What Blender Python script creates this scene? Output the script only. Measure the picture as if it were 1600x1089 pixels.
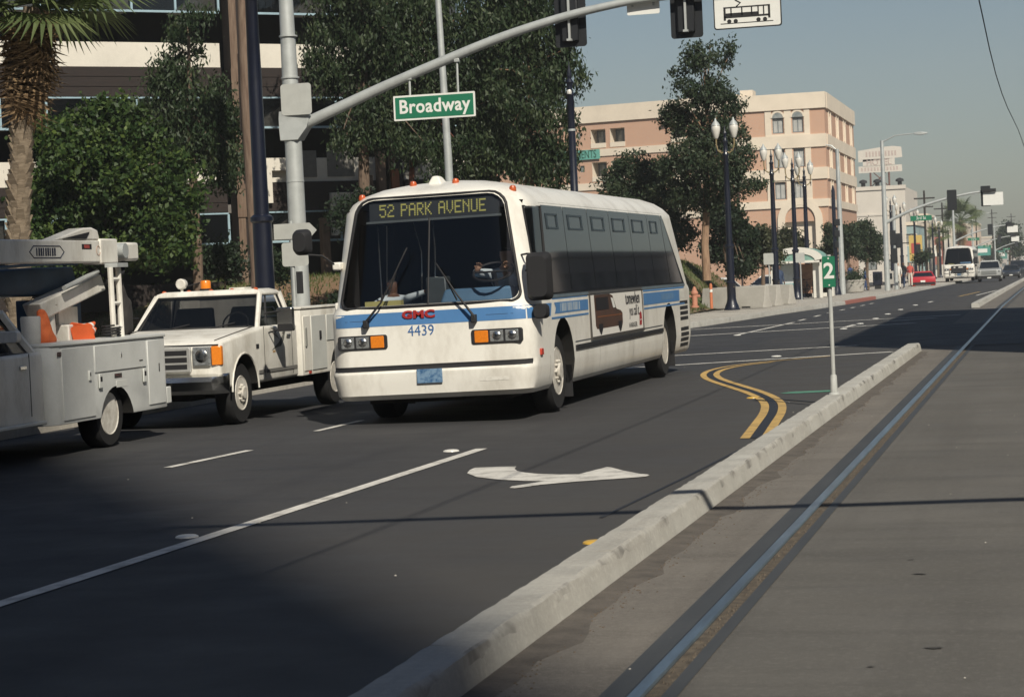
import bpy, bmesh, math, random
import numpy as np
from mathutils import Vector, Matrix
for o in list(bpy.data.objects): bpy.data.objects.remove(o)
scene = bpy.context.scene
COL = scene.collection
R = math.radians
random.seed(7)
rng = np.random.default_rng(11)

# ------------------------------------------------------------------ camera
F, CX, CY, EYE = 3400.0, 800.0, 544.5, 1.745
ROLL, PITCH, YAW = R(2.6), R(-1.9), R(14.07)
FWD = Vector((-math.sin(YAW)*math.cos(PITCH), math.cos(YAW)*math.cos(PITCH), math.sin(PITCH)))
_r0 = Vector((math.cos(YAW), math.sin(YAW), 0)); _u0 = _r0.cross(FWD)
RIGHT = _r0*math.cos(ROLL) - _u0*math.sin(ROLL)
UP = _u0*math.cos(ROLL) + _r0*math.sin(ROLL)
cam_data = bpy.data.cameras.new('camera'); cam = bpy.data.objects.new('camera', cam_data); COL.objects.link(cam)
cam.matrix_world = Matrix(((RIGHT.x, UP.x, -FWD.x, 0), (RIGHT.y, UP.y, -FWD.y, 0), (RIGHT.z, UP.z, -FWD.z, EYE), (0, 0, 0, 1)))
cam_data.sensor_width = 36; cam_data.lens = 36*F/1600; cam_data.clip_end = 4000; cam_data.clip_start = 0.3
cam_data.dof.use_dof = True; cam_data.dof.focus_distance = 27; cam_data.dof.aperture_fstop = 9
scene.camera = cam

# ------------------------------------------------------------------ light
SUN_AZ, SUN_EL = R(147), R(40)          # azimuth clockwise from +Y (street direction)
SUN_DIR = Vector((math.sin(SUN_AZ)*math.cos(SUN_EL), math.cos(SUN_AZ)*math.cos(SUN_EL), math.sin(SUN_EL)))
world = bpy.data.worlds.new('World'); scene.world = world; world.use_nodes = True
wn = world.node_tree; bg = wn.nodes['Background']
sky = wn.nodes.new('ShaderNodeTexSky'); sky.sky_type = 'NISHITA'; sky.sun_disc = False
sky.sun_elevation = SUN_EL; sky.sun_rotation = SUN_AZ; sky.altitude = 0
sky.air_density = 1.1; sky.dust_density = 0.8; sky.ozone_density = 3.2
wn.links.new(sky.outputs[0], bg.inputs[0]); bg.inputs[1].default_value = 0.050
sd = bpy.data.lights.new('sun', 'SUN'); sd.energy = 5.0; sd.angle = R(0.53); sd.color = (1.0, 0.93, 0.80)
sun = bpy.data.objects.new('sun', sd); COL.objects.link(sun)
sun.rotation_euler = SUN_DIR.to_track_quat('Z', 'Y').to_euler(); sun.location = (30, -30, 60)
vs = scene.view_settings; vs.view_transform = 'Standard'; vs.look = 'None'; vs.exposure = 0.12; vs.gamma = 1.0

# ------------------------------------------------------------------ helpers
def ray(x, y): return (FWD*F + RIGHT*(x-CX) - UP*(y-CY)).normalized()
EYEV = Vector((0, 0, EYE))
def zg(Y): return -0.0050*max(0.0, Y-75)          # street falls gently beyond the crossing
def gpx(x, y, z=0.0):
    d = ray(x, y); return EYEV + d*((z-EYE)/d.z)
def atY(x, y, Y):
    d = ray(x, y); return EYEV + d*(Y/d.y)
def atX(x, y, X):
    d = ray(x, y); return EYEV + d*(X/d.x)
def px_per_m(Y, X=None): return F/(Y*0.9695 + (0 if X is None else -X*0.243))

def tag(o, label=None, cat=None, group=None, kind=None):
    if label: o['label'] = label
    if cat: o['category'] = cat
    if group: o['group'] = group
    if kind: o['kind'] = kind
    return o
def thing(name, label, cat, loc=(0, 0, 0), rz=0.0, group=None):
    o = bpy.data.objects.new(name, None); COL.objects.link(o); o.empty_display_size = 0.2
    o.location = loc; o.rotation_euler = (0, 0, rz)
    return tag(o, label, cat, group)
def kids(o): return [c for c in ALL if c.parent == o]
ALL = []
def copy_tree(root, loc=None, rz=None, label=None, scale=None):
    def rec(o, par):
        c = o.copy(); COL.objects.link(c); c.parent = par; ALL.append(c)
        for ch in [k for k in ALL if k.parent == o]: rec(ch, c)
        return c
    r = rec(root, None)
    if loc is not None: r.location = loc
    if rz is not None: r.rotation_euler = (0, 0, rz)
    if scale is not None: r.scale = (scale,)*3 if not isinstance(scale, (tuple, list)) else scale
    if label: r['label'] = label
    return r

class MB:
    """collects shapes, builds ONE mesh object"""
    def __init__(s): s.v = []; s.f = []; s.m = []
    def add(s, verts, faces, m=0):
        b = len(s.v); s.v += [tuple(p) for p in verts]
        for f in faces: s.f.append([i+b for i in f]); s.m.append(m)
        return s
    def box(s, x0, x1, y0, y1, z0, z1, m=0):
        return s.add([(x0,y0,z0),(x1,y0,z0),(x1,y1,z0),(x0,y1,z0),(x0,y0,z1),(x1,y0,z1),(x1,y1,z1),(x0,y1,z1)],
            [(0,3,2,1),(4,5,6,7),(0,1,5,4),(1,2,6,5),(2,3,7,6),(3,0,4,7)], m)
    def hexa(s, p, m=0):      # bottom 4 ccw, top 4 ccw
        return s.add(p, [(0,3,2,1),(4,5,6,7),(0,1,5,4),(1,2,6,5),(2,3,7,6),(3,0,4,7)], m)
    def loft(s, rings, m=0, cap=True, closed=True):
        n = len(rings[0]); V = [p for r in rings for p in r]; Fc = []
        for i in range(len(rings)-1):
            for j in range(n if closed else n-1):
                k = (j+1) % n; Fc.append((i*n+j, i*n+k, (i+1)*n+k, (i+1)*n+j))
        if cap: Fc += [tuple(reversed(range(n))), tuple((len(rings)-1)*n+j for j in range(n))]
        return s.add(V, Fc, m)
    def tube(s, pts, rad, n=8, m=0, cap=True):
        pts = [Vector(p) for p in pts]
        if not isinstance(rad, (list, tuple)): rad = [rad]*len(pts)
        rings = []; prev = None
        for i, p in enumerate(pts):
            t = (pts[min(i+1, len(pts)-1)] - pts[max(i-1, 0)]).normalized()
            if prev is None:
                a = Vector((0,0,1)) if abs(t.z) < 0.9 else Vector((1,0,0)); x = t.cross(a).normalized()
            else:
                x = (prev - t*prev.dot(t)).normalized()
            prev = x; y = t.cross(x)
            rings.append([p + (x*math.cos(2*math.pi*j/n) + y*math.sin(2*math.pi*j/n))*rad[i] for j in range(n)])
        return s.loft(rings, m, cap)
    def lathe(s, prof, c=(0,0,0), n=12, m=0, axis='Z'):
        rings = []
        for r, h in prof:
            ring = []
            for j in range(n):
                a = 2*math.pi*j/n; x, y = r*math.cos(a), r*math.sin(a)
                p = (x, y, h) if axis == 'Z' else ((h, x, y) if axis == 'X' else (y, h, x))
                ring.append((p[0]+c[0], p[1]+c[1], p[2]+c[2]))
            rings.append(ring)
        return s.loft(rings, m, True)
    def prism(s, poly, a, b, axis='Y', m=0):
        """poly of (p,q): axis Y -> (x,z); axis X -> (y,z); axis Z -> (x,y)"""
        def mk(p, t): return (p[0], t, p[1]) if axis == 'Y' else ((t, p[0], p[1]) if axis == 'X' else (p[0], p[1], t))
        n = len(poly)
        return s.add([mk(p, a) for p in poly] + [mk(p, b) for p in poly],
            [tuple(range(n)), tuple(reversed(range(n, 2*n)))] + [(j, (j+1) % n + 0, n+(j+1) % n, n+j)[::-1] for j in range(n)], m)
    def quad(s, a, b, c, d, m=0): return s.add([a, b, c, d], [(0,1,2,3)], m)
    def mesh(s, name, mats, smooth=True, angle=35, fix=True):
        me = bpy.data.meshes.new(name); me.from_pydata(s.v, [], s.f)
        if not isinstance(mats, (list, tuple)): mats = [mats]
        for m in mats: me.materials.append(m)
        if len(mats) > 1: me.polygons.foreach_set('material_index', s.m)
        if fix:
            bm = bmesh.new(); bm.from_mesh(me); bmesh.ops.recalc_face_normals(bm, faces=bm.faces); bm.to_mesh(me); bm.free()
        if smooth:
            me.polygons.foreach_set('use_smooth', [True]*len(me.polygons)); me.set_sharp_from_angle(angle=R(angle))
        me.update(); return me
    def build(s, name, mats, parent=None, smooth=True, bevel=0, seg=2, angle=35, fix=True, loc=None):
        o = bpy.data.objects.new(name, s.mesh(name, mats, smooth, angle, fix)); COL.objects.link(o); ALL.append(o)
        if parent is not None: o.parent = parent
        if loc is not None: o.location = loc
        if bevel:
            b = o.modifiers.new('bevel', 'BEVEL'); b.width = bevel; b.segments = seg; b.limit_method = 'ANGLE'; b.angle_limit = R(40)
            b.harden_normals = False
        return o
def inst(me, name, parent=None, loc=(0,0,0), rot=(0,0,0), scale=(1,1,1)):
    o = bpy.data.objects.new(name, me); COL.objects.link(o); ALL.append(o); o.parent = parent
    o.location = loc; o.rotation_euler = rot; o.scale = scale
    return o
def bake(o):
    """replace an object's mesh by its evaluated mesh and drop the modifiers"""
    bpy.context.view_layer.update()
    dg = bpy.context.evaluated_depsgraph_get()
    me = bpy.data.meshes.new_from_object(o.evaluated_get(dg), depsgraph=dg)
    o.modifiers.clear(); o.data = me; me.name = o.name
    return o
def cut(o, mb, mat):
    """cut openings out of a closed mesh; the cut faces take material mat"""
    c = bpy.data.objects.new('cutter', mb.mesh('cutter', mat, False)); COL.objects.link(c); c.matrix_world = Matrix.Identity(4)
    par = o.parent; o.parent = None
    md = o.modifiers.new('cut', 'BOOLEAN'); md.object = c; md.operation = 'DIFFERENCE'; md.solver = 'EXACT'; md.material_mode = 'TRANSFER'
    bake(o); bpy.data.objects.remove(c); o.parent = par
    o.data.set_sharp_from_angle(angle=R(35))
    return o
def text_mesh(txt, size, mat, depth=0.002, xs=1.0, bold=0.0, space=1.0):
    """lettering in the XZ plane facing -Y, centred"""
    cu = bpy.data.curves.new('txt', 'FONT'); cu.body = txt; cu.size = size; cu.align_x = 'CENTER'; cu.align_y = 'CENTER'
    cu.extrude = depth; cu.offset = bold; cu.resolution_u = 3; cu.space_character = space
    o = bpy.data.objects.new('txt', cu); COL.objects.link(o); bpy.context.view_layer.update()
    dg = bpy.context.evaluated_depsgraph_get(); me = bpy.data.meshes.new_from_object(o.evaluated_get(dg), depsgraph=dg)
    bpy.data.objects.remove(o); me.transform(Matrix.Diagonal((xs, 1, 1, 1))); me.transform(Matrix.Rotation(R(90), 4, 'X'))
    me.materials.clear(); me.materials.append(mat); return me
def bezier(p0, p1, p2, n):
    p0, p1, p2 = Vector(p0), Vector(p1), Vector(p2)
    return [(p0*(1-t)**2 + p1*2*t*(1-t) + p2*t*t) for t in [i/n for i in range(n+1)]]
def rrect(x0, x1, z0, z1, r, n=4):
    pts = []
    for cx, cz, a0 in ((x1-r, z0+r, -90), (x1-r, z1-r, 0), (x0+r, z1-r, 90), (x0+r, z0+r, 180)):
        for i in range(n+1):
            a = R(a0 + 90*i/n); pts.append((cx + r*math.cos(a), cz + r*math.sin(a)))
    return pts

# ------------------------------------------------------------------ materials
MATS = {}
def mat(name, col, rough=0.6, metal=0.0, var=0.12, scale=6.0, bump=0.0, bscale=60.0, col2=None, spec=0.5, coat=0.0, detail=6, stretch=None, thr=None):
    """principled material; two noise scales vary the base colour (wear, dirt, grain)"""
    if name in MATS: return MATS[name]
    m = bpy.data.materials.new(name); m.use_nodes = True; nt = m.node_tree; N = nt.nodes; L = nt.links
    b = N['Principled BSDF']; b.inputs['Roughness'].default_value = rough; b.inputs['Metallic'].default_value = metal
    b.inputs['Specular IOR Level'].default_value = spec; b.inputs['Coat Weight'].default_value = coat
    b.inputs['Coat Roughness'].default_value = 0.08
    c = (*col, 1); c2 = (*(col2 if col2 else [max(0, k*(1-2*var)) for k in col]), 1)
    if var or col2:
        tc = N.new('ShaderNodeTexCoord'); src = tc.outputs['Object']
        if stretch:
            mp = N.new('ShaderNodeMapping'); mp.inputs['Scale'].default_value = stretch; L.new(src, mp.inputs[0]); src = mp.outputs[0]
        n1 = N.new('ShaderNodeTexNoise'); n1.inputs['Scale'].default_value = scale; n1.inputs['Detail'].default_value = detail
        n2 = N.new('ShaderNodeTexNoise'); n2.inputs['Scale'].default_value = scale*9; n2.inputs['Detail'].default_value = 3
        L.new(src, n1.inputs[0]); L.new(src, n2.inputs[0])
        ad = N.new('ShaderNodeMath'); ad.operation = 'MULTIPLY_ADD'; ad.inputs[1].default_value = 0.35
        L.new(n2.outputs[0], ad.inputs[0]); L.new(n1.outputs[0], ad.inputs[2])
        rp = N.new('ShaderNodeMapRange'); lo, hi = thr if thr else (0.45, 0.95)
        rp.inputs[1].default_value = lo; rp.inputs[2].default_value = hi; L.new(ad.outputs[0], rp.inputs[0])
        mx = N.new('ShaderNodeMix'); mx.data_type = 'RGBA'; mx.inputs[6].default_value = c; mx.inputs[7].default_value = c2
        L.new(rp.outputs[0], mx.inputs[0]); L.new(mx.outputs[2], b.inputs['Base Color'])
        if bump:
            n3 = N.new('ShaderNodeTexNoise'); n3.inputs['Scale'].default_value = bscale; n3.inputs['Detail'].default_value = 4; L.new(src, n3.inputs[0])
            bp = N.new('ShaderNodeBump'); bp.inputs['Strength'].default_value = bump; bp.inputs['Distance'].default_value = 0.02
            L.new(n3.outputs[0], bp.inputs['Height']); L.new(bp.outputs[0], b.inputs['Normal'])
    else: b.inputs['Base Color'].default_value = c
    MATS[name] = m; return m
def glass(name, tint=(0.02, 0.025, 0.03), clear=0.6, rough=0.02, mixd=0.15):
    """thin window glass: darkened see-through plus a mirror-like reflection that grows at grazing angles"""
    m = bpy.data.materials.new(name); m.use_nodes = True; nt = m.node_tree; N = nt.nodes; L = nt.links
    N.remove(N['Principled BSDF']); out = N['Material Output']
    tr = N.new('ShaderNodeBsdfTransparent'); tr.inputs[0].default_value = (*[clear]*3, 1) if isinstance(clear, float) else (*clear, 1)
    df = N.new('ShaderNodeBsdfDiffuse'); df.inputs[0].default_value = (*tint, 1)
    ad = N.new('ShaderNodeMixShader'); ad.inputs[0].default_value = mixd; L.new(tr.outputs[0], ad.inputs[1]); L.new(df.outputs[0], ad.inputs[2])
    gl = N.new('ShaderNodeBsdfGlossy'); gl.inputs['Roughness'].default_value = rough
    fr = N.new('ShaderNodeFresnel'); fr.inputs[0].default_value = 1.5
    mx = N.new('ShaderNodeMixShader'); L.new(fr.outputs[0], mx.inputs[0]); L.new(ad.outputs[0], mx.inputs[1]); L.new(gl.outputs[0], mx.inputs[2])
    L.new(mx.outputs[0], out.inputs[0]); MATS[name] = m; return m
def emit(name, col, e):
    m = bpy.data.materials.new(name); m.use_nodes = True; b = m.node_tree.nodes['Principled BSDF']
    b.inputs['Base Color'].default_value = (*col, 1); b.inputs['Emission Color'].default_value = (*col, 1); b.inputs['Emission Strength'].default_value = e
    MATS[name] = m; return m
def leafmat(name, a, b_, trans=0.25):
    m = bpy.data.materials.new(name); m.use_nodes = True; nt = m.node_tree; N = nt.nodes; L = nt.links
    p = N['Principled BSDF']; p.inputs['Roughness'].default_value = 0.55; p.inputs['Specular IOR Level'].default_value = 0.35
    g_ = N.new('ShaderNodeNewGeometry'); mx = N.new('ShaderNodeMix'); mx.data_type = 'RGBA'
    mx.inputs[6].default_value = (*a, 1); mx.inputs[7].default_value = (*b_, 1); tc = N.new('ShaderNodeTexCoord'); nz = N.new('ShaderNodeTexNoise'); nz.inputs['Scale'].default_value = 1.1; nz.inputs['Detail'].default_value = 3; L.new(tc.outputs['Object'], nz.inputs[0])
    pw = N.new('ShaderNodeMath'); pw.operation = 'POWER'; pw.inputs[1].default_value = 1.6; L.new(g_.outputs['Random Per Island'], pw.inputs[0])
    mr = N.new('ShaderNodeMapRange'); mr.inputs[1].default_value = 0.35; mr.inputs[2].default_value = 0.65; mr.inputs[3].default_value = 0.15; mr.inputs[4].default_value = 1.15; L.new(nz.outputs[0], mr.inputs[0])
    ml_ = N.new('ShaderNodeMath'); ml_.operation = 'MULTIPLY'; ml_.use_clamp = True; L.new(pw.outputs[0], ml_.inputs[0]); L.new(mr.outputs[0], ml_.inputs[1]); L.new(ml_.outputs[0], mx.inputs[0])
    L.new(mx.outputs[2], p.inputs['Base Color'])
    tl = N.new('ShaderNodeBsdfTranslucent'); L.new(mx.outputs[2], tl.inputs[0])
    ms = N.new('ShaderNodeMixShader'); ms.inputs[0].default_value = trans; L.new(p.outputs[0], ms.inputs[1]); L.new(tl.outputs[0], ms.inputs[2])
    L.new(ms.outputs[0], N['Material Output'].inputs[0]); MATS[name] = m; return m

M_white = mat('white_paint', (0.74, 0.72, 0.66), 0.38, var=0.06, scale=2.2, coat=0.15, col2=(0.50, 0.47, 0.41), stretch=(1, 1, 0.45), thr=(0.60, 1.05))
M_truckwhite = mat('truck_white_paint', (0.70, 0.68, 0.62), 0.45, var=0.06, scale=3.5, coat=0.1, col2=(0.42, 0.39, 0.33), stretch=(1, 1, 0.4), thr=(0.60, 1.05))
M_utilgrey = mat('utility_body_paint', (0.55, 0.56, 0.53), 0.5, var=0.06, scale=3)
M_blue = mat('stripe_blue', (0.075, 0.20, 0.42), 0.45, var=0.05)
M_black = mat('black_rubber', (0.012, 0.012, 0.014), 0.7, var=0.1)
M_tyre = mat('tyre_rubber', (0.009, 0.009, 0.010), 0.85, var=0.2, scale=12)
M_dark = mat('dark_interior', (0.010, 0.010, 0.013), 0.9, var=0.05)
M_under = mat('underbody_dirt', (0.012, 0.011, 0.010), 0.95, var=0.2)
M_chrome = mat('worn_chrome', (0.62, 0.62, 0.60), 0.22, metal=1.0, var=0.08, scale=10)
M_rim = mat('white_wheel_paint', (0.62, 0.60, 0.55), 0.5, var=0.15, scale=14, col2=(0.35, 0.32, 0.27))
M_amber = mat('amber_lens', (0.75, 0.22, 0.02), 0.25, var=0.1, scale=40, coat=0.4)
M_red = mat('red_lens', (0.45, 0.05, 0.03), 0.3, var=0.05)
M_lamp = mat('headlamp_glass', (0.55, 0.57, 0.57), 0.12, metal=0.6, var=0.3, scale=30)
M_navy = mat('navy_pole_paint', (0.006, 0.009, 0.022), 0.4, var=0.15, scale=8, coat=0.15)
M_galv = mat('galvanised_steel', (0.46, 0.48, 0.47), 0.5, metal=0.25, var=0.1, scale=5, col2=(0.36, 0.38, 0.37))
M_alu = mat('sign_back_aluminium', (0.50, 0.51, 0.48), 0.5, metal=0.2, var=0.08)
M_green = mat('sign_green', (0.015, 0.16, 0.085), 0.45, var=0.05)
M_signwhite = mat('sign_white', (0.72, 0.72, 0.68), 0.5, var=0.04)
M_glassdark = mat('tinted_glass', (0.010, 0.013, 0.017), 0.05, var=0.0, spec=0.9)
M_glassblack = mat('bus_side_glass', (0.008, 0.010, 0.013), 0.04, var=0.0, spec=0.75)
G_wind = glass('windscreen_glass', clear=0.86, mixd=0.04); G_truck = glass('truck_glass', clear=0.45)
G_clear = glass('clear_glass', clear=0.75)
M_wood = mat('brown_stained_timber', (0.022, 0.013, 0.010), 0.8, var=0.25, scale=3, stretch=(1, 1, 12), bump=0.2, bscale=20, col2=(0.010, 0.007, 0.006))
M_woodlight = mat('weathered_timber', (0.19, 0.135, 0.095), 0.85, var=0.3, scale=2, stretch=(8, 8, 1), col2=(0.085, 0.05, 0.034))
M_cream = mat('cream_stucco', (0.66, 0.62, 0.54), 0.9, var=0.08, scale=0.8, bump=0.15, bscale=25)
M_bluegrey = mat('pale_blue_frame', (0.30, 0.42, 0.48), 0.5, var=0.08)
M_concrete = mat('concrete', (0.40, 0.385, 0.35), 0.9, var=0.2, scale=1.2, bump=0.2, bscale=40, col2=(0.29, 0.275, 0.245))
M_bark = mat('bark', (0.17, 0.12, 0.085), 0.95, var=0.3, scale=5, stretch=(3, 3, 0.6), bump=0.4, bscale=15, col2=(0.075, 0.05, 0.035))
M_barkpale = mat('pale_bark', (0.33, 0.22, 0.14), 0.95, var=0.3, scale=4, stretch=(3, 3, 0.6), col2=(0.17, 0.10, 0.065))
M_orange = mat('safety_orange', (0.75, 0.13, 0.035), 0.6, var=0.1)
# ================================================================== GROUND
YS = [-60, -20, 0, 10, 20, 30, 40, 50, 60, 70, 75, 85, 100, 125, 160, 210, 300, 450, 700, 1100]
def strip(name, fl, fr, mats, dz=0.0, ys=YS, nx=1, kind='structure'):
    """sheet following the street; fl/fr give the left/right edge at each Y"""
    mb = MB(); V = []
    for y in ys:
        a, b = fl(y), fr(y)
        for i in range(nx+1): V.append((a+(b-a)*i/nx, y, zg(y)+dz))
    n = nx+1
    mb.add(V, [(j*n+i, j*n+i+1, (j+1)*n+i+1, (j+1)*n+i) for j in range(len(ys)-1) for i in range(nx)])
    return tag(mb.build(name, mats, smooth=False, fix=False), kind=kind)

def ground_mat(name, c1, c2, grit, rough, streak=None, spec=0.3, patch=0.5, crack=0.0):
    """asphalt or concrete ground: large patches, tyre streaks along the street, aggregate speckle, hairline cracks"""
    m = bpy.data.materials.new(name); m.use_nodes = True; nt = m.node_tree; N = nt.nodes; L = nt.links
    p = N['Principled BSDF']; p.inputs['Roughness'].default_value = rough; p.inputs['Specular IOR Level'].default_value = spec
    tc = N.new('ShaderNodeTexCoord'); src = tc.outputs['Object']
    def noise(sc, det, stretch=None, ro=0.6):
        n = N.new('ShaderNodeTexNoise'); n.inputs['Scale'].default_value = sc; n.inputs['Detail'].default_value = det; n.inputs['Roughness'].default_value = ro
        if stretch:
            mp = N.new('ShaderNodeMapping'); mp.inputs['Scale'].default_value = stretch; L.new(src, mp.inputs[0]); L.new(mp.outputs[0], n.inputs[0])
        else: L.new(src, n.inputs[0])
        return n.outputs[0]
    def rng_(v, a, b, lo=0.0, hi=1.0):
        r = N.new('ShaderNodeMapRange'); r.inputs[1].default_value = a; r.inputs[2].default_value = b; r.inputs[3].default_value = lo; r.inputs[4].default_value = hi
        L.new(v, r.inputs[0]); return r.outputs[0]
    def mix(f, a, b, mode='MIX'):
        x = N.new('ShaderNodeMix'); x.data_type = 'RGBA'; x.blend_type = mode
        if isinstance(f, float): x.inputs[0].default_value = f
        else: L.new(f, x.inputs[0])
        for k, s in ((6, a), (7, b)):
            if isinstance(s, tuple): x.inputs[k].default_value = (*s, 1)
            else: L.new(s, x.inputs[k])
        return x.outputs[2]
    c = mix(rng_(noise(patch, 5), 0.35, 0.68), c1, c2)
    if streak:
        c = mix(rng_(noise(2.2, 4, (1.0, 0.035, 1.0)), 0.50, 0.72, 0, 0.75), c, streak)
    c = mix(rng_(noise(3.5, 6), 0.58, 0.75, 0, 0.45), c, tuple(k*0.62 for k in c1))
    c = mix(rng_(noise(1.1, 5, (0.35, 2.2, 1)), 0.50, 0.70, 0, 0.6), c, tuple(k*0.62 for k in c1))
    c = mix(rng_(noise(26, 4), 0.50, 0.72, 0, 0.45), c, tuple(min(1, k*1.55) for k in c2))
    g1 = noise(170, 2); c = mix(rng_(g1, 0.35, 0.7, 0, grit), c, tuple(min(1, k*2.2) for k in c2))
    if crack:
        vo = N.new('ShaderNodeTexVoronoi'); vo.feature = 'DISTANCE_TO_EDGE'; vo.inputs['Scale'].default_value = crack
        wp = N.new('ShaderNodeVectorMath'); wp.operation = 'ADD'
        nn = N.new('ShaderNodeTexNoise'); nn.inputs['Scale'].default_value = 1.3; nn.inputs['Detail'].default_value = 6; L.new(src, nn.inputs[0])
        L.new(src, wp.inputs[0]); L.new(nn.outputs[1], wp.inputs[1]); L.new(wp.outputs[0], vo.inputs[0])
        c = mix(rng_(vo.outputs[0], 0.0, 0.006, 0.7, 0.0), c, tuple(k*0.3 for k in c1))
    L.new(c, p.inputs['Base Color'])
    bp = N.new('ShaderNodeBump'); bp.inputs['Strength'].default_value = 0.35; bp.inputs['Distance'].default_value = 0.006
    L.new(g1, bp.inputs['Height']); L.new(bp.outputs[0], p.inputs['Normal'])
    L.new(rng_(noise(1.1, 4), 0.3, 0.7, rough-0.1, rough+0.1), p.inputs['Roughness'])
    MATS[name] = m; return m
M_asphalt = ground_mat('road_asphalt', (0.031, 0.031, 0.034), (0.060, 0.059, 0.057), 0.45, 0.72, streak=(0.030, 0.030, 0.034), patch=0.16)
def lane_wear_and_shade(m, c_old):
    # the turn lane by the kerb is older, paler asphalt than the through lanes; the change wanders and is partly painted vignette shade
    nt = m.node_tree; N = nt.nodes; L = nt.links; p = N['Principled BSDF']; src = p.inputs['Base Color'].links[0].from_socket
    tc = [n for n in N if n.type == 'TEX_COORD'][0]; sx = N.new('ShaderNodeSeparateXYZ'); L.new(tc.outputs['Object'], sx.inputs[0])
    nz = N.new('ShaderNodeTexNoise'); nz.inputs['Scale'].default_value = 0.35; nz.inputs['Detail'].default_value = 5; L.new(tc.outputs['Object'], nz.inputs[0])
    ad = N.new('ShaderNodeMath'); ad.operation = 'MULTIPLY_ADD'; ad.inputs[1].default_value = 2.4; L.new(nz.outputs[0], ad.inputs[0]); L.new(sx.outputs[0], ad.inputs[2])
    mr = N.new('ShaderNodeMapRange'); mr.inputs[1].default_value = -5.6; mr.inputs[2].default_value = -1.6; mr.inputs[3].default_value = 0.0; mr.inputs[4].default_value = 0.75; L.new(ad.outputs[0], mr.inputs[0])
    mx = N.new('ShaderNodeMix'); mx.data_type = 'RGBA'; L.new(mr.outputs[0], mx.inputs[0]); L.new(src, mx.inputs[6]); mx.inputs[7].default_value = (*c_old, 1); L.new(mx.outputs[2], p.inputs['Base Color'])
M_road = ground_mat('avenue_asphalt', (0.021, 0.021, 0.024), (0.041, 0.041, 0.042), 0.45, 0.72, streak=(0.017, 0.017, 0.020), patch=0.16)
lane_wear_and_shade(M_road, (0.070, 0.066, 0.060))
M_track = ground_mat('track_paving', (0.070, 0.067, 0.061), (0.100, 0.095, 0.086), 0.40, 0.85, streak=(0.056, 0.053, 0.048), patch=0.45)
M_apron = ground_mat('track_apron', (0.105, 0.096, 0.085), (0.140, 0.128, 0.112), 0.35, 0.88, streak=(0.070, 0.062, 0.053), patch=0.8)
M_walk = ground_mat('sidewalk_concrete', (0.36, 0.335, 0.29), (0.42, 0.395, 0.35), 0.15, 0.9, patch=0.6)
M_earth = ground_mat('distant_ground', (0.12, 0.11, 0.095), (0.16, 0.15, 0.13), 0.2, 0.95)
M_kerb = ground_mat('kerb_concrete', (0.40, 0.395, 0.365), (0.32, 0.31, 0.28), 0.2, 0.9, patch=1.3, streak=(0.24, 0.225, 0.20))
M_paint = mat('road_paint_white', (0.62, 0.60, 0.55), 0.75, var=0.2, scale=4.5, bump=0.1, col2=(0.22, 0.21, 0.19), thr=(0.62, 0.98))
M_yellow = mat('road_paint_yellow', (0.52, 0.34, 0.11), 0.75, var=0.2, scale=5, col2=(0.22, 0.15, 0.07), thr=(0.58, 0.98))
M_seal = mat('dark_sealant', (0.016, 0.016, 0.018), 0.55, var=0.1)
M_greenpaint = mat('utility_mark_green', (0.09, 0.26, 0.18), 0.8, var=0.2, scale=8)
M_redkerb = mat('red_kerb_paint', (0.33, 0.12, 0.09), 0.85, var=0.2)

strip('ground', lambda y: -700, lambda y: 700, M_earth, -0.06)
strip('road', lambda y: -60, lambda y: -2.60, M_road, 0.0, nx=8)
strip('trackbed', lambda y: -2.60, lambda y: 2.4, M_track, 0.0, nx=4)
strip('track_apron', lambda y: -2.60, lambda y: -1.87, M_apron, 0.004, nx=1)
strip('far_side_road', lambda y: 2.4, lambda y: 9.0, M_asphalt, 0.0, nx=2)
# crossing street's asphalt runs over the tracks
mb = MB(); mb.quad((-2.62, 43.0, 0.009), (2.4, 43.0, 0.009), (2.4, 57.0, 0.009), (-2.62, 57.0, 0.009))
tag(mb.build('crossing_road', M_asphalt, smooth=False, fix=False), kind='structure')

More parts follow.
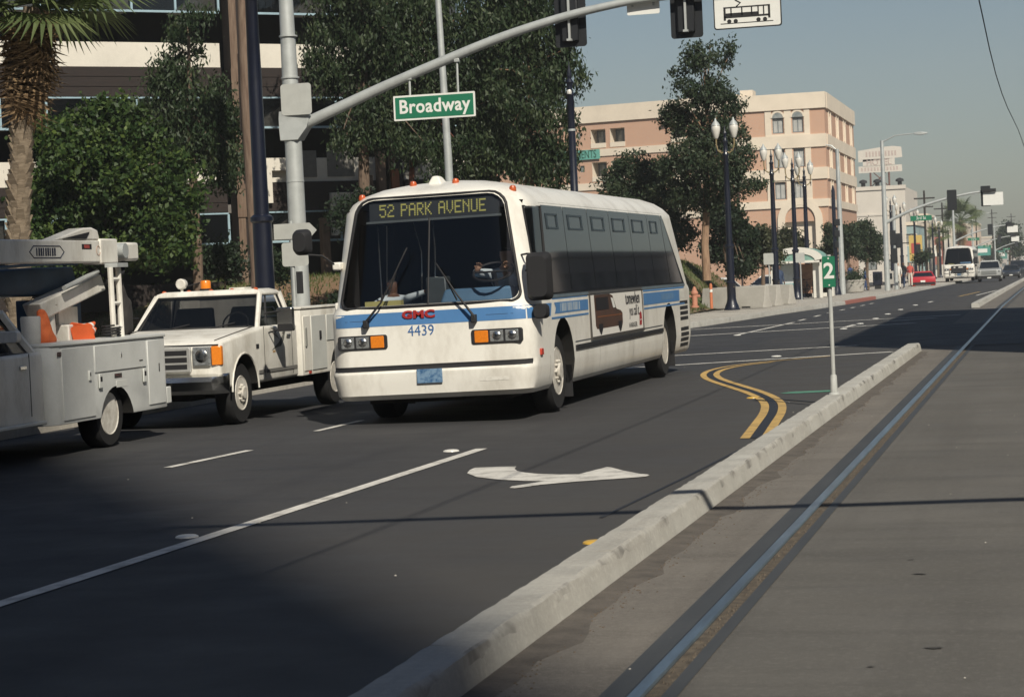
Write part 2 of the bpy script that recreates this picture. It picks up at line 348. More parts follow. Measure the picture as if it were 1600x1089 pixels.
# ---- rails set into the track paving
rail_me_mats = [mat('rail_steel', (0.26, 0.34, 0.40), 0.28, metal=0.85, var=0.15, scale=4, stretch=(3, 0.3, 1), col2=(0.10, 0.12, 0.14)), M_seal]
M_gravel = mat('rail_gap_grit', (0.13, 0.105, 0.075), 0.95, var=0.4, scale=18, bump=0.6, bscale=60, col2=(0.035, 0.028, 0.022))
M_flange = mat('asphalt_infill', (0.040, 0.043, 0.045), 0.65, var=0.25, scale=3, stretch=(2, 0.3, 1), col2=(0.055, 0.058, 0.06))
for x in (-1.755, 0.14):
    t = thing('tram_rail', 'polished steel rail running beside the concrete median kerb' if x < -1 else 'second steel rail of the track, farther from the kerb', 'rail', (x, 0, 0))
    ys = [-40, 0, 8, 12, 16, 20, 26, 34, 44, 60, 75, 100, 160, 300, 600]
    prof = [(0.0, 0.0), (0.0, 0.012), (0.008, 0.020), (0.062, 0.020), (0.070, 0.012), (0.070, 0.0)]
    m_ = MB(); m_.loft([[(px, y, zg(y)+pz) for px, pz in prof] for y in ys], cap=True); m_.build('rail_head', rail_me_mats[0], t)
    def flat(name, x0, x1, z, mt):
        q = MB(); V = []
        for y in ys: V += [(x0, y, zg(y)+z), (x1, y, zg(y)+z)]
        q.add(V, [(2*i, 2*i+1, 2*i+3, 2*i+2) for i in range(len(ys)-1)]); q.build(name, mt, t, smooth=False, fix=False)
    flat('asphalt_border', -0.125, -0.012, 0.006, M_flange); flat('seal_gap', -0.012, 0.001, 0.005, M_seal)
    flat('wheel_groove', 0.069, 0.135, 0.005, M_gravel); flat('asphalt_border', 0.135, 0.20, 0.006, M_flange)
    # loose stones lying in the groove
    if x < -1:
        s = MB()
        for k in range(420):
            yy = 6.5 + 38*random.random()**1.6; xx = random.uniform(0.085, 0.132); r = random.uniform(0.004, 0.012)
            p = [(xx+r*random.uniform(.6,1)*math.cos(a), yy+r*1.5*math.sin(a), 0.005) for a in (0, 1.6, 3.2, 4.7)]
            s.add(p+[(xx, yy, 0.005+r)], [(0,1,4),(1,2,4),(2,3,4),(3,0,4)])
        tag(s.build('groove_grit', mat('grit_stone', (0.15, 0.12, 0.088), 0.95, var=0.4, scale=40), t), kind='stuff')

# ---- median kerb (cast concrete, in lengths with joints)
def kerb_run(name, label, y0, y1, L=3.05, mt=M_kerb, group=None):
    t = thing(name, label, 'kerb', (-2.60, y0, 0)); y = y0; i = 0
    while y < y1-0.05:
        e = min(y+L-0.006, y1); rings = []; n = 24 if L < 5 else 6
        for k in range(n+1):
            yy = y+(e-y)*k/n; w = 1.0
            if yy > y1-0.35: w = math.sqrt(max(0.02, 1-((yy-(y1-0.35))/0.36)**2))
            j = lambda: random.uniform(-0.004, 0.004)
            z0 = zg(yy)
            pr = [(-0.125*w, -0.02), (-0.122*w, 0.135*w+j()), (-0.11*w, 0.15*w+j()), (0.085*w, 0.153*w+j()*1.5), (0.102*w+j()*1.6, 0.143*w+j()), (0.112*w+j()*1.6, 0.122*w+j()), (0.145*w+j(), -0.02)]
            rings.append([(px, yy-y0, z0+pz) for px, pz in pr])
        MB().loft(rings).build('kerb_length', mt, t, angle=28); y += L; i += 1
    return t
def kerb_stain(m):
    # tyre-black and chipped wear running along the arris of the kerb, broken up by noise
    nt = m.node_tree; N = nt.nodes; L = nt.links; p = N['Principled BSDF']; src = p.inputs['Base Color'].links[0].from_socket
    tc = [n for n in N if n.type == 'TEX_COORD'][0]; sx = N.new('ShaderNodeSeparateXYZ'); L.new(tc.outputs['Object'], sx.inputs[0])
    ab = N.new('ShaderNodeMath'); ab.operation = 'COMPARE'; ab.inputs[1].default_value = 0.103; ab.inputs[2].default_value = 0.014; L.new(sx.outputs[0], ab.inputs[0])
    nz = N.new('ShaderNodeTexNoise'); nz.inputs['Scale'].default_value = 2.6; nz.inputs['Detail'].default_value = 5; L.new(tc.outputs['Object'], nz.inputs[0])
    mr = N.new('ShaderNodeMapRange'); mr.inputs[1].default_value = 0.52; mr.inputs[2].default_value = 0.72; L.new(nz.outputs[0], mr.inputs[0])
    ml = N.new('ShaderNodeMath'); ml.operation = 'MULTIPLY'; L.new(ab.outputs[0], ml.inputs[0]); L.new(mr.outputs[0], ml.inputs[1])
    mx = N.new('ShaderNodeMix'); mx.data_type = 'RGBA'; L.new(ml.outputs[0], mx.inputs[0]); L.new(src, mx.inputs[6]); mx.inputs[7].default_value = (0.10, 0.095, 0.09, 1); L.new(mx.outputs[2], p.inputs['Base Color'])
kerb_stain(M_kerb)
kerb_run('median_kerb', 'pale concrete median kerb between the turn lane and the tram rail', 3.0, 41.6)
kerb_run('median_kerb', 'distant concrete median kerb continuing beyond the crossing', 74.0, 300, L=12)
# dirt and leaf litter lying along the kerb foot
M_litter = mat('kerb_dirt', (0.058, 0.051, 0.044), 0.95, var=0.5, scale=5, bump=0.5, col2=(0.115, 0.10, 0.085), thr=(0.4, 0.85))
mb = MB(); V = []
ys = [3+0.25*i for i in range(152)]
for y in ys:
    w = 0.13+0.07*abs(math.sin(y*1.7)+0.6*math.sin(y*4.1+1))*random.uniform(0.5, 1.1)
    V += [(-2.455, y, 0.012), (-2.455+w*0.5, y, 0.010), (-2.455+w, y, 0.0035)]
mb.add(V, [(3*i+k, 3*i+k+1, 3*i+4+k, 3*i+3+k) for i in range(len(ys)-1) for k in (0, 1)])
tag(mb.build('kerb_dirt', M_litter, fix=False), kind='stuff')
s = MB()
for k in range(5200):
    yy = 4+36*random.random()**1.4; xx = -2.45+abs(random.gauss(0, 0.10)); r = random.uniform(0.003, 0.009); a0 = random.random()*6
    p = [(xx+r*math.cos(a0+a), yy+r*random.uniform(.7,1.6)*math.sin(a0+a), 0.004) for a in (0, 1.6, 3.2, 4.7)]
    s.add(p+[(xx, yy, 0.004+r*0.8)], [(0,1,4),(1,2,4),(2,3,4),(3,0,4)])
tag(s.build('kerb_litter', mat('dry_litter', (0.11, 0.082, 0.056), 0.95, var=0.5, scale=50, col2=(0.05, 0.035, 0.025))), kind='stuff')
# scattered pale bits and oil drips on paving and road
s = MB()
for k in range(60):
    yy = 7+32*random.random()**1.5; xx = random.uniform(-2.3, 1.2) if k % 3 else random.uniform(-9, -3); r = random.uniform(0.004, 0.011)
    s.add([(xx-r, yy, 0.004), (xx, yy-r*1.4, 0.004), (xx+r, yy, 0.004), (xx, yy+r*1.2, 0.004), (xx, yy, 0.004+r*0.7)], [(0,1,4),(1,2,4),(2,3,4),(3,0,4)])
tag(s.build('paper_scraps', mat('pale_scrap', (0.55, 0.52, 0.46), 0.9, var=0.3, scale=30)), kind='stuff')
s = MB()
for k in range(7):
    c = gpx(random.gauss(1380, 60), random.uniform(800, 1085)) if k < 4 else Vector((random.uniform(-0.9, 0.6), random.uniform(14, 38), 0))
    r = random.uniform(0.010, 0.028); n = 12
    ring = [(c.x+2.0*r*random.uniform(.6, 1.1)*math.cos(6.283*j/n), c.y+r*random.uniform(.5, 1.1)*math.sin(6.283*j/n), 0.005) for j in range(n)]
    s.add(ring, [tuple(range(n))])
tag(s.build('oil_drips', mat('oil_stain', (0.055, 0.05, 0.044), 0.7, var=0.3), smooth=False), kind='stuff')

# ---- painted markings: one object each
def marking(name, pts, mt=M_paint, z=0.006):
    m_ = MB(); m_.add([(p[0], p[1], zg(p[1])+z) for p in pts], [tuple(range(len(pts)))]); o = m_.build(name, mt, smooth=False)
    o.data.polygons[0].flip() if o.data.polygons[0].normal.z < 0 else None
    return tag(o, kind='structure')
def ribbon(name, pts, w, mt=M_paint, z=0.006):
    pts = [Vector((p[0], p[1], 0)) for p in pts]; V = []
    for i, p in enumerate(pts):
        t = (pts[min(i+1, len(pts)-1)]-pts[max(i-1, 0)]).normalized(); n = Vector((-t.y, t.x, 0))
        ww = w if not isinstance(w, list) else w[i]
        V += [(p.x+n.x*ww/2, p.y+n.y*ww/2, zg(p.y)+z), (p.x-n.x*ww/2, p.y-n.y*ww/2, zg(p.y)+z)]
    m_ = MB(); m_.add(V, [(2*i, 2*i+1, 2*i+3, 2*i+2) for i in range(len(pts)-1)])
    return tag(m_.build(name, mt, smooth=False, fix=False), kind='structure')
G2 = lambda x, y: gpx(x, y)
ribbon('lane_line', [(-6.02, -6), (-5.93, 11.3), (-5.73, 21.4)], 0.125)
ribbon('lane_dash', [G2(262, 731), G2(390, 704)], 0.10)
ribbon('lane_dash', [(-8.62, 24.6), (-8.60, 26.3)], 0.09)
ribbon('lane_dash', [(-8.75, 5.0), (-8.7, 8.0)], 0.10)
arrow_px = [(730,740),(734,735),(742,731.5),(780,730),(807,729.5),(804,733),(808,736.5),(820,739),(840,741),(875,742),(905,741.5),(918,738),(948,730.5),(955,731),(972,735.5),(1000,741),(1012,742),(1015,743.5),(1008,745.5),(960,749),(900,753),(845,758),(805,763.5),(796,763),(800,760.5),(850,752.5),(820,752),(780,750),(745,746)]
marking('turn_arrow', [G2(*p) for p in arrow_px])
yel_px = [(1180,685),(1196,662),(1207,645),(1208,632),(1198,622),(1178,613),(1150,604),(1125,596),(1112,590),(1110,584),(1122,578),(1150,572),(1200,566),(1260,560.5),(1310,556)]
def smooth_path(pts, n=6):
    P = [Vector(p) for p in pts]; out = []
    for i in range(len(P)-1):
        a, b, c, d = P[max(i-1,0)], P[i], P[i+1], P[min(i+2, len(P)-1)]
        for k in range(n):
            t = k/n; out.append(0.5*((2*b)+(c-a)*t+(2*a-5*b+4*c-d)*t*t+(3*b-a-3*c+d)*t**3))
    return out+[P[-1]]
cpath = smooth_path([Vector((G2(*p).x, G2(*p).y)) for p in yel_px])
def offset(path, d):
    out = []
    for i, p in enumerate(path):
        t = (path[min(i+1, len(path)-1)]-path[max(i-1, 0)]).normalized(); out.append(p+Vector((-t.y, t.x))*d)
    return out
nn_ = int(len(cpath)*0.86)
ribbon('yellow_median_line', offset(cpath, 0.105), 0.10, M_yellow)
ribbon('yellow_median_line', offset(cpath, -0.105)[:nn_], 0.10, M_yellow)
ribbon('black_divider_line', cpath[:nn_], 0.10, M_seal, 0.0055)
def xline(name, p, q, w, ext=0.0, mt=M_paint):
    a, b = G2(*p), G2(*q); d = (b-a).normalized(); a = a-d*ext
    ribbon(name, [a, b], w, mt)
xline('crosswalk_line', (1070, 570), (1395, 550), 0.22, 6); xline('crosswalk_line', (1070, 555), (1340, 540), 0.22, 6)
xline('crosswalk_line', (1080, 525), (1430, 505), 0.26, 3); xline('crosswalk_line', (1140, 512), (1500, 492), 0.26, 3)
xline('lane_line', (1150, 524), (1240, 504), 0.12); xline('lane_line', (1320, 512), (1457, 468), 0.14)
xline('stop_line', (1385, 502), (1462, 497), 0.25)
for k in range(7): ribbon('lane_dash', [(-7.55+0.012*k, 66+k*4.2), (-7.54+0.012*k, 67.6+k*4.2)], 0.12)
ribbon('lane_line', [(-4.35, 103), (-3.9, 118)], 0.12, M_yellow); ribbon('lane_line', [(-3.6, 104), (-3.1, 122)], 0.12)
ribbon('green_survey_mark', [G2(1222, 615), G2(1245, 613.5), G2(1300, 611)], [0.14, 0.44, 0.36], M_greenpaint, 0.005)
ribbon('seam_and_shadow_strip', [(-2.93, 21.3), (-3.05, 18), (-3.19, 15.1)], 0.03, M_seal, 0.0045)
ribbon('seam_and_shadow_strip', [G2(1180, 621), G2(1278, 629)], 0.05, M_seal, 0.0075)  # cast shadow of the numbered post, painted as a dark strip
def dome(c, mt, label, grp, r=0.055):
    m_ = MB().lathe([(r, 0), (r*0.96, 0.008), (r*0.75, 0.016), (r*0.35, 0.02)], (0, 0, 0), 12)
    return tag(m_.build('road_marker', mt, loc=(c.x, c.y, 0.0)), label, 'road marker', grp)
M_wdot = mat('ceramic_white', (0.70, 0.69, 0.64), 0.3, var=0.05); M_ydot = mat('ceramic_yellow', (0.62, 0.38, 0.06), 0.35, var=0.05)
for p in ((705, 705), (292, 839)): dome(G2(*p), M_wdot, 'round white raised marker beside the long white lane line', 'white raised road markers', 0.085)
for p, l in (((930, 848), 'yellow raised marker against the foot of the median kerb'), ((1176, 622), 'yellow raised marker beside the yellow double line')): dome(G2(*p), M_ydot, l, None, 0.085)
for k, p in enumerate(((1152, 524), (1213, 557), (1318, 514), (1344, 506), (1368, 498), (1387, 491), (1407, 484), (1430, 477))):
    dome(G2(*p), M_wdot, 'round white raised marker on the lane line beyond the crossing', 'white raised markers beyond the crossing', 0.10)

# ---- raised sidewalks
def slab(name, poly, mt, h=0.15, kerb=None, lip=0.16):
    """sidewalk: concrete top with a kerb edge proud by 2 mm"""
    m_ = MB(); n = len(poly)
    m_.add([(p[0], p[1], zg(p[1])-0.05) for p in poly]+[(p[0], p[1], zg(p[1])+h) for p in poly],
           [tuple(range(n, 2*n))]+[(j, (j+1) % n, n+(j+1) % n, n+j) for j in range(n)])
    return tag(m_.build(name, mt, smooth=False), kind='structure')
arc = lambda cx, cy, r, a0, a1, n=8: [(cx+r*math.cos(R(a0+(a1-a0)*i/n)), cy+r*math.sin(R(a0+(a1-a0)*i/n))) for i in range(n+1)]
near_poly = [(-60, -40), (-12.75, -40), (-12.75, 20), (-12.75, 36)]+arc(-15.75, 39.0, 3.0, 0, 90)+[(-60, 42)]
slab('near_sidewalk', near_poly, M_walk)
far_edge = [(-60, 58.6), (-14, 58.6), (-12.2, 59.0), (-11.1, 60.0), (-10.5, 61.6), (-10.2, 64), (-9.6, 72), (-8.9, 84), (-8.6, 92), (-8.35, 105), (-8.2, 125), (-8.1, 160), (-8.0, 210), (-8.0, 300), (-8.0, 450), (-8.0, 700)]
slab('far_sidewalk', far_edge+[(-14, 700), (-14, 300), (-14.0, 160), (-14.0, 100), (-14.0, 75), (-60, 75)], M_walk)
# kerb face lengths along the far sidewalk
t = thing('sidewalk_kerb', 'long concrete kerb edging the sidewalk under the twin-globe lamps', 'kerb', (-10, 61, 0))
pl = [Vector((p[0], p[1], 0)) for p in far_edge[1:13]]
for i in range(len(pl)-1):
    a, b = pl[i], pl[i+1]; d = (b-a).normalized(); n = Vector((d.y, -d.x, 0))
    P = [(a-n*0.15, 0.156), (a+n*0.02, 0.156), (a+n*0.035, 0.13), (a+n*0.05, -0.02), (a-n*0.15, -0.02)]
    Q = [(b-n*0.15, 0.156), (b+n*0.02, 0.156), (b+n*0.035, 0.13), (b+n*0.05, -0.02), (b-n*0.15, -0.02)]
    m_ = MB(); m_.loft([[(p.x+10, p.y-61, zg(p.y)+h) for p, h in P], [(p.x+10, p.y-61, zg(p.y)+h) for p, h in Q]])
    m_.build('kerb_length', M_redkerb if i == 7 else M_kerb, t)
# score lines between the sidewalk flags
mb = MB()
for k in range(60):
    y = 60+k*1.8; x1 = -10.3 if y < 72 else -9.0
    mb.box(-14, x1+0.3 if y < 85 else -8.6, y, y+0.025, zg(y)+0.1505, zg(y)+0.153)
tag(mb.build('sidewalk_joints', mat('joint_dark', (0.12, 0.11, 0.095), 0.95), smooth=False), kind='structure')

# ---- grass bank on the far corner and the lot behind it
M_grass = mat('rough_lawn', (0.075, 0.10, 0.030), 0.95, var=0.3, scale=0.35, col2=(0.17, 0.105, 0.062), thr=(0.55, 0.8), bump=0.4, bscale=20)
def sstep(t): t = max(0.0, min(1.0, t)); return t*t*(3-2*t)
def bank_h(x, y): return 0.13+1.95*sstep(min((y-61.0)/8.5, (-12.9-x)/2.9, (101-y)/8.0))
V = []; nx, ny = 70, 44
for j in range(ny+1):
    for i in range(nx+1):
        x = -12.8-46*(i/nx)**1.7; y = 60.2+41*j/ny
        V.append((x, y, bank_h(x, y)+random.uniform(-0.03, 0.03)))
mb = MB(); mb.add(V, [(j*(nx+1)+i, j*(nx+1)+i+1, (j+1)*(nx+1)+i+1, (j+1)*(nx+1)+i) for j in range(ny) for i in range(nx)])
o = mb.build('grass_bank', M_grass); tag(o, kind='structure')
M_blade = leafmat('grass_blades', (0.05, 0.085, 0.018), (0.17, 0.13, 0.06), 0.3)
def tuft_cloud(name, n, fpos, h0, h1, mt, w=0.02):
    P = np.zeros((n*3, 3)); k = 0
    for i in range(n):
        x, y, z = fpos(); a = random.random()*6.283; h = random.uniform(h0, h1); dx, dy = math.cos(a)*w, math.sin(a)*w
        P[k] = (x-dx, y-dy, z-0.02); P[k+1] = (x+dx, y+dy, z-0.02); P[k+2] = (x+random.uniform(-.06, .06), y+random.uniform(-.06, .06), z+h); k += 3
    me = bpy.data.meshes.new(name); me.from_pydata(P.tolist(), [], np.arange(n*3).reshape(-1, 3).tolist()); me.materials.append(mt)
    o = bpy.data.objects.new(name, me); COL.objects.link(o); ALL.append(o); return tag(o, kind='stuff')
def bank_pos():
    while True:
        x = -13.0-random.random()*9 if random.random() < 0.6 else -14-random.random()*20
        y = random.uniform(61.2, 98) if x > -19 else random.uniform(61.2, 70)
        return x, y, bank_h(x, y)
tuft_cloud('bank_grass', 26000, bank_pos, 0.05, 0.16, M_blade, 0.03)
strip('parking_lot', lambda y: -60, lambda y: -14.0, M_asphalt, 0.02, ys=[94, 105, 120, 140, 170], nx=4)
# ================================================================== WHEELS
def wheel(parent, c, r=0.5, w=0.28, rim=0.29, side=1, deep=0.05, rimmat=None, bolts=10, name='wheel', holes=True):
    """tyre as the wheel mesh, rim and hub as sub-parts; side=+1 faces +X"""
    rimmat = rimmat or M_rim
    s = side
    t = MB().lathe([(rim, -w/2), (r*0.93, -w/2), (r*0.985, -w*0.40), (r, -w*0.28), (r, w*0.28), (r*0.985, w*0.40), (r*0.93, w/2), (rim+0.02, w/2), (rim, w/2-0.02)], (0,0,0), 28, axis='X')
    o = t.build(name, M_tyre, parent, loc=c, angle=40)
    d = MB()
    prof = [(rim+0.012, w/2-0.005), (rim+0.004, w/2+0.004), (rim-0.02, w/2-0.015), (rim-0.045, w/2-deep), (rim*0.62, w/2-deep*0.6), (rim*0.52, w/2-deep*0.2), (rim*0.36, w/2), (rim*0.34, w/2+0.05), (rim*0.1, w/2+0.055)]
    if deep > .1: prof = prof[:4]+[(rim*.62, w/2-deep*1.05), (rim*.45, w/2-deep*1.05), (rim*.40, w/2-deep*.85), (rim*.30, w/2-deep*.5), (rim*.1, w/2-deep*.45)]
    d.lathe([(a, s*b) for a, b in prof], (0,0,0), 24, axis='X'); d.build('rim', rimmat, o)
    b = MB()
    for k in range(bolts):
        a = 2*math.pi*k/bolts; rr = rim*0.46
        if deep > .1: b.lathe([(0.014, s*(w/2-deep*1.0)), (0.012, s*(w/2-deep*.9))], (0, rim*.55*math.cos(a), rim*.55*math.sin(a)), 6, axis='X'); continue
        b.lathe([(0.018, s*(w/2-deep*0.2)), (0.018, s*(w/2+0.03)), (0.008, s*(w/2+0.034))], (0, rr*math.cos(a), rr*math.sin(a)), 6, axis='X')
    tag(b.build('wheel_nuts', M_rim, o), kind='stuff')
    if holes and deep <= .1:
        h = MB()
        for k in range(bolts):
            a = 2*math.pi*(k+.5)/bolts; rr = rim*0.74
            h.lathe([(0.034, s*(w/2-deep*0.75)), (0.034, s*(w/2-deep*0.66)), (0.02, s*(w/2-deep*0.66))], (0, rr*math.cos(a), rr*math.sin(a)), 8, axis='X')
        tag(h.build('rim_holes', M_black, o), kind='stuff')
    return o

# ================================================================== CITY BUS
def interp(tab, z):
    if z <= tab[0][0]: return tab[0][1]
    for (a, va), (b, vb) in zip(tab, tab[1:]):
        if z <= b: return va+(vb-va)*(z-a)/(b-a)
    return tab[-1][1]
BL = 11.9
TW = [(.32,1.20),(.38,1.25),(.60,1.29),(1.40,1.295),(1.46,1.285),(2.62,1.185),(2.73,1.10),(2.82,.98),(2.90,.78),(2.95,.50),(2.98,.18)]
TF = [(.32,.10),(.38,.03),(.64,.0),(.66,.015),(.70,.07),(1.40,.09),(1.44,.11),(2.74,.46),(2.82,.56),(2.90,.80),(2.95,1.05),(2.98,1.4)]
TR = [(.32,.10),(1.42,.0),(1.5,.06),(2.60,.80),(2.73,.95),(2.82,1.1),(2.90,1.3),(2.95,1.5),(2.98,1.8)]
TC = [(.32,.26),(1.36,.28),(1.46,.42),(2.62,.42),(2.82,.40),(2.90,.34),(2.95,.24),(2.98,.09)]
bw, bf, br, bc = (lambda z: interp(TW, z)), (lambda z: interp(TF, z)), (lambda z: interp(TR, z)), (lambda z: interp(TC, z))
def bus_front(x, z, off=0.0):
    w, f, c = bw(z), bf(z), bc(z); d = abs(x)-(w-c)
    y = f if d <= 0 else f+c-math.sqrt(max(0, c*c-min(d, c)**2))
    return (x, y-off, z)
def bus_side(y, z, off=0.0, s=1):
    w, f, c = bw(z), bf(z), bc(z); d = f+c-y; e = y-(BL-br(z)-c)
    x = w
    if d > 0: x = w-c+math.sqrt(max(0, c*c-min(d, c)**2))
    if e > 0: x = w-c+math.sqrt(max(0, c*c-min(e, c)**2))
    return (s*(x+off), y, z)
def ring_at(z, nf=10, na=7, ns=46):
    w, f, r_, c = bw(z), bf(z), BL-br(z), bc(z); P = []
    for i in range(nf): P.append((-(w-c)+2*(w-c)*i/nf, f, z))
    for i in range(na): a = R(-90+90*i/na); P.append((w-c+c*math.cos(a), f+c+c*math.sin(a), z))
    for i in range(ns): P.append((w, f+c+(r_-f-2*c)*i/ns, z))
    for i in range(na): a = R(90*i/na); P.append((w-c+c*math.cos(a), r_-c+c*math.sin(a), z))
    for i in range(nf): P.append((w-c-2*(w-c)*i/nf, r_, z))
    for i in range(na): a = R(90+90*i/na); P.append((-(w-c)+c*math.cos(a), r_-c+c*math.sin(a), z))
    for i in range(ns): P.append((-w, r_-c-(r_-f-2*c)*i/ns, z))
    for i in range(na): a = R(180+90*i/na); P.append((-(w-c)+c*math.cos(a), f+c+c*math.sin(a), z))
    return P
ZL = [.32,.35,.38,.5,.62,.645,.67,.70,.75,.9,1.1,1.25,1.36,1.41,1.46,1.6,1.8,2.0,2.2,2.4,2.55,2.62,2.68,2.73,2.78,2.82,2.86,2.90,2.93,2.95,2.97,2.98]
bus = thing('city_bus', 'white city bus with blue stripe and brown van poster turning in from the avenue', 'bus', (-7.345, 25.2, 0.0))
bus.rotation_euler = (0, R(-0.8), 0)
body = MB().loft([ring_at(z) for z in ZL]).build('body', [M_white, M_dark], bus, angle=28)
WY = (1.72, 9.55)
def arch_poly(yc, r, zt, n=14, zb=0.0):
    return [(yc-r, zb), (yc+r, zb)]+[(yc+r*math.cos(R(180*i/n)), zt-r+r*math.sin(R(180*i/n))*1.0) for i in range(n+1)]
for yc in WY:
    for s in (-1, 1): cut(body, MB().prism(arch_poly(yc, 0.60, 1.18), s*0.80, s*1.6, 'X'), M_under)
def ws_poly(grow=0.0):
    b, t_ = 1.13+grow, 0.965+grow; z0, z1 = 1.44-grow, 2.78+grow; P = []
    for cx, cz, r_, a0 in ((b-.10, z0+.10, .10, -90), (t_-.22, z1-.22, .22, 0), (-(t_-.22), z1-.22, .22, 90), (-(b-.10), z0+.10, .10, 180)):
        for i in range(6): a = R(a0+90*i/5); P.append((cx+r_*math.cos(a), cz+r_*math.sin(a)))
    return P
cut(body, MB().prism(ws_poly(-0.02), -0.5, 0.95, 'Y'), M_dark)
cut(body, MB().box(-1.12, 1.12, 0.62, 3.2, 0.95, 2.66), M_dark)
dw = [(0.50,1.52),(1.00,1.52),(1.22,2.55),(0.62,2.55)]
cut(body, MB().prism(dw, 0.9, 1.7, 'X'), M_dark)
cut(body, MB().prism([(0.9,1.3),(2.6,1.3),(2.5,2.5),(0.95,2.5)], -1.7, -0.9, 'X'), M_dark)

def rows_patch(parent, name, fn, z0, z1, a, b, mt, nz=8, na=10):
    """sheet laid on the body: fn(u,z), a(z)..b(z) the range of u in each row"""
    fa = a if callable(a) else (lambda z: a); fb = b if callable(b) else (lambda z: b); V = []
    for i in range(nz+1):
        z = z0+(z1-z0)*i/nz
        for j in range(na+1): V.append(fn(fa(z)+(fb(z)-fa(z))*j/na, z))
    return MB().add(V, [(i*(na+1)+j, i*(na+1)+j+1, (i+1)*(na+1)+j+1, (i+1)*(na+1)+j) for i in range(nz) for j in range(na)]).build(name, mt, parent)
SD = lambda off, s=1: (lambda y, z: bus_side(y, z, off, s))
FR = lambda off: (lambda x, z: bus_front(x, z, off))
# windscreen: two panes with rubber gasket and centre post
zs0, zs1 = 1.44, 2.78
def ws_half(z):
    P = ws_poly(); best = 0
    for (x1, q1), (x2, q2) in zip(P, P[1:]+P[:1]):
        if (q1-z)*(q2-z) <= 0 and abs(q1-q2) > 1e-9: best = max(best, abs(x1+(x2-x1)*(z-q1)/(q2-q1)))
    return best
e_ = 1e-3
rows_patch(bus, 'windscreen_pane', FR(0.004), zs0+e_, zs1-e_, lambda z: -ws_half(z), lambda z: -0.012, G_wind, 18, 12)
rows_patch(bus, 'windscreen_pane', FR(0.004), zs0+e_, zs1-e_, lambda z: 0.012, lambda z: ws_half(z), G_wind, 18, 12)
P = [bus_front(x, z, 0.006) for x, z in ws_poly(0.0)]
fine = []
for p, q in zip(ws_poly(), ws_poly()[1:]+ws_poly()[:1]):
    for k in range(4): fine.append(bus_front(p[0]+(q[0]-p[0])*k/4, p[1]+(q[1]-p[1])*k/4, 0.006))
MB().tube(fine+[fine[0]], 0.019, 6, cap=False).build('windscreen_gasket', M_black, bus)
MB().tube([bus_front(0, z, 0.004) for z in (1.45, 1.8, 2.2, 2.5)], 0.012, 6).build('centre_post', M_black, bus)
# destination sign behind the glass
ds = MB(); ds.hexa([(-0.80,.50,2.50),(0.86,.50,2.50),(0.86,.62,2.50),(-0.80,.62,2.50),(-0.80,.535,2.74),(0.86,.535,2.74),(0.86,.62,2.74),(-0.80,.62,2.74)])
sign = ds.build('destination_sign', mat('sign_box', (0.02, 0.025, 0.03), 0.5), bus)
MB().box(-0.84, 0.88, .485, .51, 2.475, 2.502).build('sign_frame', mat('sign_frame_grey', (0.12, 0.14, 0.15), 0.4), sign)
FONT = {'5':'11111 10000 11110 00001 00001 10001 01110','2':'01110 10001 00001 00110 01000 10000 11111','P':'11110 10001 10001 11110 10000 10000 10000','A':'01110 10001 10001 11111 10001 10001 10001',
 'R':'11110 10001 10001 11110 10100 10010 10001','K':'10001 10010 10100 11000 10100 10010 10001','V':'10001 10001 10001 10001 10001 01010 00100','E':'11111 10000 10000 11110 10000 10000 11111',
 'N':'10001 11001 10101 10011 10001 10001 10001','U':'10001 10001 10001 10001 10001 10001 01110',' ':'000 000 000 000 000 000 000'}
dots = MB(); x = -0.66; st = 0.0187
for ch in '52 PARK AVENUE':
    rows = FONT[ch].split()
    for i, rw in enumerate(rows):
        for j, b_ in enumerate(rw):
            if b_ == '1':
                z = 2.690-i*0.0225; y = .497+(z-2.50)*0.146-0.004; xx = x+j*st*0.92
                dots.quad((xx-.0085,y,z-.0095),(xx+.0085,y,z-.0095),(xx+.0085,y+.0025,z+.0095),(xx-.0085,y+.0025,z+.0095))
    x += (len(rows[0])+1)*st*0.92
dots.build('led_lettering', emit('flip_dot_yellow', (0.34, 0.33, 0.10), 0.14), sign, smooth=False)['kind'] = 'stuff'
# cab interior
ins = MB(); ins.hexa([(-1.12,.22,1.0),(1.12,.22,1.0),(1.12,.95,1.0),(-1.12,.95,1.0),(-1.10,.20,1.40),(1.10,.20,1.40),(1.10,.80,1.47),(-1.10,.80,1.47)])
dash = ins.build('dashboard', mat('dash_blue_grey', (0.06, 0.085, 0.11), 0.7, var=0.15), bus, bevel=0.03)
MB().hexa([(0.05,.42,1.44),(1.02,.42,1.44),(1.02,.78,1.44),(0.05,.78,1.44),(0.12,.46,1.62),(1.0,.46,1.62),(1.0,.74,1.60),(0.12,.74,1.60)]).build('instrument_hood', mat('hood_blue', (0.09, 0.19, 0.32), 0.6), dash, bevel=0.03)
MB().box(-0.86, -0.40, .30, .42, 1.43, 1.52).build('route_card', mat('card_yellow', (0.45, 0.42, 0.16), 0.7), dash)
MB().box(-0.16, 0.10, .62, .84, 1.1, 1.78).build('fare_box', mat('farebox_steel', (0.10, 0.12, 0.13), 0.4, metal=0.5), bus, bevel=0.02)
MB().tube([(-0.06,.7,1.78),(-0.04,.7,2.15),(-0.06,.7,2.62)], 0.014, 6).build('grab_pole', M_chrome, bus)
MB().tube([(-0.78,.75,1.1),(-0.78,.75,2.6)], 0.014, 6).build('grab_pole', M_chrome, bus)
MB().tube([(-0.30,.9,1.5),(-0.26,.85,2.1),(-0.34,.8,2.5)], 0.010, 6).build('grab_pole', M_chrome, bus)
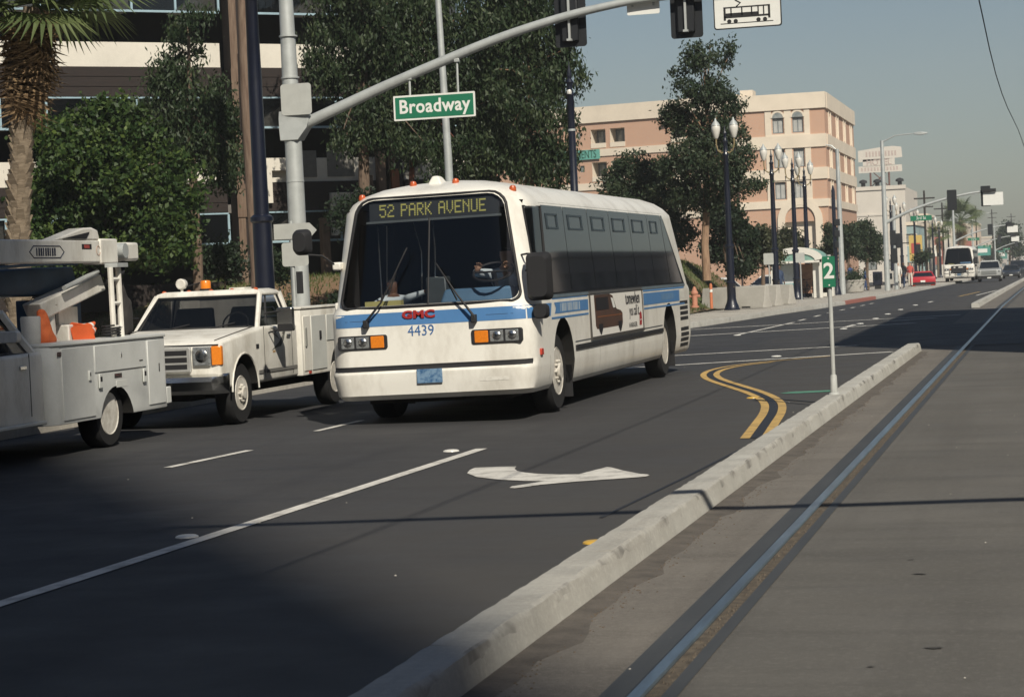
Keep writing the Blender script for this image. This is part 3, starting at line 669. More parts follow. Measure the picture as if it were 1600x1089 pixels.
# wipers
for pts in ([(-0.78,.02,1.27),(-0.56,-.01,1.50),(-0.30,.12,2.02)], [(0.58,.02,1.29),(0.40,.0,1.55),(0.18,.10,1.86)]):
    w_ = MB().tube(pts, [0.018, 0.012, 0.008], 6).build('wiper_arm', M_black, bus)
    a, b = Vector(pts[1]), Vector(pts[2]); m_ = b*0.75+a*0.25
    MB().tube([m_-Vector((.12,0.0,.30)) if pts[0][0] < 0 else m_-Vector((-.14,0.0,.30)), m_, b+(b-m_)*1.0], 0.011, 5).build('wiper_blade', M_black, w_)
    MB().box(pts[0][0]-.03, pts[0][0]+.03, .0, .10, 1.20, 1.30).build('wiper_pivot', M_black, w_, bevel=0.01)
# front livery
rows_patch(bus, 'front_stripe', FR(0.003), 1.215, 1.375, -1.20, 1.20, M_blue, 3, 40)
for dx, w_ in ((-1.16, .31), (0.62, .34)): rows_patch(bus, 'stripe_panel_seam', FR(0.0045), 1.285, 1.290, dx+.1, dx+.1+w_, mat('seam_line', (0.03, 0.06, 0.12), 0.6), 1, 3)
me = text_mesh('GMC', 0.125, mat('badge_red', (0.36, 0.03, 0.03), 0.4), 0.006, 1.45, 0.006, 1.05); o = inst(me, 'maker_badge', bus, (-0.12, bf(1.335)-0.012, 1.335))
me = text_mesh('4439', 0.185, mat('fleet_blue', (0.05, 0.14, 0.34), 0.5), 0.001, 0.92, 0.0, 1.0); inst(me, 'fleet_number', bus, (-0.10, bf(1.14)-0.004, 1.135))
for s in (-1, 1):
    cx = s*0.845
    hb = MB().prism(rrect(cx-.315, cx+.315, .94, 1.115, .03), bf(1.0)-0.018, bf(1.0)+0.1, 'Y').build('headlight_bezel', M_black, bus, bevel=0.006)
    for k, off in enumerate((-.19, 0, .19)):
        inner = (k == 2 and s == -1) or (k == 0 and s == 1)
        xx = cx+off; y0 = bf(1.0)-0.024
        if inner: MB().prism(rrect(xx-.085, xx+.085, .955, 1.10, .012), y0, y0+.03, 'Y').build('turn_signal', M_amber, hb, bevel=0.006)
        else:
            MB().prism(rrect(xx-.085, xx+.085, .958, 1.098, .012), y0+.004, y0+.03, 'Y').build('headlight', M_lamp, hb, bevel=0.008)
            MB().lathe([(.055, y0+.004), (.045, y0-.004), (.012, y0-.008)], (xx, 0, 1.028), 14, axis='Y').build('headlight_lens', M_chrome, hb)
rows_patch(bus, 'bumper_gap', FR(0.006), .675, .735, -1.25, 1.25, M_black, 2, 36)
rows_patch(bus, 'bumper_scuff', FR(0.003), .50, .545, 0.62, 0.98, mat('grey_scuff', (0.45, 0.43, 0.38), 0.8, col2=(0.7, 0.68, 0.62), scale=30, thr=(0.4, 0.7)), 2, 6)
plate = MB().box(-0.16, 0.16, bf(.6)-.016, bf(.6)-.004, .505, .675).build('number_plate', mat('plate_blue', (0.03, 0.10, 0.22), 0.5, col2=(0.16, 0.26, 0.38), scale=25, thr=(0.5, 0.75)), bus, bevel=0.004)
for x_ in (-0.95, -0.35, -0.08, 0.20, 0.98):
    z_ = {-0.95:2.80, -0.35:2.935, -0.08:2.94, 0.20:2.935, 0.98:2.79}[x_]; p = bus_front(x_, z_)
    if x_ == -0.08: MB().loft([[(x_-.10,p[1]-.02,z_-.02),(x_+.10,p[1]-.02,z_-.02),(x_+.10,p[1]+.3,z_),(x_-.10,p[1]+.3,z_)],[(x_-.04,p[1]+.04,z_+.10),(x_+.04,p[1]+.04,z_+.10),(x_+.04,p[1]+.2,z_+.10),(x_-.04,p[1]+.2,z_+.10)]]).build('roof_vent', M_white, bus, bevel=0.02)
    else: MB().lathe([(.045, -.02), (.045, .02), (.035, .045), (.012, .055)], (x_, p[1], z_), 10).build('clearance_lamp', mat('orange_lens', (0.50, 0.10, 0.03), 0.3), bus)
MB().box(1.285, 1.315, 0.38, 0.50, .76, .84).build('side_marker', M_red, bus, bevel=0.008)
# mirrors
mr = MB().tube([(1.10,.42,1.98),(1.22,.30,1.99),(1.34,.25,1.98)], 0.013, 6).build('mirror_arm', M_black, bus)
MB().tube([(1.12,.42,1.76),(1.20,.36,1.80),(1.30,.28,1.84)], 0.011, 6).build('mirror_stay', M_black, mr)
mh = MB().loft([[(x_, y_, z_) for x_, z_ in rrect(1.21+k*.02, 1.53-k*.02, 1.42+k*.02, 2.0-k*.02, .07)] for k, y_ in ((0, .26), (1, .18), (2.4, .12))]).build('mirror_housing', M_black, mr)
MB().prism(rrect(1.24, 1.50, 1.45, 1.97, .05), .262, .268, 'Y').build('mirror_glass', M_chrome, mr)
MB().loft([[(x_, y_, z_) for x_, z_ in rrect(1.27+k*.02, 1.47-k*.02, 1.20+k*.02, 1.38-k*.01, .06)] for k, y_ in ((0, .26), (1, .16))]).build('convex_mirror', M_black, mr)
ml = MB().tube([(-1.18,.40,1.95),(-1.36,.25,2.12),(-1.52,.20,2.14)], 0.013, 6).build('mirror_arm', M_black, bus)
MB().loft([[(x_, y_, z_) for x_, z_ in rrect(-1.72+k*.02, -1.48-k*.02, 2.14+k*.02, 2.46-k*.02, .07)] for k, y_ in ((0, .26), (1, .16), (2.2, .12))]).build('mirror_housing', M_black, ml)
MB().prism(rrect(-1.70, -1.50, 2.17, 2.43, .05), .262, .268, 'Y').build('mirror_glass', M_chrome, ml)
for z_ in (1.98, 1.48): MB().box(-1.27, -1.16, .34, .50, z_-.05, z_+.05).build('mirror_bracket', M_white, bus, bevel=0.02)
# side glazing: flush windows with seams, hopper vents, driver window
WB = [1.0, 2.40, 3.95, 5.48, 7.0, 8.50, 9.90]; WT = [1.24, 2.50, 4.0, 5.48, 7.0, 8.50, 9.72]
Z0, Z1 = 1.50, 2.60
M_gap = mat('window_rubber', (0.006, 0.007, 0.009), 0.6, var=0)
M_vent = mat('vent_frame', (0.055, 0.075, 0.09), 0.4, metal=0.3, var=0.1)
for s in (1, -1):
    lin = lambda a, b: (lambda z: a+(b-a)*(z-Z0)/(Z1-Z0))
    st0 = (0.44, 0.58) if s == 1 else (2.75, 2.75)
    rows_patch(bus, 'glazing_rubber', SD(0.002, s), Z0-.03, Z1+.03, lin(st0[0] if s == -1 else 0.97, st0[1] if s == -1 else 1.2), lin(11.2, 9.95), M_gap, 10, 60)
    for k in range(6):
        if s == -1 and k < 2: continue
        w_ = rows_patch(bus, 'side_window', SD(0.006, s), Z0, Z1, lin(WB[k]+.012, WT[k]+.012), lin(WB[k+1]-.012, WT[k+1]-.012), M_glassblack, 10, 4)
        a, b = WT[k]+.22, WT[k+1]-.42
        zt, zb = 2.50, 2.30; fr = MB()
        for (u0, u1, v0, v1) in ((a, b, zt-.025, zt), (a, b, zb, zb+.025), (a, a+.05, zb, zt), (b-.05, b, zb, zt)):
            fr.hexa([bus_side(u0, v0, .004, s), bus_side(u1, v0, .004, s), bus_side(u1, v0, .018, s), bus_side(u0, v0, .018, s), bus_side(u0, v1, .004, s), bus_side(u1, v1, .004, s), bus_side(u1, v1, .018, s), bus_side(u0, v1, .018, s)])
        fr.build('hopper_vent', M_vent, w_)
    rows_patch(bus, 'rear_quarter_window', SD(0.006, s), Z0, Z1, lin(WB[6]+.03, WT[6]+.02), lin(11.0, 9.90), M_glassblack, 10, 6)
    rows_patch(bus, 'window_sill', SD(0.012, s), 1.435, 1.475, 1.05 if s == 1 else 2.75, 11.2, mat('sill_grey', (0.10, 0.13, 0.15), 0.5), 2, 50)
rows_patch(bus, 'driver_window', SD(0.004), 1.50, 2.58, lambda z: 0.48+(z-1.5)*0.12, lambda z: 1.0+(z-1.5)*0.22, G_clear, 10, 8)
dwp = [(0.48,1.50),(1.0,1.50),(1.235,2.58),(0.61,2.58)]
MB().tube([bus_side(y, z, .006) for y, z in dwp+dwp[:1]], 0.016, 6).build('driver_window_rubber', M_black, bus)
rows_patch(bus, 'door_glass', SD(0.004, -1), 1.0, 2.5, 0.9, 2.6, G_clear, 8, 8)
# side livery
rows_patch(bus, 'side_stripe', SD(0.003), 1.215, 1.375, 0.165, 0.95, M_blue, 3, 24)
ln = lambda name, y0, y1, z0, z1, mt=M_blue, off=.0035: rows_patch(bus, name, SD(off), z0, z1, y0, y1, mt, 1, max(2, int((y1-y0)*3)))
rows_patch(bus, 'side_stripe', SD(0.003), 1.215, 1.375, 0.95, lambda z: 1.05+(z-1.215)*0.5, M_blue, 3, 2)
ln('pin_stripe', 1.18, 3.30, 1.465-.05, 1.44-.01); ln('pin_stripe', 1.10, 3.30, 1.17, 1.195)
rows_patch(bus, 'logo_panel', SD(0.0035), 1.235, 1.375, lambda z: 1.36-abs(z-1.30)*1.2, 3.30, M_blue, 4, 8)
for k in range(14):   # worn lettering block in the logo panel
    rows_patch(bus, 'logo_lettering', SD(0.005), 1.255, 1.36, 1.60+k*0.085, 1.60+k*0.085+(.06 if k % 4 else .03), mat('faded_lettering', (0.42, 0.50, 0.56), 0.6), 1, 1)
ln('pin_stripe', 7.35, 11.1, 1.40, 1.425); ln('pin_stripe', 7.35, 11.1, 1.13, 1.155); ln('logo_panel', 7.35, 10.6, 1.195, 1.375)
for k in range(9): ln('logo_lettering', 8.9+k*.13, 8.98+k*.13, 1.24, 1.34, mat('faded_lettering2', (0.14, 0.26, 0.42), 0.6), .005)
for k in range(3): ln('logo_lettering', 10.72+k*.12, 10.79+k*.12, 1.24, 1.36, M_signwhite, .004)
# poster in its metal frame: brown van, hand lettering, red emblem
AX0, AX1, AZ0, AZ1 = 3.42, 7.20, 0.86, 1.44
fr = MB()
sp = lambda y, z, o: bus_side(y, z, o)
for (u0, u1, v0, v1) in ((AX0-.05, AX1+.03, AZ1, AZ1+.035), (AX0-.05, AX1+.03, AZ0-.04, AZ0), (AX0-.05, AX0, AZ0, AZ1), (AX1, AX1+.03, AZ0, AZ1)):
    fr.hexa([sp(u0,v0,.002), sp(u1,v0,.002), sp(u1,v0,.02), sp(u0,v0,.02), sp(u0,v1,.002), sp(u1,v1,.002), sp(u1,v1,.02), sp(u0,v1,.02)])
frame = fr.build('poster_frame', mat('poster_frame_grey', (0.12, 0.11, 0.10), 0.4, metal=0.5), bus)
rows_patch(bus, 'poster', SD(0.006), AZ0, AZ1, AX0, AX1, mat('poster_paper', (0.70, 0.68, 0.63), 0.55, var=0.03), 2, 4)
def flatpoly(name, pts, mt, off):
    return MB().add([bus_side(y, z, off) for y, z in pts], [tuple(range(len(pts)))]).build(name, mt, bus, smooth=False)
Mv = mat('print_brown', (0.045, 0.028, 0.020), 0.6, col2=(0.09, 0.04, 0.025), scale=3); Mv2 = mat('print_black', (0.012, 0.010, 0.012), 0.6)
flatpoly('poster_van', [(3.70,1.42),(4.75,1.42),(4.95,1.39),(5.20,1.20),(5.50,1.17),(5.62,1.13),(5.62,1.0),(5.58,.955),(3.80,.955),(3.72,1.0)], Mv, .008)
flatpoly('poster_van', [(3.78,1.38),(4.60,1.38),(4.66,1.21),(3.80,1.21)], Mv2, .010)
flatpoly('poster_van', [(4.80,1.37),(4.98,1.35),(5.12,1.22),(4.95,1.22)], M_signwhite, .010)
flatpoly('poster_van', [(3.84,1.125),(5.58,1.12),(5.58,1.108),(3.84,1.113)], mat('print_orange', (0.25, 0.09, 0.03), 0.6), .010)
for a in (4.05, 5.42): flatpoly('poster_van', [(a-.14,1.02),(a+.14,1.02),(a+.12,.94),(a+.03,.875),(a-.03,.875),(a-.13,.94)], Mv2, .011)
def side_text(txt, y, z, size, mt, name, xs=1.0, off=.009):
    me = text_mesh(txt, size, mt, 0.0008, xs); o = inst(me, name, bus, bus_side(y, z, off)); o.rotation_euler = (0, 0, R(90)); return o
M_ink = mat('print_ink', (0.03, 0.03, 0.035), 0.6, var=0)
side_text('tomewhen', 6.45, 1.325, 0.27, M_ink, 'poster_lettering', 0.95); side_text('you call it.', 6.55, 1.14, 0.23, M_ink, 'poster_lettering', 0.85)
side_text('HARKER', 6.40, .93, 0.10, M_ink, 'poster_lettering', 1.7)
flatpoly('poster_emblem', [(6.90,.91),(7.08,.91),(7.12,1.0),(7.10,1.09),(7.02,1.12),(6.93,1.08),(6.92,.98)], mat('print_red', (0.36, 0.03, 0.03), 0.6), .009)
flatpoly('poster_emblem', [(6.96,.98),(7.06,.985),(7.06,1.0),(6.96,.995)], M_signwhite, .011)
# rub rail, panel seams, rear louvres
for s in (1, -1):
    for a, b in ((2.40, 3.95), (3.97, 8.88)):
        q = MB(); q.hexa([bus_side(a,.735,0,s),bus_side(b,.735,0,s),bus_side(b,.735,.02,s),bus_side(a,.735,.02,s),bus_side(a,.80,0,s),bus_side(b,.80,0,s),bus_side(b,.80,.02,s),bus_side(a,.80,.02,s)]); q.build('rub_rail', M_black, bus, bevel=0.006)
    rows_patch(bus, 'pin_line', SD(0.004, s), .835, .85, 2.40, 8.88, mat('seam_dark', (0.06, 0.07, 0.08), 0.6), 1, 30)
    for yy in (0.92, 3.96, 6.4, 8.86): rows_patch(bus, 'panel_seam', SD(0.002, s), .36, .735, yy, yy+.010, mat('seam_grey', (0.28, 0.26, 0.23), 0.7), 4, 1)
    for k in range(9):
        z = 1.13-k*.088
        if k == 4: continue
        q = MB(); q.hexa([bus_side(10.62,z,-.02,s),bus_side(11.40,z,-.02,s),bus_side(11.40,z,.003,s),bus_side(10.62,z,.003,s),bus_side(10.62,z+.058,-.02,s),bus_side(11.40,z+.058,-.02,s),bus_side(11.40,z+.058,.003,s),bus_side(10.62,z+.058,.003,s)])
        q.build('engine_louvre', M_black, bus)
rr = MB().box(-0.95, 0.95, BL-.01, BL+.01, .5, 1.2); rr.build('engine_door', M_utilgrey, bus)
# running gear
for yc in WY:
    for s in (-1, 1):
        wheel(bus, (s*1.05, yc, 0.50), 0.50, 0.28, 0.295, s, 0.07 if yc < 5 else 0.12)
        MB().box(min(s*.90, s*1.24), max(s*.90, s*1.24), yc+.60, yc+.615, .14, .55).build('mud_flap', M_black, bus)
    MB().tube([(-1.0, yc, .5), (1.0, yc, .5)], 0.09, 8).build('axle', M_under, bus)
MB().box(-1.05, 1.05, 2.6, 8.6, .28, .5).build('underframe', M_under, bus)
MB().box(-0.9, 0.9, .4, 1.0, .26, .5).build('underframe', M_under, bus)

# ================================================================== PEOPLE
def figure(name, joints, bones, colors, mats, label=None, cat='person', parent=None, loc=(0,0,0), rz=0.0, group=None, sub=1):
    """one continuous body grown round a skeleton; colors(face centre, nearest bone) -> material index"""
    names = list(joints); idx = {n: i for i, n in enumerate(names)}
    me = bpy.data.meshes.new(name); me.from_pydata([joints[n][0] for n in names], [(idx[a], idx[b]) for a, b in bones], [])
    o = bpy.data.objects.new(name, me); COL.objects.link(o)
    sk = o.modifiers.new('skin', 'SKIN'); sk.use_smooth_shade = True; sk.branch_smoothing = 0.3
    for i, n in enumerate(names):
        r = joints[n][1]; me.skin_vertices[0].data[i].radius = (r, r) if not isinstance(r, tuple) else r
    me.skin_vertices[0].data[idx['pelvis']].use_root = True
    sb = o.modifiers.new('sub', 'SUBSURF'); sb.levels = sub; sb.render_levels = sub
    bake(o); d = o.data
    for m in mats: d.materials.append(m)
    segs = [(Vector(joints[a][0]), Vector(joints[b][0]), a, b) for a, b in bones]
    for p in d.polygons:
        c = p.center; best = None
        for a, b, na, nb in segs:
            ab = b-a; t = max(0, min(1, (c-a).dot(ab)/max(1e-9, ab.length_squared))); q = (c-(a+ab*t)).length
            if best is None or q < best[0]: best = (q, na, nb)
        p.material_index = colors(c, best[1], best[2]); p.use_smooth = True
    o.location = loc; o.rotation_euler = (0, 0, rz); ALL.append(o)
    if parent: o.parent = parent
    return tag(o, label, cat if label else None, group)
M_skin_d = mat('skin_brown', (0.11, 0.055, 0.035), 0.6, var=0.05); M_skin_l = mat('skin_tan', (0.42, 0.25, 0.17), 0.6, var=0.05)
M_hair = mat('dark_hair', (0.012, 0.010, 0.009), 0.7, var=0.1)
M_shirt = mat('pale_blue_shirt', (0.52, 0.60, 0.66), 0.8, var=0.05); M_trousers = mat('dark_trousers', (0.02, 0.022, 0.035), 0.85)
def fingers(j, b, wrist, palm, d, nrm, sc=1.0):
    """five bent fingers rooted in the palm"""
    wv = Vector(d).cross(Vector(nrm)).normalized(); P = Vector(j[palm][0])
    for i, (o_, l) in enumerate(((-.030, .07), (-.010, .08), (.010, .077), (.030, .06))):
        a = P+Vector(d)*.035+wv*o_; m_ = a+Vector(d)*l*.55+Vector(nrm)*.008; e = a+Vector(d)*l*.8+Vector(nrm)*.035
        k = f'{palm}f{i}'; j[k+'a'] = (a, .0095); j[k+'b'] = (m_, .0085); j[k+'c'] = (e, .0075); b += [(palm, k+'a'), (k+'a', k+'b'), (k+'b', k+'c')]
    a = P-wv*.04+Vector(d)*.005; k = palm+'t'; j[k+'a'] = (a, .011); j[k+'b'] = (a-wv*.012+Vector(d)*.035+Vector(nrm)*.02, .0095); b += [(palm, k+'a'), (k+'a', k+'b')]
# bus driver at the wheel (facing -y); sits in the cab
j = {'pelvis':((.62,1.42,1.05),.15),'waist':((.62,1.44,1.22),.145),'chest':((.62,1.42,1.48),.165),'neck':((.62,1.38,1.68),.06),'head':((.62,1.33,1.80),.095),'crown':((.62,1.35,1.90),.075),
 'shl':((.82,1.36,1.58),.075),'ell':((.90,1.08,1.50),.055),'wrl':((.80,.90,1.61),.036),'hal':((.77,.87,1.645),.034),
 'shr':((.42,1.36,1.58),.075),'elr':((.30,1.05,1.60),.055),'wrr':((.36,.88,1.61),.036),'har':((.39,.86,1.645),.034),
 'hipl':((.72,1.35,1.02),.10),'knl':((.74,.98,1.08),.075),'hipr':((.52,1.35,1.02),.10),'knr':((.50,.98,1.08),.075)}
b = [('pelvis','waist'),('waist','chest'),('chest','neck'),('neck','head'),('head','crown'),('chest','shl'),('shl','ell'),('ell','wrl'),('wrl','hal'),('chest','shr'),('shr','elr'),('elr','wrr'),('wrr','har'),('pelvis','hipl'),('hipl','knl'),('pelvis','hipr'),('hipr','knr')]
fingers(j, b, 'wrl', 'hal', (-.3,-.4,.85), (0,-.6,-.4)); fingers(j, b, 'wrr', 'har', (.3,-.4,.85), (0,-.6,-.4))
def drv(c, a, b_):
    if b_ in ('head', 'crown', 'neck'): return 2 if (c.z > 2.06 or (c.y > 1.04 and c.z > 1.94)) else 0
    if b_.startswith(('ha',)) or a.startswith('ha') or a.startswith('wr'): return 0
    if b_.startswith(('hip', 'kn')): return 3
    return 1
for k_ in list(j):
    p_ = Vector(j[k_][0]); j[k_] = (p_+Vector((.16, -.34, .20)), j[k_][1])
driver = figure('person', j, b, drv, [M_skin_l, M_shirt, M_hair, M_trousers], 'bus driver in pale shirt reaching for the steering wheel', loc=tuple(bus.location))
driver.rotation_euler = bus.rotation_euler
sw = MB(); n = 20; cc = Vector((.74, .50, 1.80)); ax = Vector((0, -.45, .9)).normalized(); ux = Vector((1,0,0)); uy = ax.cross(ux)
sw.tube([cc+(ux*math.cos(6.283*k/n)+uy*math.sin(6.283*k/n))*.25 for k in range(n+1)], .016, 6, cap=False)
sw.tube([cc-ux*.25, cc+ux*.25], .014, 6); sw.tube([cc, cc-ax*.35], .035, 8); sw.build('steering_wheel', M_black, bus)
st_ = MB().box(.52, 1.04, .90, 1.36, .95, 1.13); st_.hexa([(.52,1.30,1.13),(1.04,1.30,1.13),(1.04,1.42,1.13),(.52,1.42,1.13),(.54,1.38,1.80),(1.02,1.38,1.80),(1.02,1.48,1.80),(.54,1.48,1.80)])
st_.build('driver_seat', mat('seat_vinyl', (0.02, 0.035, 0.05), 0.6), bus, bevel=0.03)
# front passenger's forearm resting by the door side
j2 = {'pelvis':((-.70,1.15,1.05),.14),'waist':((-.70,1.15,1.2),.14),'chest':((-.70,1.10,1.36),.15),'neck':((-.72,1.10,1.50),.05),'head':((-.74,1.06,1.60),.085),'crown':((-.74,1.08,1.69),.065),'shl':((-.52,1.02,1.42),.065),'ell':((-.46,.80,1.44),.05),'wrl':((-.22,.74,1.50),.034),'hal':((-.16,.73,1.51),.032),
 'shr':((-.88,1.02,1.42),.065),'elr':((-.92,.80,1.34),.05),'wrr':((-.80,.70,1.40),.034),'har':((-.75,.68,1.42),.03)}
b2 = [('pelvis','waist'),('waist','chest'),('chest','neck'),('neck','head'),('head','crown'),('chest','shl'),('shl','ell'),('ell','wrl'),('wrl','hal'),('chest','shr'),('shr','elr'),('elr','wrr'),('wrr','har')]
fingers(j2, b2, 'wrl', 'hal', (.95,-.2,.1), (0,-.5,-.6))
for k_ in list(j2):
    p_ = Vector(j2[k_][0]); j2[k_] = (p_+Vector((0, 0, .10)), j2[k_][1])
drv2 = lambda c, a, b_: (2 if c.z > 1.73 else 0) if b_ in ('head','crown','neck') else (0 if (b_.startswith('ha') or a.startswith(('ha','wr'))) else 1)
pas = figure('person', j2, b2, drv2, [M_skin_d, M_shirt, M_hair, M_trousers], 'passenger in a pale sleeve sitting behind the route card of the bus', loc=tuple(bus.location))
pas.rotation_euler = bus.rotation_euler
for pp in (driver, pas): pp.data.polygons.foreach_set('use_smooth', [True]*len(pp.data.polygons))
MB().box(-.98, -.42, .98, 1.40, .95, 1.02).build('front_seat', MATS['seat_vinyl'], bus, bevel=0.03)
# ================================================================== SERVICE TRUCKS
def cut_local(o, mbs, mt):
    for m_ in mbs: cut(o, m_, mt)
def panel(parent, name, x, y0, y1, z0, z1, mt, t=0.012, s=1, bevel=0.004):
    return MB().box(min(x, x+s*t), max(x, x+s*t), y0, y1, z0, z1).build(name, mt, parent, bevel=bevel, seg=1)
def greenhouse(t, base, top, zb, zt, zr, mt, gl, pill=0.036):
    """cab above the belt: base=(x,y0,y1) top=(x,y0,y1); pillars, roof and panes"""
    bx, b0, b1 = base; tx, t0, t1 = top; pl = MB()
    for s in (-1, 1):
        MB().tube([(s*bx, b0, zb-.02), (s*tx, t0, zt)], pill, 6).build('cab_pillar', mt, t); MB().tube([(s*bx, b1, zb-.02), (s*tx, t1, zt)], pill*1.5, 6).build('cab_pillar', mt, t)
    rg = lambda k, z: [(-tx*k, t0+(1-k)*.3, z), (tx*k, t0+(1-k)*.3, z), (tx*k*1.0, (t0+t1)/2, z+.0), (tx*k, t1-(1-k)*.3, z), (-tx*k, t1-(1-k)*.3, z), (-tx*k, (t0+t1)/2, z)]
    rf = MB().loft([rg(1.03, zt-.03), rg(1.05, zt), rg(1.0, zt+.035), rg(.86, zr)]).build('cab_roof', mt, t, bevel=0.015)
    MB().box(-tx*.96, tx*.96, t0+.03, t1-.03, zt-.05, zt-.035).build('headliner', M_dark, t)
    lerp = lambda a, b, k: tuple(a[i]+(b[i]-a[i])*k for i in range(3))
    e = .03
    MB().quad((-bx+e, b0-.01, zb), (bx-e, b0-.01, zb), (tx-e, t0-.015, zt-.02), (-tx+e, t0-.015, zt-.02)).build('windscreen', gl, t)
    MB().quad((-bx+e, b1+.01, zb), (bx-e, b1+.01, zb), (tx-e, t1+.01, zt-.02), (-tx+e, t1+.01, zt-.02)).build('rear_window', gl, t)
    wr_ = [(-bx+e, b0-.012, zb), (bx-e, b0-.012, zb), (tx-e, t0-.017, zt-.02), (-tx+e, t0-.017, zt-.02)]; MB().tube(wr_+wr_[:1], .014, 5, cap=False).build('windscreen_rubber', M_black, t)
    for s in (-1, 1):
        dr_ = [(s*(bx+.004), b0+.10, zb), (s*(bx+.004), b1-.06, zb), (s*(tx+.004), t1-.05, zt-.02), (s*(tx+.004), t0+.08, zt-.02)]; MB().tube(dr_+dr_[:1], .013, 5, cap=False).build('door_window_rubber', M_black, t)
        v0 = lambda k: tuple(Vector(dr_[0]).lerp(Vector(dr_[1]), k)); v1 = tuple(Vector(dr_[3]).lerp(Vector(dr_[2]), .22)); MB().tube([v0(.22), v1], .010, 5).build('quarter_light_bar', M_black, t)
    for x_ in (-.5*bx, .25*bx): MB().tube([(x_, b0-.03, zb+.005), (x_+.38*bx, b0+(t0-b0)*.16-.03, zb+(zt-zb)*.16)], .009, 5).build('wiper', M_black, t)
    for s in (-1, 1): MB().quad((s*(bx+.0), b0+.10, zb), (s*bx, b1-.06, zb), (s*tx, t1-.05, zt-.02), (s*tx, t0+.08, zt-.02)).build('door_window', gl, t)
    return rf
M_bench = mat('seat_grey', (0.035, 0.037, 0.042), 0.85)
pk = thing('utility_pickup', 'white utility pickup with amber roof beacon waiting behind the bucket truck', 'pickup', (-11.10, 25.45, 0))
prof = [(.30,.50),(.10,.62),(.08,.90),(.11,1.04),(.20,1.095),(.9,1.165),(1.62,1.235),(2.98,1.235),(2.98,.50)]
pb = MB().prism(prof, -.93, .93, 'X').build('body', [M_truckwhite, M_under], pk, bevel=0.045, seg=3); bake(pb)
for s in (-1, 1): cut(pb, MB().prism(arch_poly(.92, .46, .90), s*.55, s*1.3, 'X'), M_under)
# arch lip
for s in (1, -1):
    MB().tube([(s*.935, .92+.475*math.cos(R(a)), .44+.475*math.sin(R(a))) for a in range(0, 181, 15)], .012, 6).build('arch_lip', M_truckwhite, pk)
greenhouse(pk, (.86, 1.60, 2.90), (.74, 2.08, 2.78), 1.225, 1.67, 1.735, M_truckwhite, G_truck)
MB().box(-.82, .82, 1.75, 2.85, .9, 1.19).build('cab_floor', M_dark, pk)
for x_ in (-.4, .4):
    st_ = MB().hexa([(x_-.30,2.42,1.19),(x_+.30,2.42,1.19),(x_+.30,2.60,1.19),(x_-.30,2.60,1.19),(x_-.26,2.56,1.50),(x_+.26,2.56,1.50),(x_+.26,2.66,1.50),(x_-.26,2.66,1.50)]).build('seat_back', M_bench, pk, bevel=0.03)
sw = MB(); cc = Vector((.42, 1.98, 1.27)); sw.tube([cc+Vector((.18*math.cos(6.283*k/16), .08*math.sin(6.283*k/16), .16*math.sin(6.283*k/16))) for k in range(17)], .013, 5, cap=False); sw.build('steering_wheel', M_black, pk)
# hood crease, hood edge seam
MB().tube([(-.9,.115,1.055),(0,.105,1.062),(.9,.115,1.055)], .008, 5).build('hood_seam', M_black, pk)
for s in (-1, 1): MB().tube([(s*.80,.25,1.108),(s*.80,.9,1.172),(s*.82,1.55,1.238)], .007, 5).build('hood_seam', mat('seam_shadow', (0.05, 0.047, 0.042), 0.8), pk)
gr = MB().prism(rrect(-.545,.545,.73,1.035,.02), .045, .12, 'Y').build('grille', mat('grille_silver', (0.50, 0.50, 0.48), 0.4, metal=0.4), pk, bevel=0.008)
for k in range(3):
    for q in range(3):
        x0 = -.50+q*.345; z0 = .768+k*.088
        MB().box(x0, x0+.31, .036, .05, z0, z0+.055).build('grille_slot', M_black, gr)
for s in (-1, 1):
    hl = MB().prism(rrect(min(s*.575, s*.815), max(s*.575, s*.815), .80, 1.035, .015), .045, .12, 'Y').build('headlight', M_lamp, pk, bevel=0.01)
    MB().lathe([(.085, .045), (.07, .036), (.02, .03)], (s*.695, 0, .92), 16, axis='Y').build('headlight_lens', M_chrome, hl)
    sg = MB().hexa([(s*.825,.05,.80),(s*.945,.09,.80),(s*.945,.16,.80),(s*.825,.12,.80),(s*.825,.05,1.04),(s*.945,.09,1.04),(s*.945,.16,1.04),(s*.825,.12,1.04)]).build('turn_signal', M_amber, pk, bevel=0.01)
bp = MB().loft([[(x_, y_, z_) for z_, y_ in ((.44,.05),(.50,-.06),(.60,-.09),(.66,-.06),(.69,.05))] for x_, y_ in ()] or [[(x_, y_+dy, z_) for z_, y_ in ((.44,.05),(.49,-.05),(.60,-.08),(.66,-.05),(.69,.06))] for x_, dy in ((-.97,.22),(-.93,.10),(-.85,.03),(0,0),(.85,.03),(.93,.10),(.97,.22))]).build('front_bumper', M_chrome, pk)
for x_ in (-.12, .12, -.05, .30): MB().lathe([(.018, -.085), (.012, -.098)], (x_, 0, .56), 8, axis='Y').build('bumper_bolt', M_chrome, bp)
MB().box(-.25, -.02, .060, .075, .735, .75).build('nose_lettering', M_black, pk)
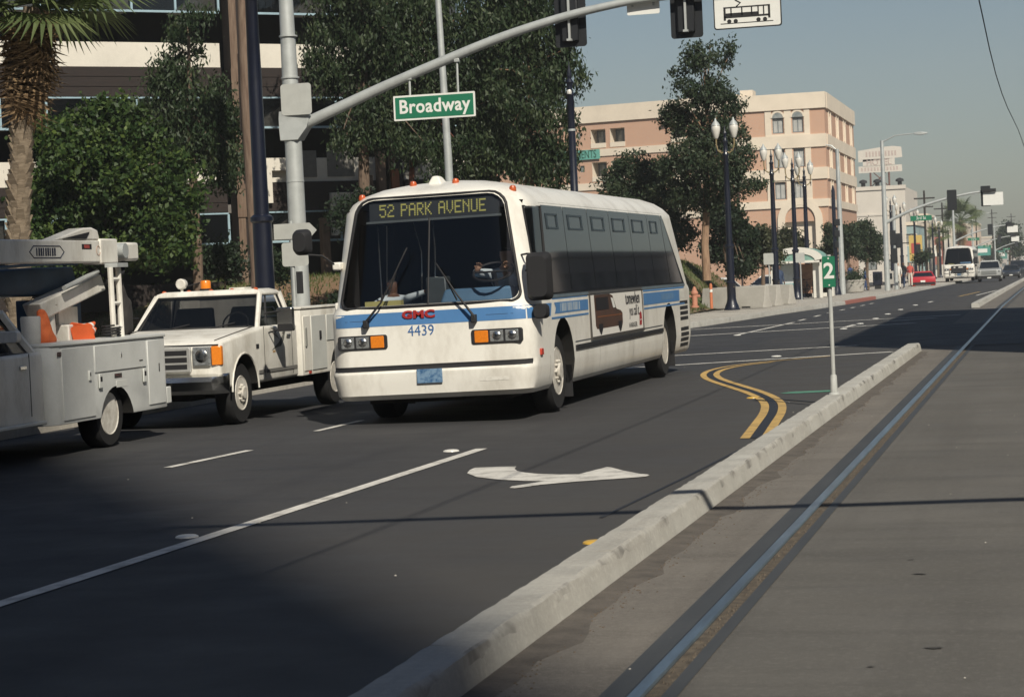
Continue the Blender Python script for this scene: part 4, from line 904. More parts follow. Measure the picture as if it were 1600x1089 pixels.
# doors, rub strip, badge, handle, emblem
for s in (-1, 1):
    for yy in (1.66, 2.74): MB().box(min(s*.928, s*.934), max(s*.928, s*.934), yy, yy+.010, .56, 1.23).build('door_seam', MATS['seam_shadow'], pk)
    panel(pk, 'rub_strip', s*.93, 1.42, 1.63, .615, .665, mat('strip_grey', (0.16, 0.155, 0.145), 0.6), .012, s); panel(pk, 'rub_strip', s*.93, 1.70, 2.90, .615, .665, MATS['strip_grey'], .012, s)
    panel(pk, 'fender_badge', s*.93, 1.36, 1.46, .95, 1.01, M_black, .008, s); panel(pk, 'door_handle', s*.93, 2.52, 2.66, 1.06, 1.10, M_chrome, .02, s)
em = MB(); e0 = .935
em.add([(e0,1.85,1.20),(e0,2.10,1.09),(e0,2.30,1.02),(e0,2.13,1.10)], [(0,1,2,3)]); em.add([(e0,1.88,1.215),(e0,2.05,1.20),(e0,2.22,1.05),(e0,2.02,1.18)], [(0,1,2,3)])
em.add([(e0,2.22,1.00),(e0,2.50,1.17),(e0,2.42,1.03),(e0,2.28,.94)], [(0,1,2,3)]); em.add([(e0,1.92,.90),(e0,2.25,1.01),(e0,2.30,.95),(e0,2.1,.93)], [(0,1,2,3)]); em.add([(e0,2.36,1.12),(e0,2.52,1.24),(e0,2.55,1.20),(e0,2.42,1.10)], [(0,1,2,3)])
tag(em.build('door_emblem', mat('emblem_dark', (0.06, 0.075, 0.07), 0.6, col2=(0.25, 0.24, 0.21), scale=12), pk, smooth=False), kind='stuff')
panel(pk, 'emblem_beak', .93, 1.98, 2.08, .87, .90, mat('emblem_tan', (0.42, 0.28, 0.14), 0.6), .004)
for s in (-1, 1):
    a = MB(); a.tube([(s*.90,1.80,1.40),(s*1.16,1.86,1.43)], .012, 5); a.tube([(s*.93,1.85,1.14),(s*1.16,1.86,1.20)], .012, 5); am = a.build('mirror_arm', M_black, pk)
    MB().loft([[(x_, y_, z_) for x_, z_ in rrect(min(s*1.06,s*1.28), max(s*1.06,s*1.28), 1.15, 1.47, .03)] for y_ in (1.84, 1.93)]).build('mirror_housing', M_chrome, am, bevel=0.01)
    MB().prism(rrect(min(s*1.065,s*1.275), max(s*1.065,s*1.275), 1.152, 1.25, .02), 1.835, 1.9, 'Y').build('mirror_lower', M_black, am)
# roof equipment
bc_ = MB().lathe([(.085, 0), (.085, .02), (.075, .03)], (-.16, 2.42, 1.735), 14).build('beacon_base', M_black, pk)
MB().lathe([(.072, .03), (.072, .12), (.06, .14), (.02, .145)], (-.16, 2.42, 1.735), 14).build('beacon_dome', M_amber, bc_)
sl = MB(); sl.tube([(-.50, 2.40, 1.72), (-.50, 2.40, 1.80)], .02, 6); sl.tube([(-.50,2.52,1.84),(-.50,2.45,1.84),(-.50,2.36,1.84),(-.50,2.34,1.84)], [.03,.07,.075,.06], 12); sl.build('spotlight', M_truckwhite, pk)
MB().tube([(-.46,2.42,1.80),(-.18,2.42,1.86)], .008, 4).build('cable', M_black, pk)
for x_ in (-.66, -.30, .02, .32, .66): MB().lathe([(.035, 0), (.033, .02), (.015, .032)], (x_, 2.16, 1.70+.02), 8).build('clearance_lamp', MATS['orange_lens'], pk)
MB().box(.22,.44,2.3,2.6,1.73,1.76).build('roof_vent', M_truckwhite, pk, bevel=.01)
# utility body behind the cab
for s in (-1, 1):
    zt = 1.42 if s > 0 else 1.62
    ub = MB().box(min(s*.52, s*.96), max(s*.52, s*.96), 3.06, 5.6, .50, zt).build('utility_cabinet', [M_truckwhite, M_under], pk, bevel=0.012); bake(ub)
    cut(ub, MB().prism(arch_poly(4.70, .46, .90), s*.45, s*1.4, 'X'), M_under)
    for (y0, y1, z0, z1) in ((3.12, 3.42, .56, zt-.1), (3.46, 4.08, .56, zt-.1), (4.12, 5.05, .95, zt-.1), (5.1, 5.55, .56, zt-.1)):
        d = panel(ub, 'cabinet_door', s*.96, y0, y1, z0, z1, M_utilgrey if y0 > 3.4 else M_truckwhite, .012, s)
    MB().box(min(s*.50, s*.975), max(s*.50, s*.975), 3.04, 5.62, zt, zt+.03).build('cabinet_lid', M_truckwhite, ub, bevel=0.008)
    for y0 in (3.78, 4.9): panel(ub, 'cabinet_latch', s*.972, y0, y0+.07, .98, 1.10, M_black, .014, s)
    panel(ub, 'side_reflector', s*.96, 3.30, 3.40, .515, .55, M_red, .012, s)
    panel(ub, 'fuel_filler', s*.972, 3.17, 3.22, .90, 1.16, mat('filler_grey', (0.25,0.25,0.23), .6), .02, s)
MB().box(-.52, .52, 3.06, 5.6, .50, .80).build('bed_floor', M_under, pk); MB().box(-.96, .96, 5.6, 5.68, .52, .75).build('rear_step', M_chrome, pk)
MB().box(-.40, .40, .4, 5.4, .34, .50).build('chassis', M_under, pk)
for y_ in (.92, 4.70):
    for s in (-1, 1): wheel(pk, (s*.76, y_, .40), .40, .22, .215, s, .04 if y_ < 2 else .11, bolts=8)
    MB().tube([(-.75, y_, .4), (.75, y_, .4)], .06, 8).build('axle', M_under, pk)

# ---------------------------------------------------------------- bucket truck
bt = thing('bucket_truck', 'white aerial bucket truck with folded boom and side lockers, its cab in shade', 'bucket truck', (-11.45, 18.0, 0))
prof = [(.30,.45),(.06,.55),(.04,.95),(.10,1.05),(1.15,1.14),(3.28,1.17),(3.28,.40)]
cb = MB().prism(prof, -.96, .96, 'X').build('body', [M_truckwhite, M_under], bt, bevel=0.045, seg=3); bake(cb)
for s in (-1, 1): cut(cb, MB().prism(arch_poly(.95, .46, .88), s*.55, s*1.3, 'X'), M_under)
greenhouse(bt, (.88, 1.30, 3.18), (.76, 1.85, 2.72), 1.16, 1.60, 1.67, M_truckwhite, G_truck)
MB().box(-.84, .84, 1.5, 3.1, .8, 1.12).build('cab_floor', M_dark, bt)
for x_ in (-.4, .4): MB().hexa([(x_-.28,2.45,1.0),(x_+.28,2.45,1.0),(x_+.28,2.62,1.0),(x_-.28,2.62,1.0),(x_-.22,2.58,1.52),(x_+.22,2.58,1.52),(x_+.22,2.70,1.52),(x_-.22,2.70,1.52)]).build('seat_back', mat('seat_tan', (0.25, 0.24, 0.22), .8), bt, bevel=.04)
for s in (-1, 1):
    for yy in (1.42, 2.95): MB().box(min(s*.958, s*.964), max(s*.958, s*.964), yy, yy+.010, .5, 1.16).build('door_seam', MATS['seam_shadow'], bt)
    panel(bt, 'door_handle', s*.96, 2.72, 2.86, 1.00, 1.04, M_chrome, .02, s)
    MB().box(min(s*.95,s*1.02), max(s*.95,s*1.02), 1.5, 3.2, .40, .44).build('cab_step', M_utilgrey, bt, bevel=.01)
    a = MB(); a.tube([(s*.92,2.05,1.36),(s*1.14,2.08,1.38)], .012, 5); am = a.build('mirror_arm', M_black, bt)
    MB().loft([[(x_, y_, z_) for x_, z_ in rrect(min(s*1.06,s*1.30), max(s*1.06,s*1.30), 1.30, 1.42, .03)] for y_ in (2.04, 2.14)]).build('mirror_housing', M_truckwhite, am, bevel=.01)
    panel(bt, 'grille_wire', s*.96, .9, .95, .98, 1.0, M_black, .004, s)
sg = MB().box(-.55, .55, .01, .06, .66, .98).build('grille', MATS['grille_silver'], bt, bevel=.01)
for s in (-1, 1): MB().box(min(s*.60,s*.88), max(s*.60,s*.88), .015, .07, .72, .98).build('headlight', M_lamp, bt, bevel=.01)
MB().box(-.98, .98, -.08, .10, .42, .62).build('front_bumper', M_chrome, bt, bevel=.03)
# lockers
M_loc = mat('locker_paint', (0.56, 0.57, 0.55), 0.5, var=0.06, scale=2.5, col2=(0.46, 0.47, 0.45))
for s in (-1, 1):
    ring = lambda x0, x1: None
    lk = MB()
    pts = [(s*.50,3.40),(s*.86,3.40),(s*.955,3.46),(s*1.0,3.58),(s*1.0,6.46),(s*.50,6.46)]
    lk.prism(pts, .36, 1.21, 'Z'); L_ = lk.build('locker', [M_loc, M_under], bt, bevel=.012); bake(L_)
    cut(L_, MB().prism(arch_poly(5.02, .47, .70), s*.4, s*1.4, 'X'), M_under)
    MB().prism([(a+(.02*s if abs(a) > .6 else -.02*s), b_) for a, b_ in pts], 1.21, 1.245, 'Z').build('locker_lid', M_loc, L_, bevel=.008)
    for (y0, y1, z0, z1) in ((3.62, 4.42, .40, 1.18), (4.46, 5.86, .88, 1.18), (5.92, 6.40, .42, 1.18)):
        panel(L_, 'locker_door', s*1.0, y0, y1, z0, z1, M_loc, .014, s)
    for (y0, z0, w_, h_) in ((4.26, .80, .06, .11), (4.52, .70, .09, .16), (5.74, .70, .09, .16)): 
        q = panel(L_, 'locker_latch', s*1.012, y0, y0+w_, z0, z0+h_, M_utilgrey, .02, s); panel(q, 'latch_recess', s*1.03, y0+.015, y0+w_-.02, z0+h_*.45, z0+h_*.8, M_black, .004, s)
    panel(L_, 'locker_handle', s*1.012, 5.15, 5.17, 1.02, 1.08, M_chrome, .012, s); panel(L_, 'locker_handle', s*1.012, 5.66, 5.76, .955, .965, M_black, .01, s); panel(L_, 'locker_handle', s*1.012, 6.22, 6.24, .80, .90, M_black, .01, s)
    panel(L_, 'warning_plate', s*1.0, 4.98, 5.18, .79, .84, mat('plate_red_white', (0.30, 0.05, 0.04), .5, col2=(.03,.03,.03), scale=30, thr=(.5,.6)), .005, s)
    panel(L_, 'notice_plate', s*1.0, 5.02, 5.32, .68, .76, M_utilgrey, .004, s)
    panel(L_, 'side_marker', s*1.0, 3.66-.12, 3.66-.03, 1.10, 1.15, mat('marker_dark', (.05,.02,.02), .4), .012, s)
MB().box(-.50, .50, 3.40, 6.46, .52, .70).build('bed_floor', M_under, bt)
MB().box(-1.0, 1.0, 6.46, 6.60, .40, .60).build('rear_step', M_utilgrey, bt, bevel=.01)
MB().box(-.38, .38, .4, 6.3, .34, .52).build('chassis', M_under, bt)
for y_ in (.95, 5.02):
    for s in (-1, 1): wheel(bt, (s*.78, y_, .385), .385, .24, .235, s, .04 if y_ < 2 else .12, bolts=8)
    MB().tube([(-.75, y_, .385), (.75, y_, .385)], .06, 8).build('axle', M_under, bt)
# aerial lift
bx_ = .55
bm_ = MB().box(bx_-.11, bx_+.11, 1.4, 5.80, 2.12, 2.38).build('upper_boom', M_truckwhite, bt, bevel=.018)
MB().box(bx_-.125, bx_+.125, 5.50, 5.98, 2.105, 2.40).build('boom_collar', M_truckwhite, bm_, bevel=.02)
kn = MB(); kn.tube([(bx_-.16, 6.12, 2.26), (bx_+.16, 6.12, 2.26)], .09, 12); kn.box(bx_-.08, bx_+.08, 5.9, 6.2, 2.18, 2.34); kn.build('elbow_pin', M_galv, bm_)
MB().box(bx_-.12, bx_+.12, 6.22, 6.60, 2.14, 2.36).build('elbow_housing', M_truckwhite, bm_, bevel=.03)
MB().prism([(4.35,2.38),(5.55,2.38),(5.50,2.50),(5.35,2.53),(5.1,2.52)], bx_-.10, bx_+.10, 'X').build('boom_cover', M_truckwhite, bm_, bevel=.02)
MB().prism([(4.55,2.395),(5.15,2.395),(5.25,2.475)], bx_+.095, bx_+.112, 'X').build('cover_opening', M_black, bm_)
for k in range(9): panel(bm_, 'boom_lettering', bx_+.11, 3.86+k*.055, 3.86+k*.055+(.04 if k % 3 else .03), 2.20, 2.29, mat('lettering_navy', (.02,.025,.05), .6), .003)
q = MB()
for a, b_ in (((3.70,2.245),(3.80,2.31)), ((3.70,2.245),(3.80,2.18)), ((4.55,2.245),(4.45,2.31)), ((4.55,2.245),(4.45,2.18)), ((3.80,2.31),(4.45,2.31)), ((3.80,2.18),(4.45,2.18))): q.tube([(bx_+.112, *a), (bx_+.112, *b_)], .006, 4)
q.build('lettering_border', MATS['lettering_navy'], bm_)
panel(bm_, 'danger_label', bx_+.11, 5.02, 5.28, 2.275, 2.335, M_black, .003); panel(bm_, 'danger_label', bx_+.112, 5.08, 5.22, 2.285, 2.325, mat('label_red', (.35,.06,.05), .5), .004)
q = MB(); q.tube([(bx_+.112, 5.46+.05*math.cos(6.283*k/14), 2.26+.055*math.sin(6.283*k/14)) for k in range(15)], .005, 4, cap=False); q.build('round_label', mat('label_tan', (.40,.26,.20), .6), bm_)
lb = MB(); lb.hexa([(bx_-.28,4.35,1.50),(bx_-.05,4.35,1.50),(bx_-.05,4.22,1.68),(bx_-.28,4.22,1.68),(bx_-.28,5.98,1.80),(bx_-.05,5.98,1.80),(bx_-.05,5.85,1.99),(bx_-.28,5.85,1.99)])
lbo = lb.build('lower_boom', M_truckwhite, bt, bevel=.02)
MB().tube([(bx_+.02,4.7,1.84),(bx_+.02,5.6,2.02)], .03, 8).build('lift_cylinder', M_galv, lbo)
MB().tube([(bx_-.02,5.9,1.9),(bx_+.05,6.25,2.0),(bx_,6.4,2.2)], .025, 6).build('hydraulic_hose', M_black, lbo)
M_bucket = mat('bucket_fibreglass', (0.045, 0.085, 0.14), 0.5, var=0.2, scale=3)
bk = MB().loft([[(bx_-.55+dx, y_, 1.93+dz) for dx, dz in ((-.20*k,-.17*k),(.28*k,-.17*k),(.34*k,0),(.30*k,.16*k),(-.22*k,.16*k),(-.26*k,0))] for y_, k in ((3.55,.72),(3.62,.85),(4.6,.98),(5.5,1.0),(5.55,.9))]).build('bucket', M_bucket, bt, bevel=.02)
MB().tube([(bx_-.25,3.60,2.09),(bx_-.22,4.6,2.12),(bx_-.20,5.52,2.12)], .02, 6).build('bucket_rim', mat('rim_blue', (.05,.11,.18), .5), bk)
MB().lathe([(.20,1.0-.3),(.20,1.18),(.12,1.30),(.11,1.62),(.16,1.66)], (bx_-.20, 4.62, 0), 14).build('turret', M_truckwhite, bt)
rs = MB()
for y_ in (5.52, 5.74): rs.tube([(bx_+.22, y_+.02, .70), (bx_+.22, y_, 2.10 if y_ > 5.6 else 2.06)], .034, 8)
for z_ in (1.36, 1.64, 1.92): rs.tube([(bx_+.22,5.52,z_),(bx_+.22,5.74,z_)], .026, 6)
rs.build('boom_rest', M_truckwhite, bt)
MB().box(bx_+.14, bx_+.30, 5.55, 5.85, 2.06, 2.11).build('rest_pad', M_galv, bt)
MB().box(-.05, .48, 4.95, 5.55, .70, 1.42).build('tool_chest', M_truckwhite, bt, bevel=.015)
MB().box(-.30, .20, 5.2, 5.9, .70, 1.72).build('rear_cabinet', mat('cabinet_blue', (.06,.10,.16), .5), bt, bevel=.015)
MB().box(.30,.34,5.0,5.5,1.42,1.62).build('chest_divider', M_truckwhite, bt)
MB().lathe([(.09,.0),(.10,.02),(.11,.28),(.10,.30)], (.62, 3.72, 1.245), 12).build('water_jug', mat('jug_white', (.7,.68,.62), .5), bt)
# traffic cones lying against the turret, orange jacket hung over them, dark coat on the boom rest
def cone(loc, rx, ry, label, h=.36):
    t_ = thing('traffic_cone', label, 'traffic cone', loc)
    for k, (a, b_, m_) in enumerate(((.03,.2,0),(.2,.36,1),(.36,.62,0),(.62,.78,1),(.78,1.0,0))):
        MB().lathe([(.09*(1-a)+.02, a*h), (.09*(1-b_)+.02, b_*h)], (0,0,0), 14).build('cone_band', M_orange if m_ == 0 else M_signwhite, t_)
    MB().prism(rrect(-.13,.13,-.13,.13,.03), 0, .02, 'Z').build('cone_base', M_orange, t_); t_.rotation_euler = (rx, ry, 0); return t_
cone((-10.90, 23.25-.15, 1.30), R(-70), R(10), 'orange and white traffic cone lying on the bucket truck lockers beside the jacket')
cone((-10.82, 23.0, 1.28), R(-78), R(-8), 'orange traffic cone lying nearest the cab on the bucket truck lockers')
def drape(name, label, cat, rings, mt, loc):
    o = MB().loft([[Vector(p) for p in r_] for r_ in rings]).build(name, mt, None, loc=loc); s_ = o.modifiers.new('s', 'SUBSURF'); s_.levels = 2; s_.render_levels = 2
    n_ = o.modifiers.new('d', 'DISPLACE'); tx = bpy.data.textures.new(name+'_folds', 'CLOUDS'); tx.noise_scale = 0.10; n_.texture = tx; n_.strength = 0.05
    return tag(o, label, cat)
def el(cx, cy, z, rx, ry, n=10, ph=0): return [(cx+rx*math.cos(6.283*k/n+ph)*(1+.12*math.sin(3*k)), cy+ry*math.sin(6.283*k/n+ph), z) for k in range(n)]
drape('orange_jacket', 'orange safety jacket slumped over cones in the bucket truck bed', 'jacket', [el(0,0,0,.13,.22), el(0,-.02,.12,.12,.19), el(0,-.06,.24,.09,.13), el(0,-.05,.30,.055,.08), el(0,-.05,.38,.05,.07), el(0,-.05,.41,.03,.04)], mat('hi_vis_orange', (.80,.20,.06), .8, col2=(.55,.10,.03), scale=9), (-10.88, 22.15, 1.20))
drape('dark_coat', 'dark work coat hanging from the boom elbow behind the white rest posts', 'coat', [el(0,0,0,.10,.26), el(0,.02,.25,.11,.24), el(0,.02,.45,.11,.20), el(0,0,.52,.09,.10), el(0,-.03,.75,.03,.04), el(0,-.03,.98,.02,.02)], mat('coat_black', (.022,.020,.020), .9, col2=(.05,.045,.04), scale=8), (-10.98, 24.42, 1.20))
# loose load: person-height tripod? none; a coil of cable on the locker lid
q = MB(); q.tube([(.10*math.cos(k*.5), .13*math.sin(k*.5), .015*k/6) for k in range(50)], .012, 5)
tag(q.build('cable_coil', M_black, loc=(-10.72, 23.55, 1.26)), 'black cable coil lying on the bucket truck locker lid', 'cable')
# ================================================================== POLES, SIGNALS, SIGNS
def P40(x, y, Y=40.0): return atY(x, y, Y)
sp_ = thing('signal_mast', 'tall galvanised signal mast whose curved arm carries the Broadway sign', 'traffic signal', (-14.2, 40.0, .15))
SO = Vector((-14.2, 40.0, .15))
MB().tube([(0,0,0),(0,0,4.6),(-.02,0,8.8)], [.185,.165,.12], 16).build('pole', M_galv, sp_)
MB().lathe([(.30,0),(.30,.06),(.22,.10),(.21,.30),(.19,.34)], (0,0,0), 16).build('pole_base', M_galv, sp_)
arm_px = [(478,193),(540,164),(600,136),(690,97),(780,60),(870,30),(940,12),(1010,-1),(1110,-10),(1235,-14)]
apts = [P40(*p)-SO for p in arm_px]; arad = [.115+(.055-.115)*i/(len(apts)-1) for i in range(len(apts))]
arm = MB().tube(smooth_path(apts, 4), [.115-.06*i/36 for i in range(37)], 12).build('mast_arm', M_galv, sp_)
b0 = apts[0]
MB().loft([[(-.20,-.19,b0.z-.32),(.16,-.19,b0.z-.32),(.16,.19,b0.z-.32),(-.20,.19,b0.z-.32)],[(-.21,-.2,b0.z-.1),(.34,-.15,b0.z-.08),(.34,.15,b0.z-.08),(-.21,.2,b0.z-.1)],[(-.21,-.2,b0.z+.12),(.40,-.12,b0.z+.16),(.40,.12,b0.z+.16),(-.21,.2,b0.z+.12)],[(-.20,-.19,b0.z+.24),(.16,-.19,b0.z+.24),(.16,.19,b0.z+.24),(-.20,.19,b0.z+.24)]]).build('arm_bracket', M_galv, sp_, bevel=.01)
for z_ in (3.6, 5.6, 6.4): MB().lathe([(.178,0),(.178,.03)], (0,0,z_), 16).build('pole_band', M_galv, sp_)
for i in (9, 14, 21): 
    p = smooth_path(apts, 4)[i]; q = smooth_path(apts, 4)[i+1]
    MB().tube([p, p+(q-p)*.12], .11-.0015*i, 12).build('arm_band', M_galv, arm)
# street name sign hung from the arm
def hanging(name, label, cat, px0, px1, py0, py1, Y, mt, thick=.012):
    a, b = P40(px0, py1, Y), P40(px1, py0, Y); cx = (a.x+b.x)/2; w = b.x-a.x; h = (P40(px0, py0, Y).z-a.z)
    t = thing(name, label, cat, (cx, Y, a.z)); return t, w, h
t, w, h = hanging('street_name_sign', 'green Broadway street name sign hanging from the curved mast arm', 'street sign', 616, 742, 151, 190, 39.93, M_green)
MB().prism(rrect(-w/2, w/2, 0, h, .02), 0, .02, 'Y').build('sign_border', M_signwhite, t)
MB().prism(rrect(-w/2+.035, w/2-.035, .035, h-.035, .012), -.004, .004, 'Y').build('sign_face', M_green, t)
inst(text_mesh('Broadway', .36, M_signwhite, .001, .92, .008, 1.06), 'lettering', t, (0, -.006, h*.52))
for px_, py_ in ((640, 116), (714, 88)):
    q = P40(px_, py_, 40)-Vector(t.location); MB().tube([(q.x, .03, h-.05), (q.x, .05, q.z-.02)], .022, 6).build('hanger_rod', M_galv, t); MB().box(q.x-.05, q.x+.05, .0, .10, q.z-.12, q.z-.05).build('hanger_clamp', M_galv, t, bevel=.01)
# overhead signals seen from behind
def signal_back(px, pyb, label, Y=40.2, w=.60, h=1.25):
    c = P40(px, pyb, Y); t = thing('traffic_light', label, 'traffic light', (c.x, Y, c.z))
    MB().prism(rrect(-w/2, w/2, 0, h, .06), 0, .012, 'Y').build('backplate', mat('signal_black', (.012,.014,.017), .5, var=.1), t)
    MB().box(-.16, .16, -.10, 0, .10, h-.10).build('housing', MATS['signal_black'], t, bevel=.02)
    for k in range(3): MB().tube([(0, .012, .26+k*.36), (0, .16, .25+k*.36)], .13, 12).build('visor', MATS['signal_black'], t)
    MB().box(-.022, .022, -.16, -.11, .12, h+.35).build('mount_bracket', M_galv, t, bevel=.006)
    MB().box(-.045, .045, -.20, .0, .10, .14).build('bracket_foot', M_galv, t)
    return t
signal_back(893, 74, 'black-backed traffic light hanging over the avenue against the eucalyptus'); signal_back(1074, 60, 'black-backed traffic light hanging beside the tram pictogram sign')
t, w, h = hanging('lane_sign', 'plain pale sign panel on the mast arm between the two traffic lights', 'sign', 980, 1029, -22, 25, 40.1, M_alu)
MB().prism(rrect(-w/2, w/2, 0, h, .03), 0, .012, 'Y').build('panel', M_signwhite, t); 
for x_ in (-.2, .2): MB().box(x_-.02, x_+.02, -.03, 0, .15, h+.1).build('rail', M_galv, t)
t, w, h = hanging('tram_sign', 'white sign with a black tram pictogram above the avenue', 'sign', 1116, 1219, -34, 48, 40.05, M_signwhite)
MB().prism(rrect(-w/2, w/2, 0, h, .05), 0, .014, 'Y').build('border', M_black, t); MB().prism(rrect(-w/2+.022, w/2-.022, .022, h-.022, .04), -.006, .004, 'Y').build('sign_face', M_signwhite, t)
tr = MB(); y_ = -.009
def rc(x0, x1, z0, z1): tr.box(x0, x1, y_, y_+.002, z0, z1)
rc(-.50,.47,.095,.11); rc(-.43,.40,.20,.235); rc(-.44,-.40,.16,.38); rc(.38,.42,.16,.40); rc(-.44,.42,.38,.405); rc(-.40,.20,.235,.29)
for x_ in (-.30,-.10,.08,.20,.30): rc(x_-.012, x_+.012, .235, .385)
for x_ in (-.34,-.22,.20,.32): tr.lathe([(.04,y_),(.04,y_+.002)], (x_,0,.14), 12, axis='Y')
tr.tube([(-.2,y_,.405),(-.12,y_,.47),(-.22,y_,.53)], .012, 4)
tr.build('pictogram', M_black, t)
# street lights
tl = thing('street_light', 'slim grey street light pole rising behind the Broadway sign', 'street light', (atY(702,285,59.6).x, 59.6, .15))
MB().tube([(0,0,0),(0,0,5),(-.1,0,10.5)], [.14,.115,.08], 12).build('pole', M_galv, tl); MB().lathe([(.25,0),(.25,.05),(.17,.10),(.16,.4),(.14,.45)], (0,0,0), 12).build('pole_base', M_galv, tl)
MB().tube([(-.1,0,10.2),(.9,-.2,10.9),(2.2,-.4,11.0)], [.05,.04,.035], 8).build('lamp_arm', M_galv, tl); MB().loft([[(2.1,-.5,10.96),(2.1,-.3,10.96),(2.1,-.3,11.06),(2.1,-.5,11.06)],[(2.45,-.56,10.92),(2.45,-.26,10.92),(2.45,-.26,11.10),(2.45,-.56,11.10)],[(2.85,-.48,10.96),(2.85,-.34,10.96),(2.85,-.34,11.04),(2.85,-.48,11.04)]]).build('lamp_head', M_galv, tl, bevel=.02)
M_globe = mat('opal_globe', (.62,.60,.55), .35, var=.05); M_brass = mat('old_brass', (.32,.25,.13), .5, metal=.4)
def twin_lamp():
    t = thing('street_lamp', 'x', 'street lamp', (0,0,0))
    MB().lathe([(.30,0),(.30,.05),(.27,.08),(.25,.16),(.19,.30),(.165,.42),(.16,.95),(.185,.98),(.185,1.03),(.15,1.06),(.145,2.3),(.175,2.33),(.175,2.39),(.125,2.43)], (0,0,0), 14).build('pedestal', M_navy, t, angle=40)
    MB().lathe([(.022,0),(.02,.02)], (0,0,0), 8).build('hand_hole', M_brass, t).location = (.12, -.14, .85)
    MB().lathe([(.118,2.40),(.105,4.4),(.092,5.65),(.115,5.68),(.115,5.74),(.085,5.78),(.08,6.15),(.11,6.2),(.06,6.26),(.05,6.45),(.075,6.5),(.03,6.6),(.012,6.78)], (0,0,0), 12).build('shaft', M_navy, t, angle=40)
    for s in (-1, 1):
        MB().tube([(0,0,5.85),(s*.14,0,5.78),(s*.28,0,5.88),(s*.33,0,6.1),(s*.33,0,6.32)], [.03,.028,.026,.028,.035], 7).build('scroll_arm', M_brass if s else M_navy, t)
        MB().tube([(s*.33,0,5.95),(s*.33,0,5.72)], [.03,.012], 6).build('drop_finial', M_navy, t)
        g_ = MB().lathe([(.06,6.32),(.10,6.38),(.165,6.62),(.17,6.72),(.14,6.84),(.05,6.92)], (s*.33,0,0), 12).build('globe', M_globe, t)
        MB().lathe([(.17,6.80),(.12,6.90),(.05,6.98),(.015,7.08)], (s*.33,0,0), 10).build('globe_cap', M_galv, g_)
    return t
lamp0 = twin_lamp(); lgrp = 'twin-globe lamps along the avenue'
def put(o, px, Y, h=0.15, label=None, rz=0, sc=1.0):
    base = atY(px, 400, Y); # refine x at ground height
    yb = 400
    for _ in range(6): yb += (atY(px, yb, Y).z-(zg(Y)+h))*px_per_m(Y, base.x); base = atY(px, yb, Y)
    o.location = (base.x, Y, zg(Y)+h); o.rotation_euler = (0,0,rz); o.scale = (sc,)*3
    if label: o['label'] = label
    return o
put(lamp0, 1144, 79.8, label='navy twin-globe street lamp standing before the tall tree and concrete barriers')
LP = [(1214, 97, 'navy twin-globe street lamp beside the small grey sign left of the bus shelter'), (1246, 105, 'navy twin-globe street lamp in front of the bus shelter doorway'), (1264, 113, 'navy twin-globe street lamp next to the bicycle at the shelter'),
 (1396, 172, None), (1411, 190, None), (1432, 214, None), (1460, 250, None), (1470, 272, None), (1484, 300, None)]
for px_, Y_, l_ in LP:
    c = copy_tree(lamp0, label=l_ or 'distant navy twin-globe street lamp on the far stretch of sidewalk'); put(c, px_, Y_)
    if not l_: c['group'] = lgrp
c = copy_tree(lamp0, label='thick navy lamp post with a collar between the timber pole and the signal mast'); put(c, 421, 37.3, sc=1.2)
# finial post
fp = thing('banner_post', 'navy post with a pointed finial at the edge of the eucalyptus', 'post', (0,0,0))
MB().lathe([(.30,0),(.28,.10),(.18,.35),(.15,.5),(.14,2.3),(.17,2.36),(.12,2.42),(.105,5.6),(.10,6.6),(.13,6.64),(.10,6.70),(.07,6.8),(.09,6.95),(.12,7.0),(.06,7.1),(.08,7.2),(.02,7.45),(.01,7.6)], (0,0,0), 12).build('shaft', M_navy, fp, angle=40)
MB().lathe([(.06,-.06),(.075,0),(.05,.06)], (0,-.10,6.72), 8).build('lamp_ball', M_globe, fp)
MB().lathe([(.112,5.62),(.112,5.68)], (0,0,0), 12).build('collar', M_galv, fp)
put(fp, 907, 60.5)
# thin signpost with sign backs near the signal mast
sg = thing('sign_post', 'thin grey post carrying the backs of an arrow sign and a square sign', 'sign', (0,0,0)); put(sg, 466, 38.2)
SB = Vector(sg.location); L2 = lambda x, y: atY(x, y, 38.2)-SB
MB().tube([(0,0,0),(0,0,L2(462,345).z)], .035, 8).build('post', M_galv, sg)
a, b = L2(430, 375), L2(486, 348)
MB().prism([(a.x, a.z),(b.x-.02, a.z),(b.x+.12, (a.z+b.z)/2),(b.x-.02, b.z),(a.x, b.z)], -.05, -.04, 'Y').build('arrow_sign', M_alu, sg)
a, b = L2(443, 417), L2(482, 378); MB().prism(rrect(a.x, b.x, a.z, b.z, .05), -.05, -.04, 'Y').build('square_sign', M_alu, sg)
a, b = L2(466, 459), L2(474, 424); MB().box(a.x, b.x, -.08, -.03, a.z, b.z).build('push_button_box', M_black, sg, bevel=.01)
t = thing('parking_sign', 'square sign back fixed high on the signal mast below the arm', 'sign', tuple(atY(462,180,39.8)))
a = atY(440,180,39.8); b = atY(485,128,39.8); MB().prism(rrect(a.x-t.location.x, b.x-t.location.x, 0, b.z-a.z, .06), 0, .012, 'Y').build('panel', M_alu, t); MB().box(-.05,.05,.012,.05,.1,.5).build('mount_bracket', M_galv, t)
